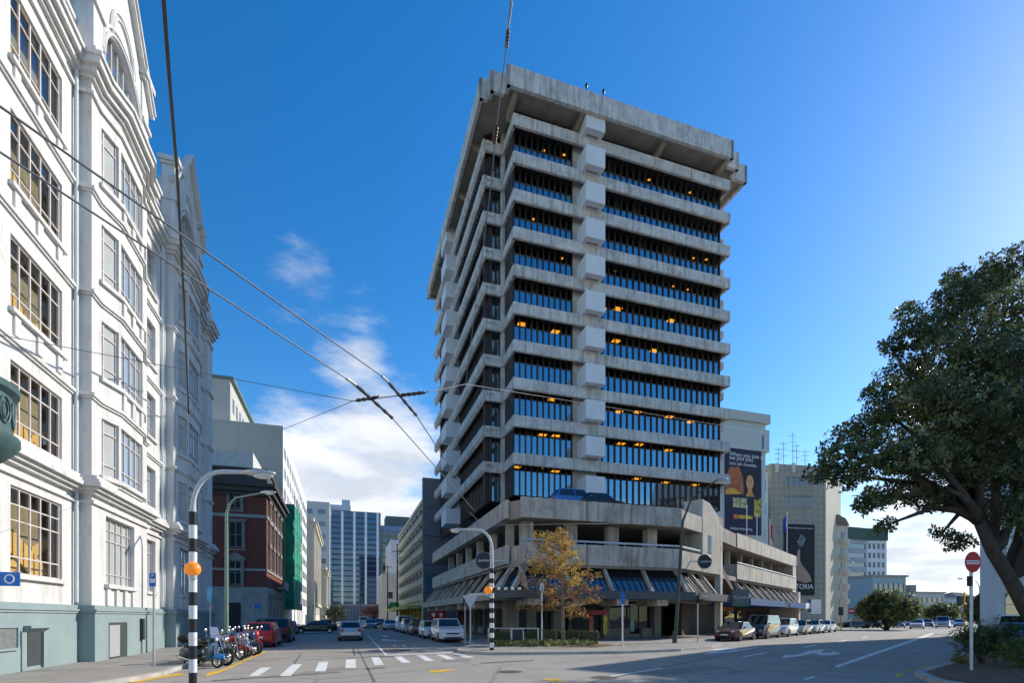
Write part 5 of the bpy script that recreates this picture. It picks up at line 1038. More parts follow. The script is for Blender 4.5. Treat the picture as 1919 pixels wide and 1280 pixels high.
dome_tree('street_tree', 'dark bushy tree on the left pavement far down the side street', 628, 1165, 115, 5.5, 4.6, .3, [leafmat('dark_bush_leaf', (.02, .032, .014), .3), DKL[0], DKL[0]], None, 15, .4, 5)  # much darker green leaves for this tree
# autumn tree at the corner
ab = G(1055, 1211); at_ = thing('autumn_tree', 'small street tree with sparse yellow and brown autumn leaves at the corner planter', 'tree', ab)
tk = MB(); r6 = random.Random(9); X0, Y0 = ab.x, ab.y
main = [Vector((X0, Y0, 0)), Vector((X0+.02, Y0, 1.2)), Vector((X0-.03, Y0, 2.4)), Vector((X0-.05, Y0, 3.8)), Vector((X0-.12, Y0, 5.4)), Vector((X0-.2, Y0, 7.0))]
tk.tube(main, [.13, .105, .09, .075, .05, .02], 8); cl = []
for i in range(46):
    k = i/45; z = 2.3+4.5*k; zz = z-.25; 
    src = Vector((X0-.05-.15*max(0, (zz-3.8)/3.2), Y0, zz)); lean = -.35; a = 2.399*i+r6.random(); w = (2.6 if z < 4.2 else 2.6-1.7*((z-4.2)/2.7)**.9)*r6.uniform(.6, 1.08)
    tip = src+Vector((math.cos(a)*w+lean, math.sin(a)*w, .25+.35*w*r6.uniform(.1, .5)-(.5 if z < 3 else 0))); limb(tk, src, tip, .04, .01, .1, 5, r6)
    for q in (.45, .75, 1.0): cl.append((src+(tip-src)*q+Vector((r6.gauss(0, .1), r6.gauss(0, .1), .08)), r6.uniform(.28, .5)))
for z in (6.4, 6.8, 7.15): cl.append((Vector((X0-.2+r6.gauss(0, .12), Y0, z)), .3))
tk.build('trunk', M('pale_bark', (.26, .20, .14), .9, .25, 4, .5), at_, smooth='full')
up = [c for c in cl if c[0].z > 4.1+.4*math.sin(c[0].x*3)]; lo = [c for c in cl if c not in up]
leaf_mesh('crown', up, 36, .12, AUT, at_, 4, shell=.3, flat=.8, ros=4, asp=.6)
leaf_mesh('crown', lo, 36, .12, [AUT[2], AUT[0], M('plum_leaf', (.26, .135, .10), .7, .3, 1)], at_, 5, shell=.3, flat=.8, ros=4, asp=.6)
# shrubs on the island
def shrub(name, label, px, py, w, d, h, mats, seed, leaf=.09, dens=70, n=9, cat='shrub', group=None, pos=None):
    b = pos or G(px, py); t = thing(name, label, cat, b, group); r = random.Random(seed); cl = []
    for i in range(n):
        a = 2.399*i; rr = math.sqrt((i+.5)/n)*.75; cl.append((b+Vector((math.cos(a)*rr*w/2, math.sin(a)*rr*d/2, h*(.42+.35*(1-rr)*r.uniform(.6, 1.2)))), Vector((w*.24, d*.24, h*.36))*r.uniform(.8, 1.2)))
    mb = MB()
    for c, _ in cl: limb(mb, b+Vector((0, 0, .1)), c, .022, .008, .1, 4, r)
    mb.build('stem', BRKM, t, smooth='full'); leaf_mesh('foliage', cl, dens, leaf, mats, t, seed, shell=.45, flat=1); return t
shrub('island_shrub', 'dark feathery shrub on the median island in front of the no-entry sign', 1838, 1252, 1.7, 1.5, 1.65, [DKL[1], MDL[0], DKL[0]], 21, .10, 80, 12, group='shrubs on the median island')
shrub('island_shrub', 'bright yellow-green shrub at the right edge of the median island', 1912, 1262, 1.3, 1.1, 1.15, MDL[1:]+MDL[:1], 22, .08, 100, 9, group='shrubs on the median island')
shrub('island_shrub', 'small golden tuft at the kerb end of the median island', 1800, 1252, .62, .55, .48, [MDL[2], MDL[1], AUT[1]], 23, .07, 190, 6, group='shrubs on the median island')
shrub('island_shrub', 'taller light green bush behind the dark shrub on the island', 1880, 1238, 1.8, 1.5, 1.75, [MDL[0], MDL[1], DKL[1]], 24, .09, 70, 10, group='shrubs on the median island')
# corner planter: hedges, low planting, rails, bin
def hedge(label, px0, px1, py, h, d, mats, seed, grp):
    a, b = G(px0, py), G(px1, py); t = thing('clipped_hedge', label, 'hedge', (a+b)/2, grp); u = (b-a).normalized(); v = Vector((-u.y, u.x, 0)); L_ = (b-a).length
    mb = MB(); fr = Fr(a, u, v); mb.fbox(fr, .06, L_-.06, .06, d-.06, .1, h-.06); mb.build('hedge_core', DKL[0], t)
    n = max(2, round(L_/.28)); m = max(2, round(d/.3)); k = max(2, round(h/.28)); cl = []
    for i in range(n):
        for j in range(m):
            for l in range(k): cl.append((fr.p(.12+(L_-.24)*i/(n-1), .12+(d-.24)*j/(m-1), .26+(h-.38)*l/(k-1)), .17))
    leaf_mesh('foliage', cl, 95, .06, mats, t, seed, shell=.8, flat=1, ros=4); return t
hedge('bright green clipped hedge block beside the bare white pole in the corner planter', 1017, 1043, 1211, .98, .9, [MDL[0], MDL[1], DKL[1]], 31, 'hedges in the corner planter')
hedge('dark clipped hedge behind the autumn tree trunk', 1046, 1088, 1209, .92, .8, DKL, 32, 'hedges in the corner planter')
hedge('dark clipped hedge at the right end of the corner planter', 1089, 1123, 1212.5, .95, 1.0, DKL, 33, 'hedges in the corner planter')
hedge('low dark hedge at the left end of the corner planter, behind the white rail', 917, 958, 1208, .85, .7, DKL, 34, 'hedges in the corner planter')
hedge('dark hedge between the litter bin and the bright hedge block', 984, 1015, 1207, .9, .7, DKL, 35, 'hedges in the corner planter')
gc = []; r7 = random.Random(8)
for i in range(150):
    px = r7.uniform(925, 1112); p = G(px, r7.uniform(1209.5, 1216)+(1.5 if px < 1040 else 0)); gc.append((p+Vector((0, 0, .24)), r7.uniform(.12, .26)))
tag(leaf_mesh('ground_cover', gc, 60, .13, [DKL[1], MDL[1], leafmat('cream_leaf', (.42, .40, .22), .3)], None, 41, shell=.4, flat=.9), kind='stuff')
lf = MB(); r8 = random.Random(77)
for i in range(900):
    a_ = r8.uniform(0, 6.28); q = Vector((X0-.2+r8.gauss(0, 3.2), Y0-1.2+r8.gauss(0, 1.9), .145)); 
    if q.y < 25.6 or q.x < -2: continue
    if q.y < 27.5 and q.x > 5: q.z = .016
    e1 = Vector((math.cos(a_), math.sin(a_), r8.uniform(-.2, .3)))*.05; e2 = Vector((-math.sin(a_), math.cos(a_), r8.uniform(-.1, .4)))*.035; lf.quad(q-e1, q+e2, q+e1, q-e2, r8.randint(0, 2))
tag(lf.build('fallen_leaves', AUT, None, recalc=False), kind='stuff')
a, b = G(914, 1213), G(1118, 1219); mb = MB(); u = (b-a).normalized(); v = Vector((-u.y, u.x, 0)); fr = Fr(a, u, v); L_ = (b-a).length
mb.fbox(fr, 0, L_, 0, 3.2, .1, .155); struct('planter_soil', mb, MATS['bark_mulch'])
# ------------------------------------------------------------ vehicles
TYRE = M('tyre_rubber', (.018, .018, .018), .85, .1, 5); RIM = M('alloy_rim', (.42, .43, .44), .35, .05, 4, metal=.7); TRIM = M('black_trim', (.02, .02, .022), .6, .1, 4)
CGL = glass('car_glass', refl=.03, gtint=(.85, .93, 1), dark=(.012, .015, .018)); HLM = M('headlamp_lens', (.62, .64, .66), .15, 0, spec=.6); TLM = M('tail_lamp_lens', (.38, .012, .015), .2, 0, spec=.6); PLM = M('number_plate', (.70, .70, .68), .5, 0)
def paint(name, col, metal=.25): return M(name, col, .32, .03, 1, metal=metal, coat=.6)
KIND = {  # L, W, H, hood, belt, windscreen base, roof front, roof rear, rear base, deck z, wheel radius
 'hatch': (4.1, 1.72, 1.48, .90, .95, 1.0, .25, -1.35, -1.93, .98, .31), 'sedan': (4.6, 1.76, 1.42, .88, .93, 1.05, .25, -.95, -1.6, 1.0, .32),
 'wagon': (4.6, 1.76, 1.46, .88, .94, 1.1, .3, -1.75, -2.15, .98, .32), 'suv': (4.5, 1.84, 1.68, 1.02, 1.06, 1.05, .35, -1.65, -2.08, 1.08, .36), 'van': (4.9, 1.86, 1.95, 1.10, 1.18, 1.65, .85, -2.2, -2.38, 1.2, .34)}
def make_car(kind, body_m, label, far=False, group=None, rack=False, cat=None):
    L_, W, H, hood, belt, ws, rf, rr, rb_, deck, wr = KIND[kind]; h = L_/2; xf, xr = h-.86, -h+.80; ar = wr+.06
    t = thing('van' if kind == 'van' else 'car', label, cat or ('van' if kind == 'van' else 'car'), (0, 0, 0), group)
    def arch(x): return [(x+ar*math.cos(math.pi*k/8), .26+ar*math.sin(math.pi*k/8)*1.03) for k in range(9)]
    out = [(h-.08, .24), (h, .36), (h+.01, .52), (h-.05, .70), (h-.22, hood-.10), (ws+.55, hood-.02), (ws, belt), (rf, belt+.01), (rr, belt+.015), (rb_, deck-.01)]
    out += [(-h+.22, deck), (-h+.05, deck-.05)] if kind == 'sedan' else [(-h+.09, deck-.06)]
    out += [(-h, .66), (-h+.0, .45), (-h+.08, .26)] + [(x, z) for x, z in arch(xr)[::-1]] + [(x, z) for x, z in arch(xf)[::-1]]
    mb = MB()
    def tw(x, z): k = abs(x)/h; return (1-.16*max(0, (k-.72)/.28)**2)*(1-.035*max(0, (z-.6)/.5))*(1-.02*max(0, (.4-z)/.3))
    n = len(out)
    vs = [(x, s*W/2*tw(x, z), z) for s in (1, -1) for x, z in out]
    mb.add(vs, [tuple(range(n)), tuple(range(2*n-1, n-1, -1))]+[(i, n+i, n+(i+1) % n, (i+1) % n) for i in range(n)])
    bd = mb.build('body', body_m, t, bevel=.045)
    # cabin
    wb, wt = W/2*.955, W/2*.80; b4 = [(ws, wb), (rb_, wb*.96)]; t4 = [(rf, wt), (rr, wt*.97)]
    def corner(x, y, z): return Vector((x, y, z))
    BZ, TZ = belt-.02, H
    P8 = [corner(ws, -wb, BZ), corner(ws, wb, BZ), corner(rb_, wb*.96, BZ), corner(rb_, -wb*.96, BZ), corner(rf, -wt, TZ), corner(rf, wt, TZ), corner(rr, wt*.97, TZ-.02), corner(rr, -wt*.97, TZ-.02)]
    mb = MB(); mb.hexa(P8); mb.build('cabin', body_m, t, bevel=.05)
    def pane(a, b, c, d, s0, s1, t0, t1, name='window'):
        def q(s, tt): return (a*(1-s)+b*s)*(1-tt)+(d*(1-s)+c*s)*tt
        nn = (b-a).cross(d-a).normalized(); ctr = (a+b+c+d)/4
        if nn.dot(ctr-Vector((0, 0, (BZ+TZ)/2))) < 0: nn = -nn
        mb = MB(); p = [q(s0, t0), q(s1, t0), q(s1, t1), q(s0, t1)]; mb.hexa([x-nn*.02 for x in p]+[x+nn*.006 for x in p]); mb.build(name, CGL, t)
    pane(P8[0], P8[1], P8[5], P8[4], .06, .94, .08, .90, 'windscreen'); pane(P8[3], P8[2], P8[6], P8[7], .08, .92, .14, .88, 'rear_window')
    for a, b, c, d in ((P8[0], P8[3], P8[7], P8[4]), (P8[1], P8[2], P8[6], P8[5])):
        pane(a, b, c, d, .06, .44, .10, .88); pane(a, b, c, d, .47, .93 if kind != 'van' else .70, .10, .88)
        if kind == 'van': pane(a, b, c, d, .73, .96, .10, .88)
    for x in (xf, xr):
        for s in (-1, 1):
            y = s*(W/2-.10); w = thing('wheel', None, None, (0, 0, 0)); bpy.data.objects.remove(w)
            mb = MB(); mb.lathe((x, y, wr), [(wr*.62, -.09), (wr*.93, -.10), (wr, -.06), (wr, .06), (wr*.93, .10), (wr*.62, .09), (.0, .05)], 20, axis='y') if s > 0 else mb.lathe((x, y, wr), [(wr*.62, .09), (wr*.93, .10), (wr, .06), (wr, -.06), (wr*.93, -.10), (wr*.62, -.09), (.0, -.05)], 20, axis='y')
            w = mb.build('wheel', TYRE, t, smooth=True)
            if not far:
                mb = MB(); mb.lathe((x, y+s*.075, wr), [(wr*.64, -.01*s), (wr*.60, .02*s), (wr*.2, .0), (.001, .018*s)], 20, axis='y')
                for k in range(5): a = 6.283*k/5; mb.bar(Vector((x, y+s*.09, wr)), Vector((x+wr*.6*math.cos(a), y+s*.095, wr+wr*.6*math.sin(a))), .05, .02)
                mb.build('rim', RIM, w, smooth=True)
    mb = MB(); mb.box(-h+.35, h-.35, -W/2+.12, W/2-.12, .2, .5); mb.build('underbody', TRIM, t)
    for s in (-1, 1):
        mb = MB(); mb.ell((h-.155, s*(W/2-.33), .70), (.15, .20, .075), 12, 6); mb.build('headlight', HLM, t, smooth=True)
        zt_ = .80 if kind not in ('van', 'suv') else .95
        mb = MB(); mb.box(-h-.005, -h+.2, s*(W/2-.26)-.11, s*(W/2-.26)+.11, zt_-.12, zt_+.1); mb.build('tail_light', TLM, t, bevel=.03)
        if not far: mb = MB(); mb.ell((ws-.25, s*(W/2+.07), belt+.08), (.07, .10, .065), 10, 6); mb.build('mirror', body_m, t, smooth=True)
    mb = MB(); mb.box(h-.1, h+.02, -.46, .46, .58, .68) if True else None; mb.build('grille', TRIM, t, bevel=.015)
    mb = MB(); mb.box(h-.15, h+.022, -W/2+.30, W/2-.30, .27, .38); mb.build('air_intake', TRIM, t, bevel=.015)
    mb = MB(); mb.box(h, h+.03, -.26, .26, .43, .54); mb.build('number_plate', PLM, t)
    mb = MB(); mb.box(-h-.03, -h, -.26, .26, .55, .66); mb.build('number_plate', PLM, t)
    if not far: mb = MB(); mb.box(-h-.02, -h+.1, -W/2+.22, W/2-.22, .27, .36); mb.build('bumper_strip', TRIM, t, bevel=.015)
    if rack:
        for x in (.1, -.7, -1.5): mb = MB(); mb.bar((x, -W/2+.12, H+.12), (x, W/2-.12, H+.12), .06, .05); mb.tube([(x, -W/2+.3, H-.03), (x, -W/2+.3, H+.12)], .025, 6); mb.tube([(x, W/2-.3, H-.03), (x, W/2-.3, H+.12)], .025, 6); mb.build('roof_rack_bar', TRIM, t)
    return t
def put(t, pos, head, z=.004): t.location = (pos[0], pos[1], z); t.rotation_euler = (0, 0, math.atan2(head[1], head[0])); return t
SIL = paint('silver_paint', (.46, .47, .49), .5); WHT = paint('white_car_paint', (.74, .75, .76), 0); RED = paint('red_car_paint', (.42, .02, .025), .1); MAR = paint('maroon_paint', (.095, .016, .02), .2); BLK = paint('black_car_paint', (.013, .013, .015), .1); DBL = paint('dark_blue_paint', (.02, .055, .13), .3); BLU = paint('blue_paint', (.035, .15, .42), .1); GRY2 = paint('dark_grey_paint', (.055, .055, .06), .4); BEI = paint('beige_paint', (.36, .33, .29), .4); DRD = paint('dark_red_paint', (.16, .015, .02), .2)
gl_ = 'cars parked and driving on the side street'; gr_ = 'cars parked along the avenue kerb'; gf_ = 'traffic far down the avenue'
D1n = (-D1.x, -D1.y); R1n = (-R1.x, -R1.y)
def gx(px, Y): return ((px-960)/F*Y, Y)
put(make_car('hatch', RED, 'bright red hatchback parked behind the motorcycles on the left kerb', group=gl_), gx(494, 31.5), D1)
put(make_car('suv', BLK, 'black car parked in front of the red hatchback at the left kerb', group=gl_), gx(524, 37.5), D1)
put(make_car('suv', DBL, 'dark blue car standing by the brick building, above the red hatchback roof', group=gl_), gx(497, 45), (-D2.x, -D2.y))
put(make_car('sedan', BLU, 'light blue sedan beside the green netting in front of the street office', group=gl_), gx(540, 54), D1)
put(make_car('sedan', BLK, 'black sedan turned side-on across the left half of the side street', group=gl_), gx(592, 58), (-D2.x, -D2.y))
put(make_car('hatch', GRY2, 'dark grey car just beyond the side-on black sedan', far=True, group=gl_), gx(612, 72), D1)
put(make_car('wagon', SIL, 'silver station wagon seen from behind, driving up the middle of the side street', group=gl_), gx(657, 40.5), D1)
put(make_car('van', WHT, 'white van far up the side street beyond the silver wagon', far=True, group=gl_), gx(681, 105), D1)
put(make_car('sedan', BLU, 'blue car coming down the side street, right of the silver wagon', far=True, group=gl_), gx(695, 82), D1n)
put(make_car('sedan', SIL, 'silver sedan coming down the side street near the parking garage', far=True, group=gl_), gx(731, 72), D1n)
put(make_car('hatch', DRD, 'small red car far down the street beside the far utility poles', far=True, group=gl_), gx(712, 100), D1n)
put(make_car('suv', WHT, 'white SUV nearest in the row on the right kerb of the side street', group=gl_), gx(838, 38.2), D1n)
put(make_car('hatch', WHT, 'white hatchback second in the row on the right kerb of the side street', group=gl_), gx(808, 44.3), D1n)
put(make_car('hatch', DRD, 'dark red hatchback third in the row on the right kerb of the side street', group=gl_), gx(786, 50.5), D1n)
put(make_car('suv', SIL, 'silver SUV fourth in the row on the right kerb of the side street', far=True, group=gl_), gx(770, 57), D1n)
put(make_car('van', WHT, 'white van last in the row on the right kerb of the side street', far=True, group=gl_), gx(757.5, 64), D1n)
put(make_car('sedan', MAR, 'maroon sedan parked first in the row by the concrete podium on the avenue', group=gr_), (17.0, 39.6), R1n)
def rk(t_): return (16.2+.67*t_, 38.5+.742*t_)
put(make_car('van', GRY2, 'dark grey van with roof rack bars parked behind the maroon sedan', group=gr_, rack=True), rk(7.3), R1n)
put(make_car('suv', WHT, 'white SUV parked behind the dark grey van on the avenue', group=gr_), rk(13.6), R1n)
put(make_car('hatch', BEI, 'beige hatchback parked between two white cars on the avenue', group=gr_), rk(19.6), R1n)
put(make_car('hatch', WHT, 'white hatchback parked behind the beige hatchback on the avenue', group=gr_), rk(25.3), R1n)
put(make_car('sedan', WHT, 'white sedan at the far end of the row parked on the avenue', group=gr_), rk(30.9), R1n)
for (kind, mm, px, Y, hd, lab) in (('suv', DBL, 1603, 84, (-.9, .3), 'dark teal blue car near the far yellow signal pole on the avenue'), ('sedan', BLK, 1622, 88, (-.9, .2), 'black car beside the dark teal blue car on the avenue'), ('van', WHT, 1630, 100, R1n, 'white van behind the rounded avenue tree'),
        ('hatch', BLU, 1685, 88, (-.6, -.8), 'bright blue hatchback in the traffic below the rounded avenue tree'), ('sedan', SIL, 1719, 80, (-.62, -.78), 'silver sedan leading the traffic on the avenue'), ('hatch', GRY2, 1706, 98, (-.6, -.8), 'grey hatchback behind the silver sedan in the traffic'), ('sedan', DBL, 1738, 96, (-.6, -.8), 'dark blue sedan behind the silver sedan in the traffic'), ('van', SIL, 1767, 86, (-.62, -.78), 'silver van at the right of the traffic on the avenue'),
        ('sedan', BLU, 1800, 92, R1n, 'blue sedan beside the near yellow signal pole'), ('hatch', DRD, 1752, 125, R1n, 'small red car far behind the traffic'), ('suv', WHT, 1785, 130, R1n, 'small white car far behind the silver van'), ('hatch', GRY2, 1664, 108, (-.7, -.7), 'dark car under the rounded avenue tree')):
    put(make_car(kind, mm, lab, far=True, group=gf_), gx(px, Y), hd)
put(make_car('van', WHT, 'white van with blue tint behind the island shrubs at the right edge', group=None), gx(1898, 36), R1)
put(make_car('wagon', BLU, 'blue car behind the island shrubs at the right edge', group=None), gx(1908, 31), R1)
for (mm, px, py, kind, lab, dz) in ((BLU, 1080, 921, 'suv', 'blue car parked on the top deck of the podium above the parapet', 0), (BLK, 1126, 928, 'hatch', 'black car parked on the top deck of the podium, right of the blue one', 0)):
    H = KIND[kind][2]; Y = F*(10.05+H-EYE)/(HZ-py); put(make_car(kind, mm, lab), gx(px, max(Y, 40.6)), (D2.x, D2.y), 10.05)
# ------------------------------------------------------------ motorcycles and scooters
CHR = M('chrome', (.6, .6, .6), .2, .03, 3, metal=1.0); SEAT = M('black_vinyl', (.02, .02, .02), .5, .1, 5); ENG = M('engine_metal', (.20, .20, .21), .45, .3, 14, metal=.6); LEN = HLM
def wheel(t, x, r, w):
    mb = MB(); mb.lathe((x, 0, r), [(r*.74, -w*.7), (r*.92, -w), (r, -w*.5), (r, w*.5), (r*.92, w), (r*.74, w*.7), (r*.74, -w*.7)], 24, axis='y'); wh = mb.build('wheel', TYRE, t, smooth=True)
    mb = MB(); mb.lathe((x, 0, r), [(r*.74, -w*.5), (r*.68, -w*.4), (r*.68, w*.4), (r*.74, w*.5)], 24, axis='y'); mb.lathe((x, 0, r), [(.001, -w*.9), (.06, -w*.9), (.06, w*.9), (.001, w*.9)], 12, axis='y')
    for k in range(7): a = 6.283*k/7; mb.bar(Vector((x+.04*math.cos(a), 0, r+.04*math.sin(a))), Vector((x+r*.7*math.cos(a), 0, r+r*.7*math.sin(a))), .03, .03)
    mb.build('rim', RIM, wh, smooth=True)
def bars(t, x, z, w=.34, mir=True):
    mb = MB(); mb.tube([(x-.16, -w, z+.02), (x-.04, -w*.6, z+.05), (x, 0, z), (x-.04, w*.6, z+.05), (x-.16, w, z+.02)], .016, 7); hb = mb.build('handlebar', CHR, t, smooth=True)
    for s in (-1, 1):
        mb = MB(); mb.tube([(x-.1, s*w*.8, z+.03), (x-.17, s*w, z+.02)], .024, 7); mb.build('grip', SEAT, hb, smooth=True)
        if mir:
            mb = MB(); mb.tube([(x-.06, s*w*.72, z+.04), (x+.0, s*w*.95, z+.24)], .008, 5); mb.ell((x+.0, s*w*1.0, z+.27), (.02, .075, .055), 10, 6); mb.build('mirror', CHR, hb, smooth=True)
def scooter(label, bm, fm, box=True, screen=True, group='motorcycles parked at the left kerb'):
    t = thing('scooter', label, 'scooter', (0, 0, 0), group); wheel(t, .66, .24, .055); wheel(t, -.60, .24, .06)
    mb = MB(); mb.ell((-.50, 0, .50), (.50, .20, .24), 16, 10); mb.ell((-.80, 0, .56), (.22, .15, .17), 12, 8); mb.build('rear_body', bm, t, smooth='full')
    mb = MB(); mb.vprism(Fr((0, 0), (1, 0), (0, 1)), [(-.25, .24), (.26, .24), (.30, .34), (-.20, .36)], -.17, .17); mb.build('footboard', SEAT, t, bevel=.03)
    mb = MB(); n = 7
    prof = [(.25, .26), (.33, .32), (.40, .55), (.40, .78), (.36, .92)]
    for i in range(len(prof)-1):
        for j in range(n):
            def q(i, j, o=0): y = -.21+.42*j/n; x, z = prof[i]; c = 1-(y/.24)**2; return (x+.09*c+o, y*(1 if i < 4 else .8), z)
            mb.hexa([q(i, j, -.03), q(i, j), q(i, j+1), q(i, j+1, -.03), q(i+1, j, -.03), q(i+1, j), q(i+1, j+1), q(i+1, j+1, -.03)])
    mb.build('leg_shield', fm, t)
    mb = MB(); mb.ell((.66, 0, .36), (.30, .11, .15), 14, 8, zmin=-.35); mb.build('front_mudguard', fm, t, smooth='full')
    mb = MB(); mb.tube([(.66, .07, .24), (.60, .06, .5), (.44, .0, .9)], .025, 7); mb.tube([(.66, -.07, .24), (.60, -.06, .5), (.44, 0, .9)], .025, 7); mb.build('fork', CHR, t, smooth=True)
    mb = MB(); mb.ell((.42, 0, .98), (.13, .17, .10), 14, 8); mb.build('headset', bm, t, smooth='full'); mb = MB(); mb.ell((.51, 0, .98), (.06, .08, .07), 12, 8); mb.build('headlight', HLM, t, smooth='full')
    bars(t, .40, 1.02)
    mb = MB(); mb.ell((-.38, 0, .76), (.44, .15, .085), 16, 8); mb.build('seat', SEAT, t, smooth='full')
    mb = MB(); mb.ell((-.99, 0, .58), (.05, .10, .06), 10, 6); mb.build('tail_light', TLM, t, smooth='full')
    mb = MB(); mb.box(-1.03, -1.0, -.1, .1, .36, .5); mb.build('number_plate', PLM, t)
    mb = MB(); mb.tube([(-.9, -.17, .32), (-.5, -.19, .26), (-.2, -.16, .24)], [.055, .05, .02], 8); mb.build('exhaust', CHR, t, smooth=True)
    mb = MB(); mb.tube([(-.1, .1, .25), (-.15, .2, .02)], .012, 5); mb.build('stand', CHR, t)
    if box:
        mb = MB(); mb.ell((-.92, 0, 1.0), (.23, .22, .17), 14, 8); mb.build('top_box', SEAT, t, smooth='full'); mb = MB(); mb.tube([(-.75, -.12, .70), (-1.0, -.12, .84)], .012, 5); mb.tube([(-.75, .12, .70), (-1.0, .12, .84)], .012, 5); mb.build('luggage_rack', CHR, t)
    if screen:
        mb = MB(); mb.add([(.50, -.2, 1.03), (.50, .2, 1.03), (.36, .17, 1.42), (.36, -.17, 1.42)], [(0, 1, 2, 3)]); mb.build('windscreen', glass('clear_screen', (.80, .83, .83), .0, (.25, .25, .25)), t)
    return t
def motorbike(label, tm, fm, fairing=False, group='motorcycles parked at the left kerb'):
    t = thing('motorcycle', label, 'motorcycle', (0, 0, 0), group); wheel(t, .74, .31, .06); wheel(t, -.68, .31, .075)
    mb = MB(); mb.ell((.12, 0, .86), (.30, .16, .14), 14, 8); mb.build('fuel_tank', tm, t, smooth='full')
    mb = MB(); mb.ell((-.38, 0, .82), (.36, .14, .07), 14, 8); mb.ell((-.70, 0, .90), (.18, .10, .055), 10, 6); mb.build('seat', SEAT, t, smooth='full')
    mb = MB(); mb.ell((-.82, 0, .84), (.22, .09, .08), 12, 6); mb.build('tail', tm, t, smooth='full')
    mb = MB(); mb.box(-.18, .28, -.15, .15, .28, .62); mb.tube([(.08, 0, .55), (.2, 0, .76)], .1, 10); mb.tube([(.02, -.2, .40), (.02, .2, .40)], .11, 12); mb.build('engine', ENG, t, bevel=.03)
    mb = MB(); mb.tube([(.46, 0, .92), (.1, 0, .72), (-.3, 0, .7), (-.75, 0, .8)], .03, 7); mb.tube([(.42, .0, .85), (.3, .12, .35), (-.15, .13, .3), (-.68, .11, .31)], .025, 7); mb.tube([(.42, .0, .85), (.3, -.12, .35), (-.15, -.13, .3), (-.68, -.11, .31)], .025, 7); mb.build('chassis', fm, t, smooth=True)
    mb = MB(); mb.tube([(.74, .09, .31), (.42, .09, .98)], .026, 7); mb.tube([(.74, -.09, .31), (.42, -.09, .98)], .026, 7); mb.build('fork', CHR, t, smooth=True)
    mb = MB(); mb.ell((.74, 0, .42), (.30, .075, .24), 14, 8, zmin=.1); mb.build('front_mudguard', tm, t, smooth='full')
    bars(t, .40, 1.04, .36)
    mb = MB(); mb.ell((.56, 0, .93), (.09, .10, .10), 12, 8); mb.build('headlight', CHR if not fairing else HLM, t, smooth='full')
    if fairing: mb = MB(); mb.ell((.46, 0, .90), (.2, .2, .24), 14, 8); mb.build('fairing', tm, t, smooth='full')
    mb = MB(); mb.tube([(.3, -.16, .4), (-.1, -.18, .28), (-.85, -.19, .42)], [.03, .04, .055], 8); mb.build('exhaust', CHR, t, smooth=True)
    mb = MB(); mb.ell((-1.0, 0, .86), (.04, .07, .04), 8, 5); mb.build('tail_light', TLM, t, smooth='full'); mb = MB(); mb.box(-1.02, -.99, -.09, .09, .6, .74); mb.build('number_plate', PLM, t)
    mb = MB(); mb.tube([(-.05, .1, .32), (-.1, .26, .02)], .013, 5); mb.build('stand', CHR, t); return t
TBL = paint('teal_blue_scooter_paint', (.02, .05, .06), .3); CYB = paint('cyan_blue_paint', (.01, .20, .52), .1)
s1 = scooter('nearest scooter with black body, blue front mudguard, black top box and windscreen', TBL, paint('blue_shield_paint', (.06, .11, .15), .3))
for o in s1.children:
    if o.name.startswith('front_mudguard'): o.data.materials[0] = CYB
hd = Vector((.955, -.30))
def bike(t, px, py, ang=0, lean=5):
    p = G(px, py); t.location = (p.x, p.y, .004); t.rotation_euler = (rad(-lean), 0, math.atan2(hd.y, hd.x)+rad(ang)); return t
bike(s1, 380, 1252, 0)
bike(motorbike('silver and dark motorcycle second in the row, behind the nearest scooter', paint('bike_grey', (.12, .12, .13), .5), ENG), 402, 1244.5, -6)
bike(motorbike('red-tanked motorcycle third in the row beside the kerb', RED, TRIM), 428, 1237, -8)
bike(scooter('grey scooter without top box, fourth in the row of motorcycles', GRY2, SIL, False, False), 444, 1231.5, -4)
bike(motorbike('red and blue fairing motorcycle, last in the row before the red hatchback', RED, BLU, True), 464, 1226, -10)
bike(motorbike('black motorcycle squeezed between the nearest scooter and the silver motorcycle', BLK, TRIM), 392, 1248, 4, 8)
bike(scooter('dark red scooter with top box between the red-tanked motorcycle and the grey scooter', DRD, DRD, True, False), 436, 1234, -2)
bike(motorbike('dark blue motorcycle with small fairing beside the last red and blue one', DBL, TRIM, True), 455, 1228.5, -6)
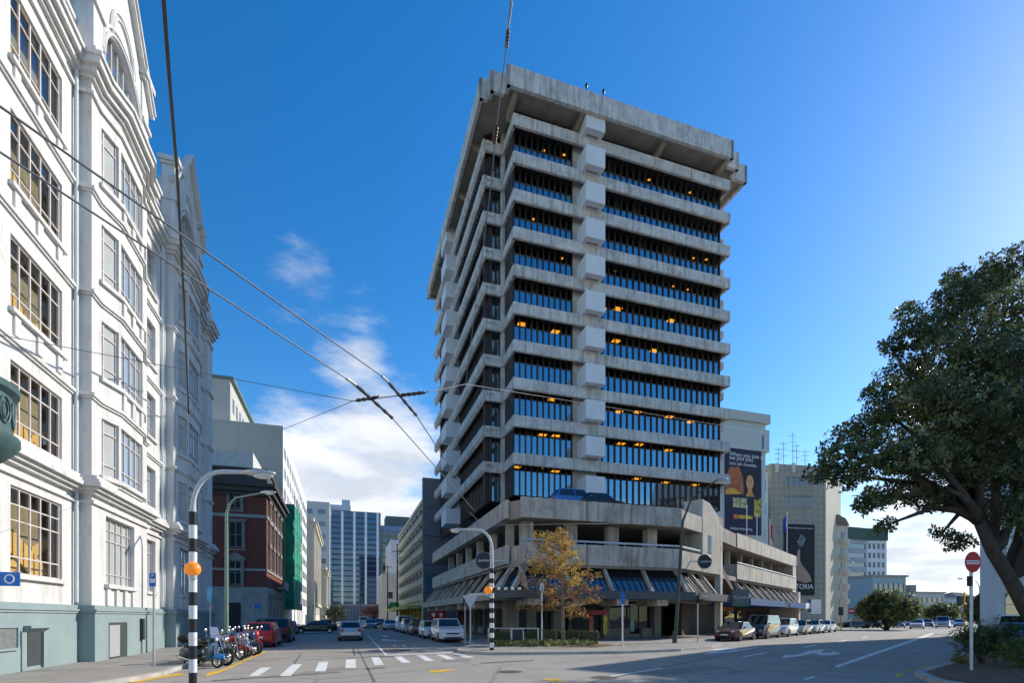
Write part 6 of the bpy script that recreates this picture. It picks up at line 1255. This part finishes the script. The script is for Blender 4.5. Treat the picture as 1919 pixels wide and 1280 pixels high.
# ------------------------------------------------------------ poles, lamps, signs
def bands(t, x, y, z0, z1, r, n, first=0, name='post'):
    mb = MB(); h = (z1-z0)/n
    for i in range(n): mb.tube([(x, y, z0+h*i), (x, y, z0+h*(i+1))], r, 14, (i+first) % 2)
    return mb.build(name, [BLACKM, WPAINT], t, smooth=True)
AMB = M('amber_globe', (.85, .24, .02), .35, 0, emit=.25)
def beacon_pole(label, px, Y, nb, zb, ztop, reach, hd_drop, armdir, globe, r=.085, grp='striped beacon lamp posts'):
    x = (px-960)/F*Y; t = thing('lamp_post', label, 'lamp post', (x, Y, 0), grp)
    bands(t, x, Y, .0, zb, r*1.12, nb)
    mb = MB(); a = Vector(armdir).normalized(); path = [Vector((x, Y, zb)), Vector((x, Y, ztop-1.0))]
    for k in range(1, 8): an = k/7*math.pi/2; path.append(Vector((x, Y, ztop-1.0))+a*(1-math.cos(an))*reach*.55+Vector((0, 0, math.sin(an)*.95)))
    path.append(path[-1]+a*reach*.45+Vector((0, 0, .02)))
    mb.tube(path, [r*.95, r*.85]+[r*.7]*7+[r*.6], 10); mb.build('arm', M('pale_grey_paint', (.50, .52, .52), .5, .06, 3), t, smooth=True)
    e = path[-1]; rot = Matrix.Rotation(math.atan2(a.y, a.x), 3, 'Z')
    mb = MB(); mb.ell(e+a*.32, (.42, .14, .09), 16, 8, rot=rot); hdm = mb.build('lamp_head', STEEL, t, smooth='full'); mb = MB(); mb.ell(e+a*.42+Vector((0, 0, -.05)), (.26, .12, .11), 14, 8, rot=rot); mb.build('lens', M('lamp_lens', (.62, .62, .56), .2, 0, spec=.6), hdm, smooth='full')
    gx_, gz, gr, side = globe; gp = Vector((x, Y, gz))+Vector(side)
    mb = MB(); mb.ell(gp, gr, 18, 12); gg = mb.build('amber_globe', AMB, t, smooth='full')
    mb = MB(); mb.tube([gp+Vector((0, 0, -gr-.06)), gp+Vector((0, 0, -gr+.03))], gr*.55, 12); mb.tube([gp+Vector((0, 0, -gr-.02)), Vector((x, Y, gz-gr-.02))], .03, 6); mb.build('globe_collar', STEEL, gg, smooth=True)
    return t
Yb = 13.3
beacon_pole('black and white striped lamp post with amber globe in the left foreground', 362, Yb, 13, EYE+(HZ-960)/F*Yb, EYE+(HZ-878)/F*Yb, 1.25, 0, (.98, .2, 0), (0, EYE+(HZ-1068)/F*Yb, .19, (.07, -.12, 0)))
Yb = 25.85
t = beacon_pole('black and white striped lamp post with amber globe at the corner of the concrete podium', 922, Yb, 17, EYE+(HZ-1066)/F*Yb, EYE+(HZ-990)/F*Yb, 1.45, 0, (-.98, .2, 0), (0, EYE+(HZ-1107)/F*Yb, .21, (-.16, -.1, 0)), .1)
x = (922-960)/F*Yb; zz = EYE+(HZ-1104)/F*Yb
mb = MB()
for k in range(9): mb.tube([(x+.1+k*.17, Yb, zz), (x+.1+(k+1)*.17, Yb, zz+.012)], .06, 8, k % 2)
mb.build('striped_arm', [BLACKM, WPAINT], t)
mb = MB(); mb.box(x+.0-1.15, x-.2, Yb-.06, Yb+.06, zz-.32, zz-.24); mb.build('float_lamp', STEEL, t)
def arm_lamp(label, px, Y, px2, py2, pybase_top, lean=0, mat=GREENP, r=.085, grp='green arm lamp posts'):
    x = (px-960)/F*Y; t = thing('street_lamp', label, 'street lamp', (x, Y, 0), grp); zt_ = EYE+(HZ-pybase_top)/F*Y; e = P(px2, py2, Y*1.0)
    mb = MB(); xt = x+lean; path = [Vector((x, Y, 0)), Vector((x+lean*.7, Y, zt_*.65)), Vector((xt, Y, zt_-.6)), Vector((xt+(e.x-xt)*.08, Y, zt_-.15)), Vector((xt+(e.x-xt)*.25, Y, zt_+(e.z-zt_)*.4)), Vector((e.x, Y, e.z))]
    mb.tube(path, [r*1.25, r, r*.85, r*.7, r*.6, r*.45], 10); mb.build('pole', mat, t, smooth=True)
    d = Vector((1 if e.x > x else -1, 0, .08)); mb = MB(); mb.ell(e+d*.28, (.40, .13, .085), 14, 8); h_ = mb.build('lamp_head', STEEL, t, smooth='full'); mb = MB(); mb.ell(e+d*.36+Vector((0, 0, -.05)), (.22, .11, .09), 12, 8); mb.build('lens', MATS['lamp_lens'], h_, smooth='full')
    mb = MB(); mb.tube([(x, Y, 0), (x, Y, .9)], r*1.5, 10); mb.build('pole_base', mat, t, smooth=True); return t
arm_lamp('green lamp post with curved arm behind the motorcycles', 425, 25.7, 492, 924, 940)
arm_lamp('tall dark green lamp post leaning slightly on the avenue pavement by the podium', 1265, 32.9, 1345, 899, 960, .5, M('dark_green_pole', (.06, .085, .07), .55, .1, 4), .1)
def far_lamp(label, px, Y, px2, py2, ytop): return arm_lamp(label, px, Y, px2, py2, ytop, 0, STEEL, .08, 'grey far lamp posts')
far_lamp('grey lamp post far along the left side of the street beside the classical row', 590, 120, 612, 1096, 1102); far_lamp('grey lamp post by the parking garage with arm over the street', 793, 74, 752, 1046, 1052); far_lamp('grey lamp post by the bow-fronted block on the avenue', 1576, 92, 1594, 1055, 1064); far_lamp('grey lamp post behind the no-entry sign at the right', 1836, 60, 1806, 1085, 1092)
for (px, Y, ytop, lab) in ((745, 96, 1030, 'tall dark utility pole right of the green sign in the side street'), (727, 112, 1060, 'utility pole with crossarm farther up the side street')):
    x, _ = gx(px, Y); zt_ = EYE+(HZ-ytop)/F*Y; t = thing('utility_pole', lab, 'utility pole', (x, Y, 0), 'utility poles in the side street'); mb = MB(); mb.tube([(x, Y, 0), (x, Y, zt_)], [.17, .11], 8); mb.build('pole', M('dark_timber_pole', (.05, .045, .04), .9, .2, 3), t, smooth=True)
    mb = MB(); mb.bar((x-1.0, Y, zt_-.4), (x+1.0, Y, zt_-.4), .1, .12); mb.build('crossarm', MATS['dark_timber_pole'], t)
def sign_pole(name, label, px, py, ytop, r=.04, mat=STEEL, cat='sign post', grp=None, lean=0):
    b = G(px, py); zt_ = EYE+(HZ-ytop)/F*b.y; t = thing(name, label, cat, b, grp); mb = MB(); mb.tube([b, b+Vector((lean, 0, zt_))], r, 10); mb.build('pole', mat, t, smooth=True); return t, b, zt_
BLS = M('blue_sign', (.02, .16, .55), .5, .05, 3); WSG = M('white_sign', (.75, .76, .77), .5, .05, 3)
t, b, zt_ = sign_pole('parking_sign', 'tall grey sign post with narrow blue sign on the left pavement', 289, 1257, 1076)
x0 = b.x
fr = Fr((b.x, b.y-.06), (.9, .43), (.43, -.9)); mb = MB(); mb.fbox(fr, -.09, .09, 0, .02, zt_-.42, zt_+.02); mb.build('sign_plate', BLS, t); mb = MB(); mb.fbox(fr, -.07, .07, .021, .026, zt_-.30, zt_-.17); mb.build('symbol', WSG, t); text('P', fr.p(0, .024, zt_-.07), (.9, .43, 0), .16, WSG, t)
t, b, zt_ = sign_pole('parking_sign', 'sign post with narrow pale blue sign behind the motorcycles', 394.5, 1215, 1100); fr = Fr((b.x, b.y-.06), (.9, .43), (.43, -.9)); mb = MB(); mb.fbox(fr, -.13, .13, 0, .02, zt_-.9, zt_); mb.build('sign_plate', M('pale_blue_sign', (.12, .40, .58), .5, .3, 5), t)
t, b, zt_ = sign_pole('parking_sign', 'small square blue parking sign in front of the brick building', 484, 1190, 1136, .03); mb = MB(); mb.box(b.x-.33, b.x+.33, b.y-.08, b.y-.05, zt_-.3, zt_+.22); mb.build('sign_plate', BLS, t)
t, b, zt_ = sign_pole('give_way_sign', 'grey back of a triangular give-way sign on a pale post at the street corner', 882, 1213, 1118); mb = MB(); fr = Fr((b.x, b.y-.07), (1, .05), (.05, -1)); mb.vprism(fr, [(-.40, zt_+.06), (.40, zt_+.06), (.42, zt_-.0), (.04, zt_-.74), (-.04, zt_-.74), (-.42, zt_-.0)], 0, .015); mb.build('sign_plate', M('sign_back', (.45, .5, .53), .5, .05, 3, metal=.3), t)
t, b, zt_ = sign_pole('sign_post', 'slim grey sign post with a dark edge-on sign left of the give-way sign', 872, 1209, 1122, .035); mb = MB(); mb.box(b.x-.10, b.x-.05, b.y-.2, b.y+.2, zt_-.5, zt_); mb.build('sign_plate', TRIM, t)
t, b, zt_ = sign_pole('sign_post', 'white post with a small oval white sign beside the autumn tree', 1016, 1212.5, 1108, .045, WPAINT); mb = MB(); mb.ell((b.x, b.y-.08, zt_+.18), (.13, .02, .30), 16, 10); mb.build('sign_plate', WSG, t, smooth='full'); mb = MB(); mb.box(b.x-.05, b.x+.05, b.y-.11, b.y-.095, zt_+.0, zt_+.3); mb.build('symbol', M('grey_symbol', (.3, .33, .35), .5, 0), t)
t, b, zt_ = sign_pole('parking_sign', 'white post with blue sign on the avenue pavement in front of the podium', 1167, 1215.5, 1128, .045, WPAINT); mb = MB(); fr = Fr((b.x, b.y-.06), (.95, .3), (.3, -.95)); mb.vprism(fr, [(-.13, zt_+.52), (.13, zt_+.52), (.13, zt_-.0), (.06, zt_-.16), (-.06, zt_-.16), (-.13, zt_-.0)], 0, .02); mb.build('sign_plate', BLS, t)
t, b, zt_ = sign_pole('sign_post', 'grey sign post with dark narrow sign beneath the slate fascia on the avenue', 1308, 1208, 1130, .045); mb = MB(); mb.box(b.x-.16, b.x+.16, b.y-.08, b.y-.05, zt_-.05, zt_+.22); mb.build('sign_plate', TRIM, t)
# no-entry sign on the island
Yn = 15.6; xn = (1822-960)/F*Yn; zn = EYE+(HZ-1054)/F*Yn; t = thing('no_entry_sign', 'large round red no-entry sign on a pole above the island shrubs', 'road sign', (xn, Yn, .14))
mb = MB(); mb.tube([(xn+.02, Yn+.05, .1), (xn+.02, Yn+.05, zn+.3)], .045, 10); mb.build('pole', STEEL, t, smooth=True)
nv = Vector((-.05, -1, 0)); right = Vector((1, -.05, 0)).normalized(); fr = Fr((xn, Yn), right, nv)
NRED = M('sign_red', (.55, .02, .025), .45, .05, 3)
mb = MB(); mb.vprism(fr, [(.225*math.cos(a), zn+.31*math.sin(a)) for a in [6.2832*k/36 for k in range(36)]], .02, .04); mb.build('sign_plate', NRED, t)
mb = MB(); mb.fbox(fr, -.18, .18, .041, .046, zn-.065, zn+.045); mb.build('white_bar', WSG, t); text('NO ENTRY', fr.p(0, .05, zn-.01), right, .065, NRED, t)
mb = MB(); mb.box(xn-.07, xn+.02, Yn, Yn+.1, zn-.72, zn-.42); mb.build('bracket_box', TRIM, t)
Yf = 72.; c = P(1596, 1146, Yf); t = thing('no_entry_sign', 'small red no-entry sign far off by the bow-fronted cream block', 'road sign', (c.x, c.y, 0)); mb = MB(); disc(mb, c, (0, -1, 0), .42, .04); mb.build('sign_plate', NRED, t); mb = MB(); mb.box(c.x-.3, c.x+.3, c.y-.04, c.y-.022, c.z-.08, c.z+.08); mb.build('white_bar', WSG, t); mb = MB(); mb.tube([(c.x, c.y+.06, 0), (c.x, c.y+.06, c.z)], .05, 8); mb.build('pole', STEEL, t)
YEL = M('signal_yellow', (.62, .38, .02), .5, .08, 3)
def signal(label, px, pyb, pyt, hy, side, Y, lamp=False):
    x = (px-960)/F*Y; zt_ = EYE+(HZ-pyt)/F*Y; t = thing('traffic_signal', label, 'traffic light', (x, Y, 0), 'yellow traffic signal poles'); mb = MB(); mb.tube([(x, Y, 0), (x, Y, zt_)], .085, 10); mb.build('pole', YEL, t, smooth=True)
    zh = EYE+(HZ-hy)/F*Y
    for s in side:
        mb = MB(); mb.box(x+s*.42-.24, x+s*.42+.24, Y-.1, Y+.22, zh-.55, zh+.55); hd_ = mb.build('signal_head', BLACKM, t, bevel=.03)
        mb = MB(); mb.bar((x, Y, zh), (x+s*.3, Y, zh), .06, .06); mb.build('bracket', BLACKM, hd_)
        if lamp: mb = MB(); disc(mb, (x+s*.42, Y-.11, zh+.32), (0, -1, 0), .12, .03, 16); mb.build('red_lamp', lit('red_signal_lamp', (1, .05, .03), 1.5), hd_)
signal('yellow traffic signal pole with two black heads left of the no-entry sign', 1808, 1180, 1110, 1127, (-1, 1), 56)
signal('yellow traffic signal pole with a black head by the kerb near the bow-fronted block', 1577, 1183, 1150, 1146, (0,), 67)
signal('yellow traffic signal pole beneath the rounded avenue tree', 1608, 1172, 1135, 1150, (1,), 84, True)
signal('yellow traffic signal pole far down the avenue with a red lamp showing', 1795, 1170, 1148, 1152, (-1,), 120, True)
# flags on the wing
for (px, pyt, pyb, Y, flag, lab) in ((1400, 949, 1012, 60, None, 'bare flagpole nearest on the parking wing roof'), (1419, 965, 1020, 63, None, 'second bare flagpole on the parking wing roof'), (1443.5, 975, 1035, 66, (.45, .06, .08), 'flagpole with a hanging red and white flag on the parking wing'), (1475.5, 962, 1040, 70, (.02, .08, .40), 'flagpole with a blue and white flag on the parking wing')):
    a, b = P(px, pyb, Y), P(px, pyt, Y); a.z = 8.9; t = thing('flagpole', lab, 'flagpole', a, 'flagpoles on the parking wing'); mb = MB(); mb.tube([a, b], .06, 8); mb.ell(b, .1, 8, 5); mb.build('pole', WPAINT, t, smooth=True)
    if flag:
        mb = MB(); w = .5 if flag[2] < .2 else -.5; n = 8
        for i in range(n):
            for j in range(4):
                def q(i, j): k = i/n; return b+Vector((w*k*(.8 if w > 0 else 1), .12*math.sin(k*7+j*.6), -.2-j*.65*(1 if w > 0 else .75)-k*(.9 if w > 0 else .6)))
                mb.quad(q(i, j), q(i+1, j), q(i+1, j+1), q(i, j+1), 1 if (w > 0 and j == 3) or (w < 0 and i < 1) else 0)
        mb.build('flag', [M('flag_red' if w > 0 else 'flag_blue', flag, .8, .1), M('flag_white', (.7, .7, .72), .8, .05)], t)
# corner planter rail and bin, kerbside signs
a, b = G(916, 1206), G(1011, 1207); t = thing('guard_rail', 'low white horizontal rail round the corner planter', 'railing', a); mb = MB(); mb.bar(V3(a, 1.02), V3(b, 1.02), .07, .05); mb.build('rail', WPAINT, t)
for k in (.0, .46, .98): q = a+(b-a)*k; mb = MB(); mb.box(q.x-.05, q.x+.05, q.y-.05, q.y+.05, .1, 1.0); mb.build('post', WPAINT, t)
q = G(970.5, 1211.5); t = thing('litter_bin', 'dark box-shaped litter bin with pale edges in the corner planter', 'bin', q); fr = Fr(q, (1, .1), (-.1, 1)); mb = MB(); mb.fbox(fr, -.32, .32, 0, .6, .1, .98); mb.build('bin_body', M('bin_dark', (.04, .042, .05), .6, .1, 3), t, bevel=.02)
mb = MB(); mb.fbox(fr, -.37, -.325, -.02, .62, .1, 1.02); mb.build('side_panel', WPAINT, t); mb = MB(); mb.fbox(fr, .325, .37, -.02, .62, .1, 1.02); mb.build('side_panel', WPAINT, t); mb = MB(); mb.fbox(fr, -.37, .37, -.03, .63, 1.021, 1.06); mb.build('lid', STEEL, t)
q = P(808, 1153, 62); t = thing('shop_sign', 'red shop sign with two white marks under the street canopy', 'sign', q); mb = MB(); mb.box(q.x-.2, q.x+1.75, q.y, q.y+.1, q.z-.45, q.z+.45); mb.build('board', M('red_sign', (.42, .01, .015), .5, .05), t)
for dx in (.32, 1.2): mb = MB(); mb.vprism(Fr((q.x+dx, q.y), (1, 0), (0, -1)), [(-.25, q.z+.1), (0, q.z+.28), (.25, q.z+.1), (.1, q.z-.25), (-.1, q.z-.25)], .004, .02); mb.build('white_mark', WSG, t)
q = P(735, 1134, 104); t = thing('shop_sign', 'bright green projecting sign at the far end of the parking garage', 'sign', q); mb = MB(); mb.box(q.x-.5, q.x+1.3, q.y, q.y+.3, q.z-.45, q.z+.5); mb.build('board', M('green_sign', (.01, .35, .06), .5, .1), t); mb = MB(); mb.tube([(q.x+1.4, q.y+.1, 0), (q.x+1.4, q.y+.1, q.z+.4)], .06, 6); mb.build('post', STEEL, t)
q = P(1529, 1136, 70.5); t = thing('shop_sign', 'white vertical projecting sign at the end of the blue canopy', 'sign', q); mb = MB(); mb.box(q.x-.6, q.x+.75, q.y, q.y+.25, q.z-1.1, q.z+.85); mb.build('board', WSG, t); mb = MB(); mb.box(q.x-.85, q.x-.61, q.y, q.y+.25, q.z-.9, q.z+.85); mb.build('blue_edge', CBL, t)
# blue sign at the left edge of the frame
q = WF.p(.85, .35, 2.84); t = thing('wall_sign', 'blue rounded sign bracketed from the white building at the left edge', 'sign', q); mb = MB(); fr = Fr(q, (.9, .43), (.43, -.9)); mb.fbox(fr, -.42, .13, 0, .03, 2.65, 3.05); mb.build('sign_plate', BLS, t, bevel=.05); mb = MB(); mb.bar(q+Vector((-.3, 0, 0)), q-Vector((D2.x, D2.y, 0))*.45, .04, .04); mb.build('bracket', STEEL, t); mb = MB(); rg = [fr.p(-.1+.1*math.cos(a), .034, 2.85+.12*math.sin(a)) for a in [6.2832*k/16 for k in range(17)]]; mb.tube(rg, .02, 5); mb.build('symbol', WSG, t)
# ------------------------------------------------------------ overhead wires
WIRE = M('wire_dark', (.03, .03, .032), .6, .1); WIREG = M('wire_grey', (.14, .15, .17), .5, .1)
def wire(label, pts, r=.012, mat=WIREG, sag=0., grp='overhead trolley wires', extra=()):
    pts = [Vector(p) for p in pts]; t = thing('overhead_wire', label, 'wire', pts[0], grp); path = []
    for i in range(len(pts)-1):
        n = 10
        for k in range(n+(1 if i == len(pts)-2 else 0)): s = k/n; path.append(pts[i]+(pts[i+1]-pts[i])*s+Vector((0, 0, -sag*4*s*(1-s))))
    mb = MB(); mb.tube(path, r, 6); mb.build('strand', mat, t, smooth=True)
    for (a, b, rr, m, nm) in extra:
        mb = MB(); a, b = Vector(a), Vector(b); n = 9; mb.tube([a+(b-a)*(i/n) for i in range(n+1)], [rr*(1 if i % 2 else .62) if m is not STEEL else rr for i in range(n+1)], 8); mb.build(nm, m, t, smooth=True)
    return t
INS = M('insulator_brown', (.07, .04, .03), .5, .2, 8)
def pz(px, py, z): Y = F*(z-EYE)/(HZ-py); return Vector(((px-960)/F*Y, Y, z))
zc = 5.6
A0, A1, A2, A3 = pz(-40, 258, zc), pz(650, 710, zc), pz(735, 783, zc), pz(890, 958, zc)
wire('contact wire from lower left with a long black crossing insulator, nearer the white building', [A0, A1, A2, A3], .010, extra=((A1, pz(668, 722, zc), .022, STEEL, 'end_clamp'), (pz(668, 722, zc), A2, .034, WIRE, 'crossing_bar')))
B0, B1, B2, B3 = pz(-40, 170, zc), pz(716, 705, zc), pz(780, 778, zc), pz(860, 900, zc)
wire('contact wire from upper left with a long black crossing insulator, nearer the tower', [B0, B1, B2, B3], .010, extra=((B1, pz(728, 716, zc), .022, STEEL, 'end_clamp'), (pz(728, 716, zc), B2, .030, WIRE, 'crossing_bar')))
C1, C2 = pz(662, 752, zc+.03), pz(803, 735, zc+.03); J = P(873, 720, 15.0); wallp = WF.p(22, .4, 9.6)
wire('span wire carrying the two dark crossing insulators over the street, running to the tower side', [C1, C2, J, P(1530, 826, 60)], .009, extra=((pz(668, 751, zc+.03), pz(712, 744, zc+.03), .035, INS, 'insulator'), (pz(752, 741, zc+.03), pz(796, 736, zc+.03), .035, INS, 'insulator')))
wire('thin span wire from the crossing to the upper left, over the white building front', [C1, pz(400, 703, zc+.5), P(-30, 622, 9.0)], .006); wire('thin span wire from the crossing down to the white building corner', [C1, WF.p(23.6, .35, EYE+(HZ-856)/F*36)], .007)
top = P(962, -40, 7.0); i1 = P(951, 72, 8.2); i2 = P(930, 245, 10.4)
wire('span wire with brown insulators rising to the top beside the tower', [top, i1, i2, P(921, 345, 12), J], .010, extra=((P(953, 55, 8.0), P(950, 85, 8.4), .035, INS, 'insulator'), (P(960, 0, 7.5), P(953, 50, 7.95), .016, STEEL, 'turnbuckle'), (P(931, 236, 10.2), P(927, 265, 10.6), .05, INS, 'insulator')))
wire('thick black power cable hanging in front of the white building', [P(304, -40, 8), P(318, 150, 9.5), P(332, 320, 12), P(345, 560, 17), P(354, 775, 29.3)], .034, WIRE, grp=None)
wire('thin wire from the corner lamp post to the podium, with small clamps', [P(880, 960, 20), P(905, 985, 26), P(1180, 981, 34)], .010, grp=None)
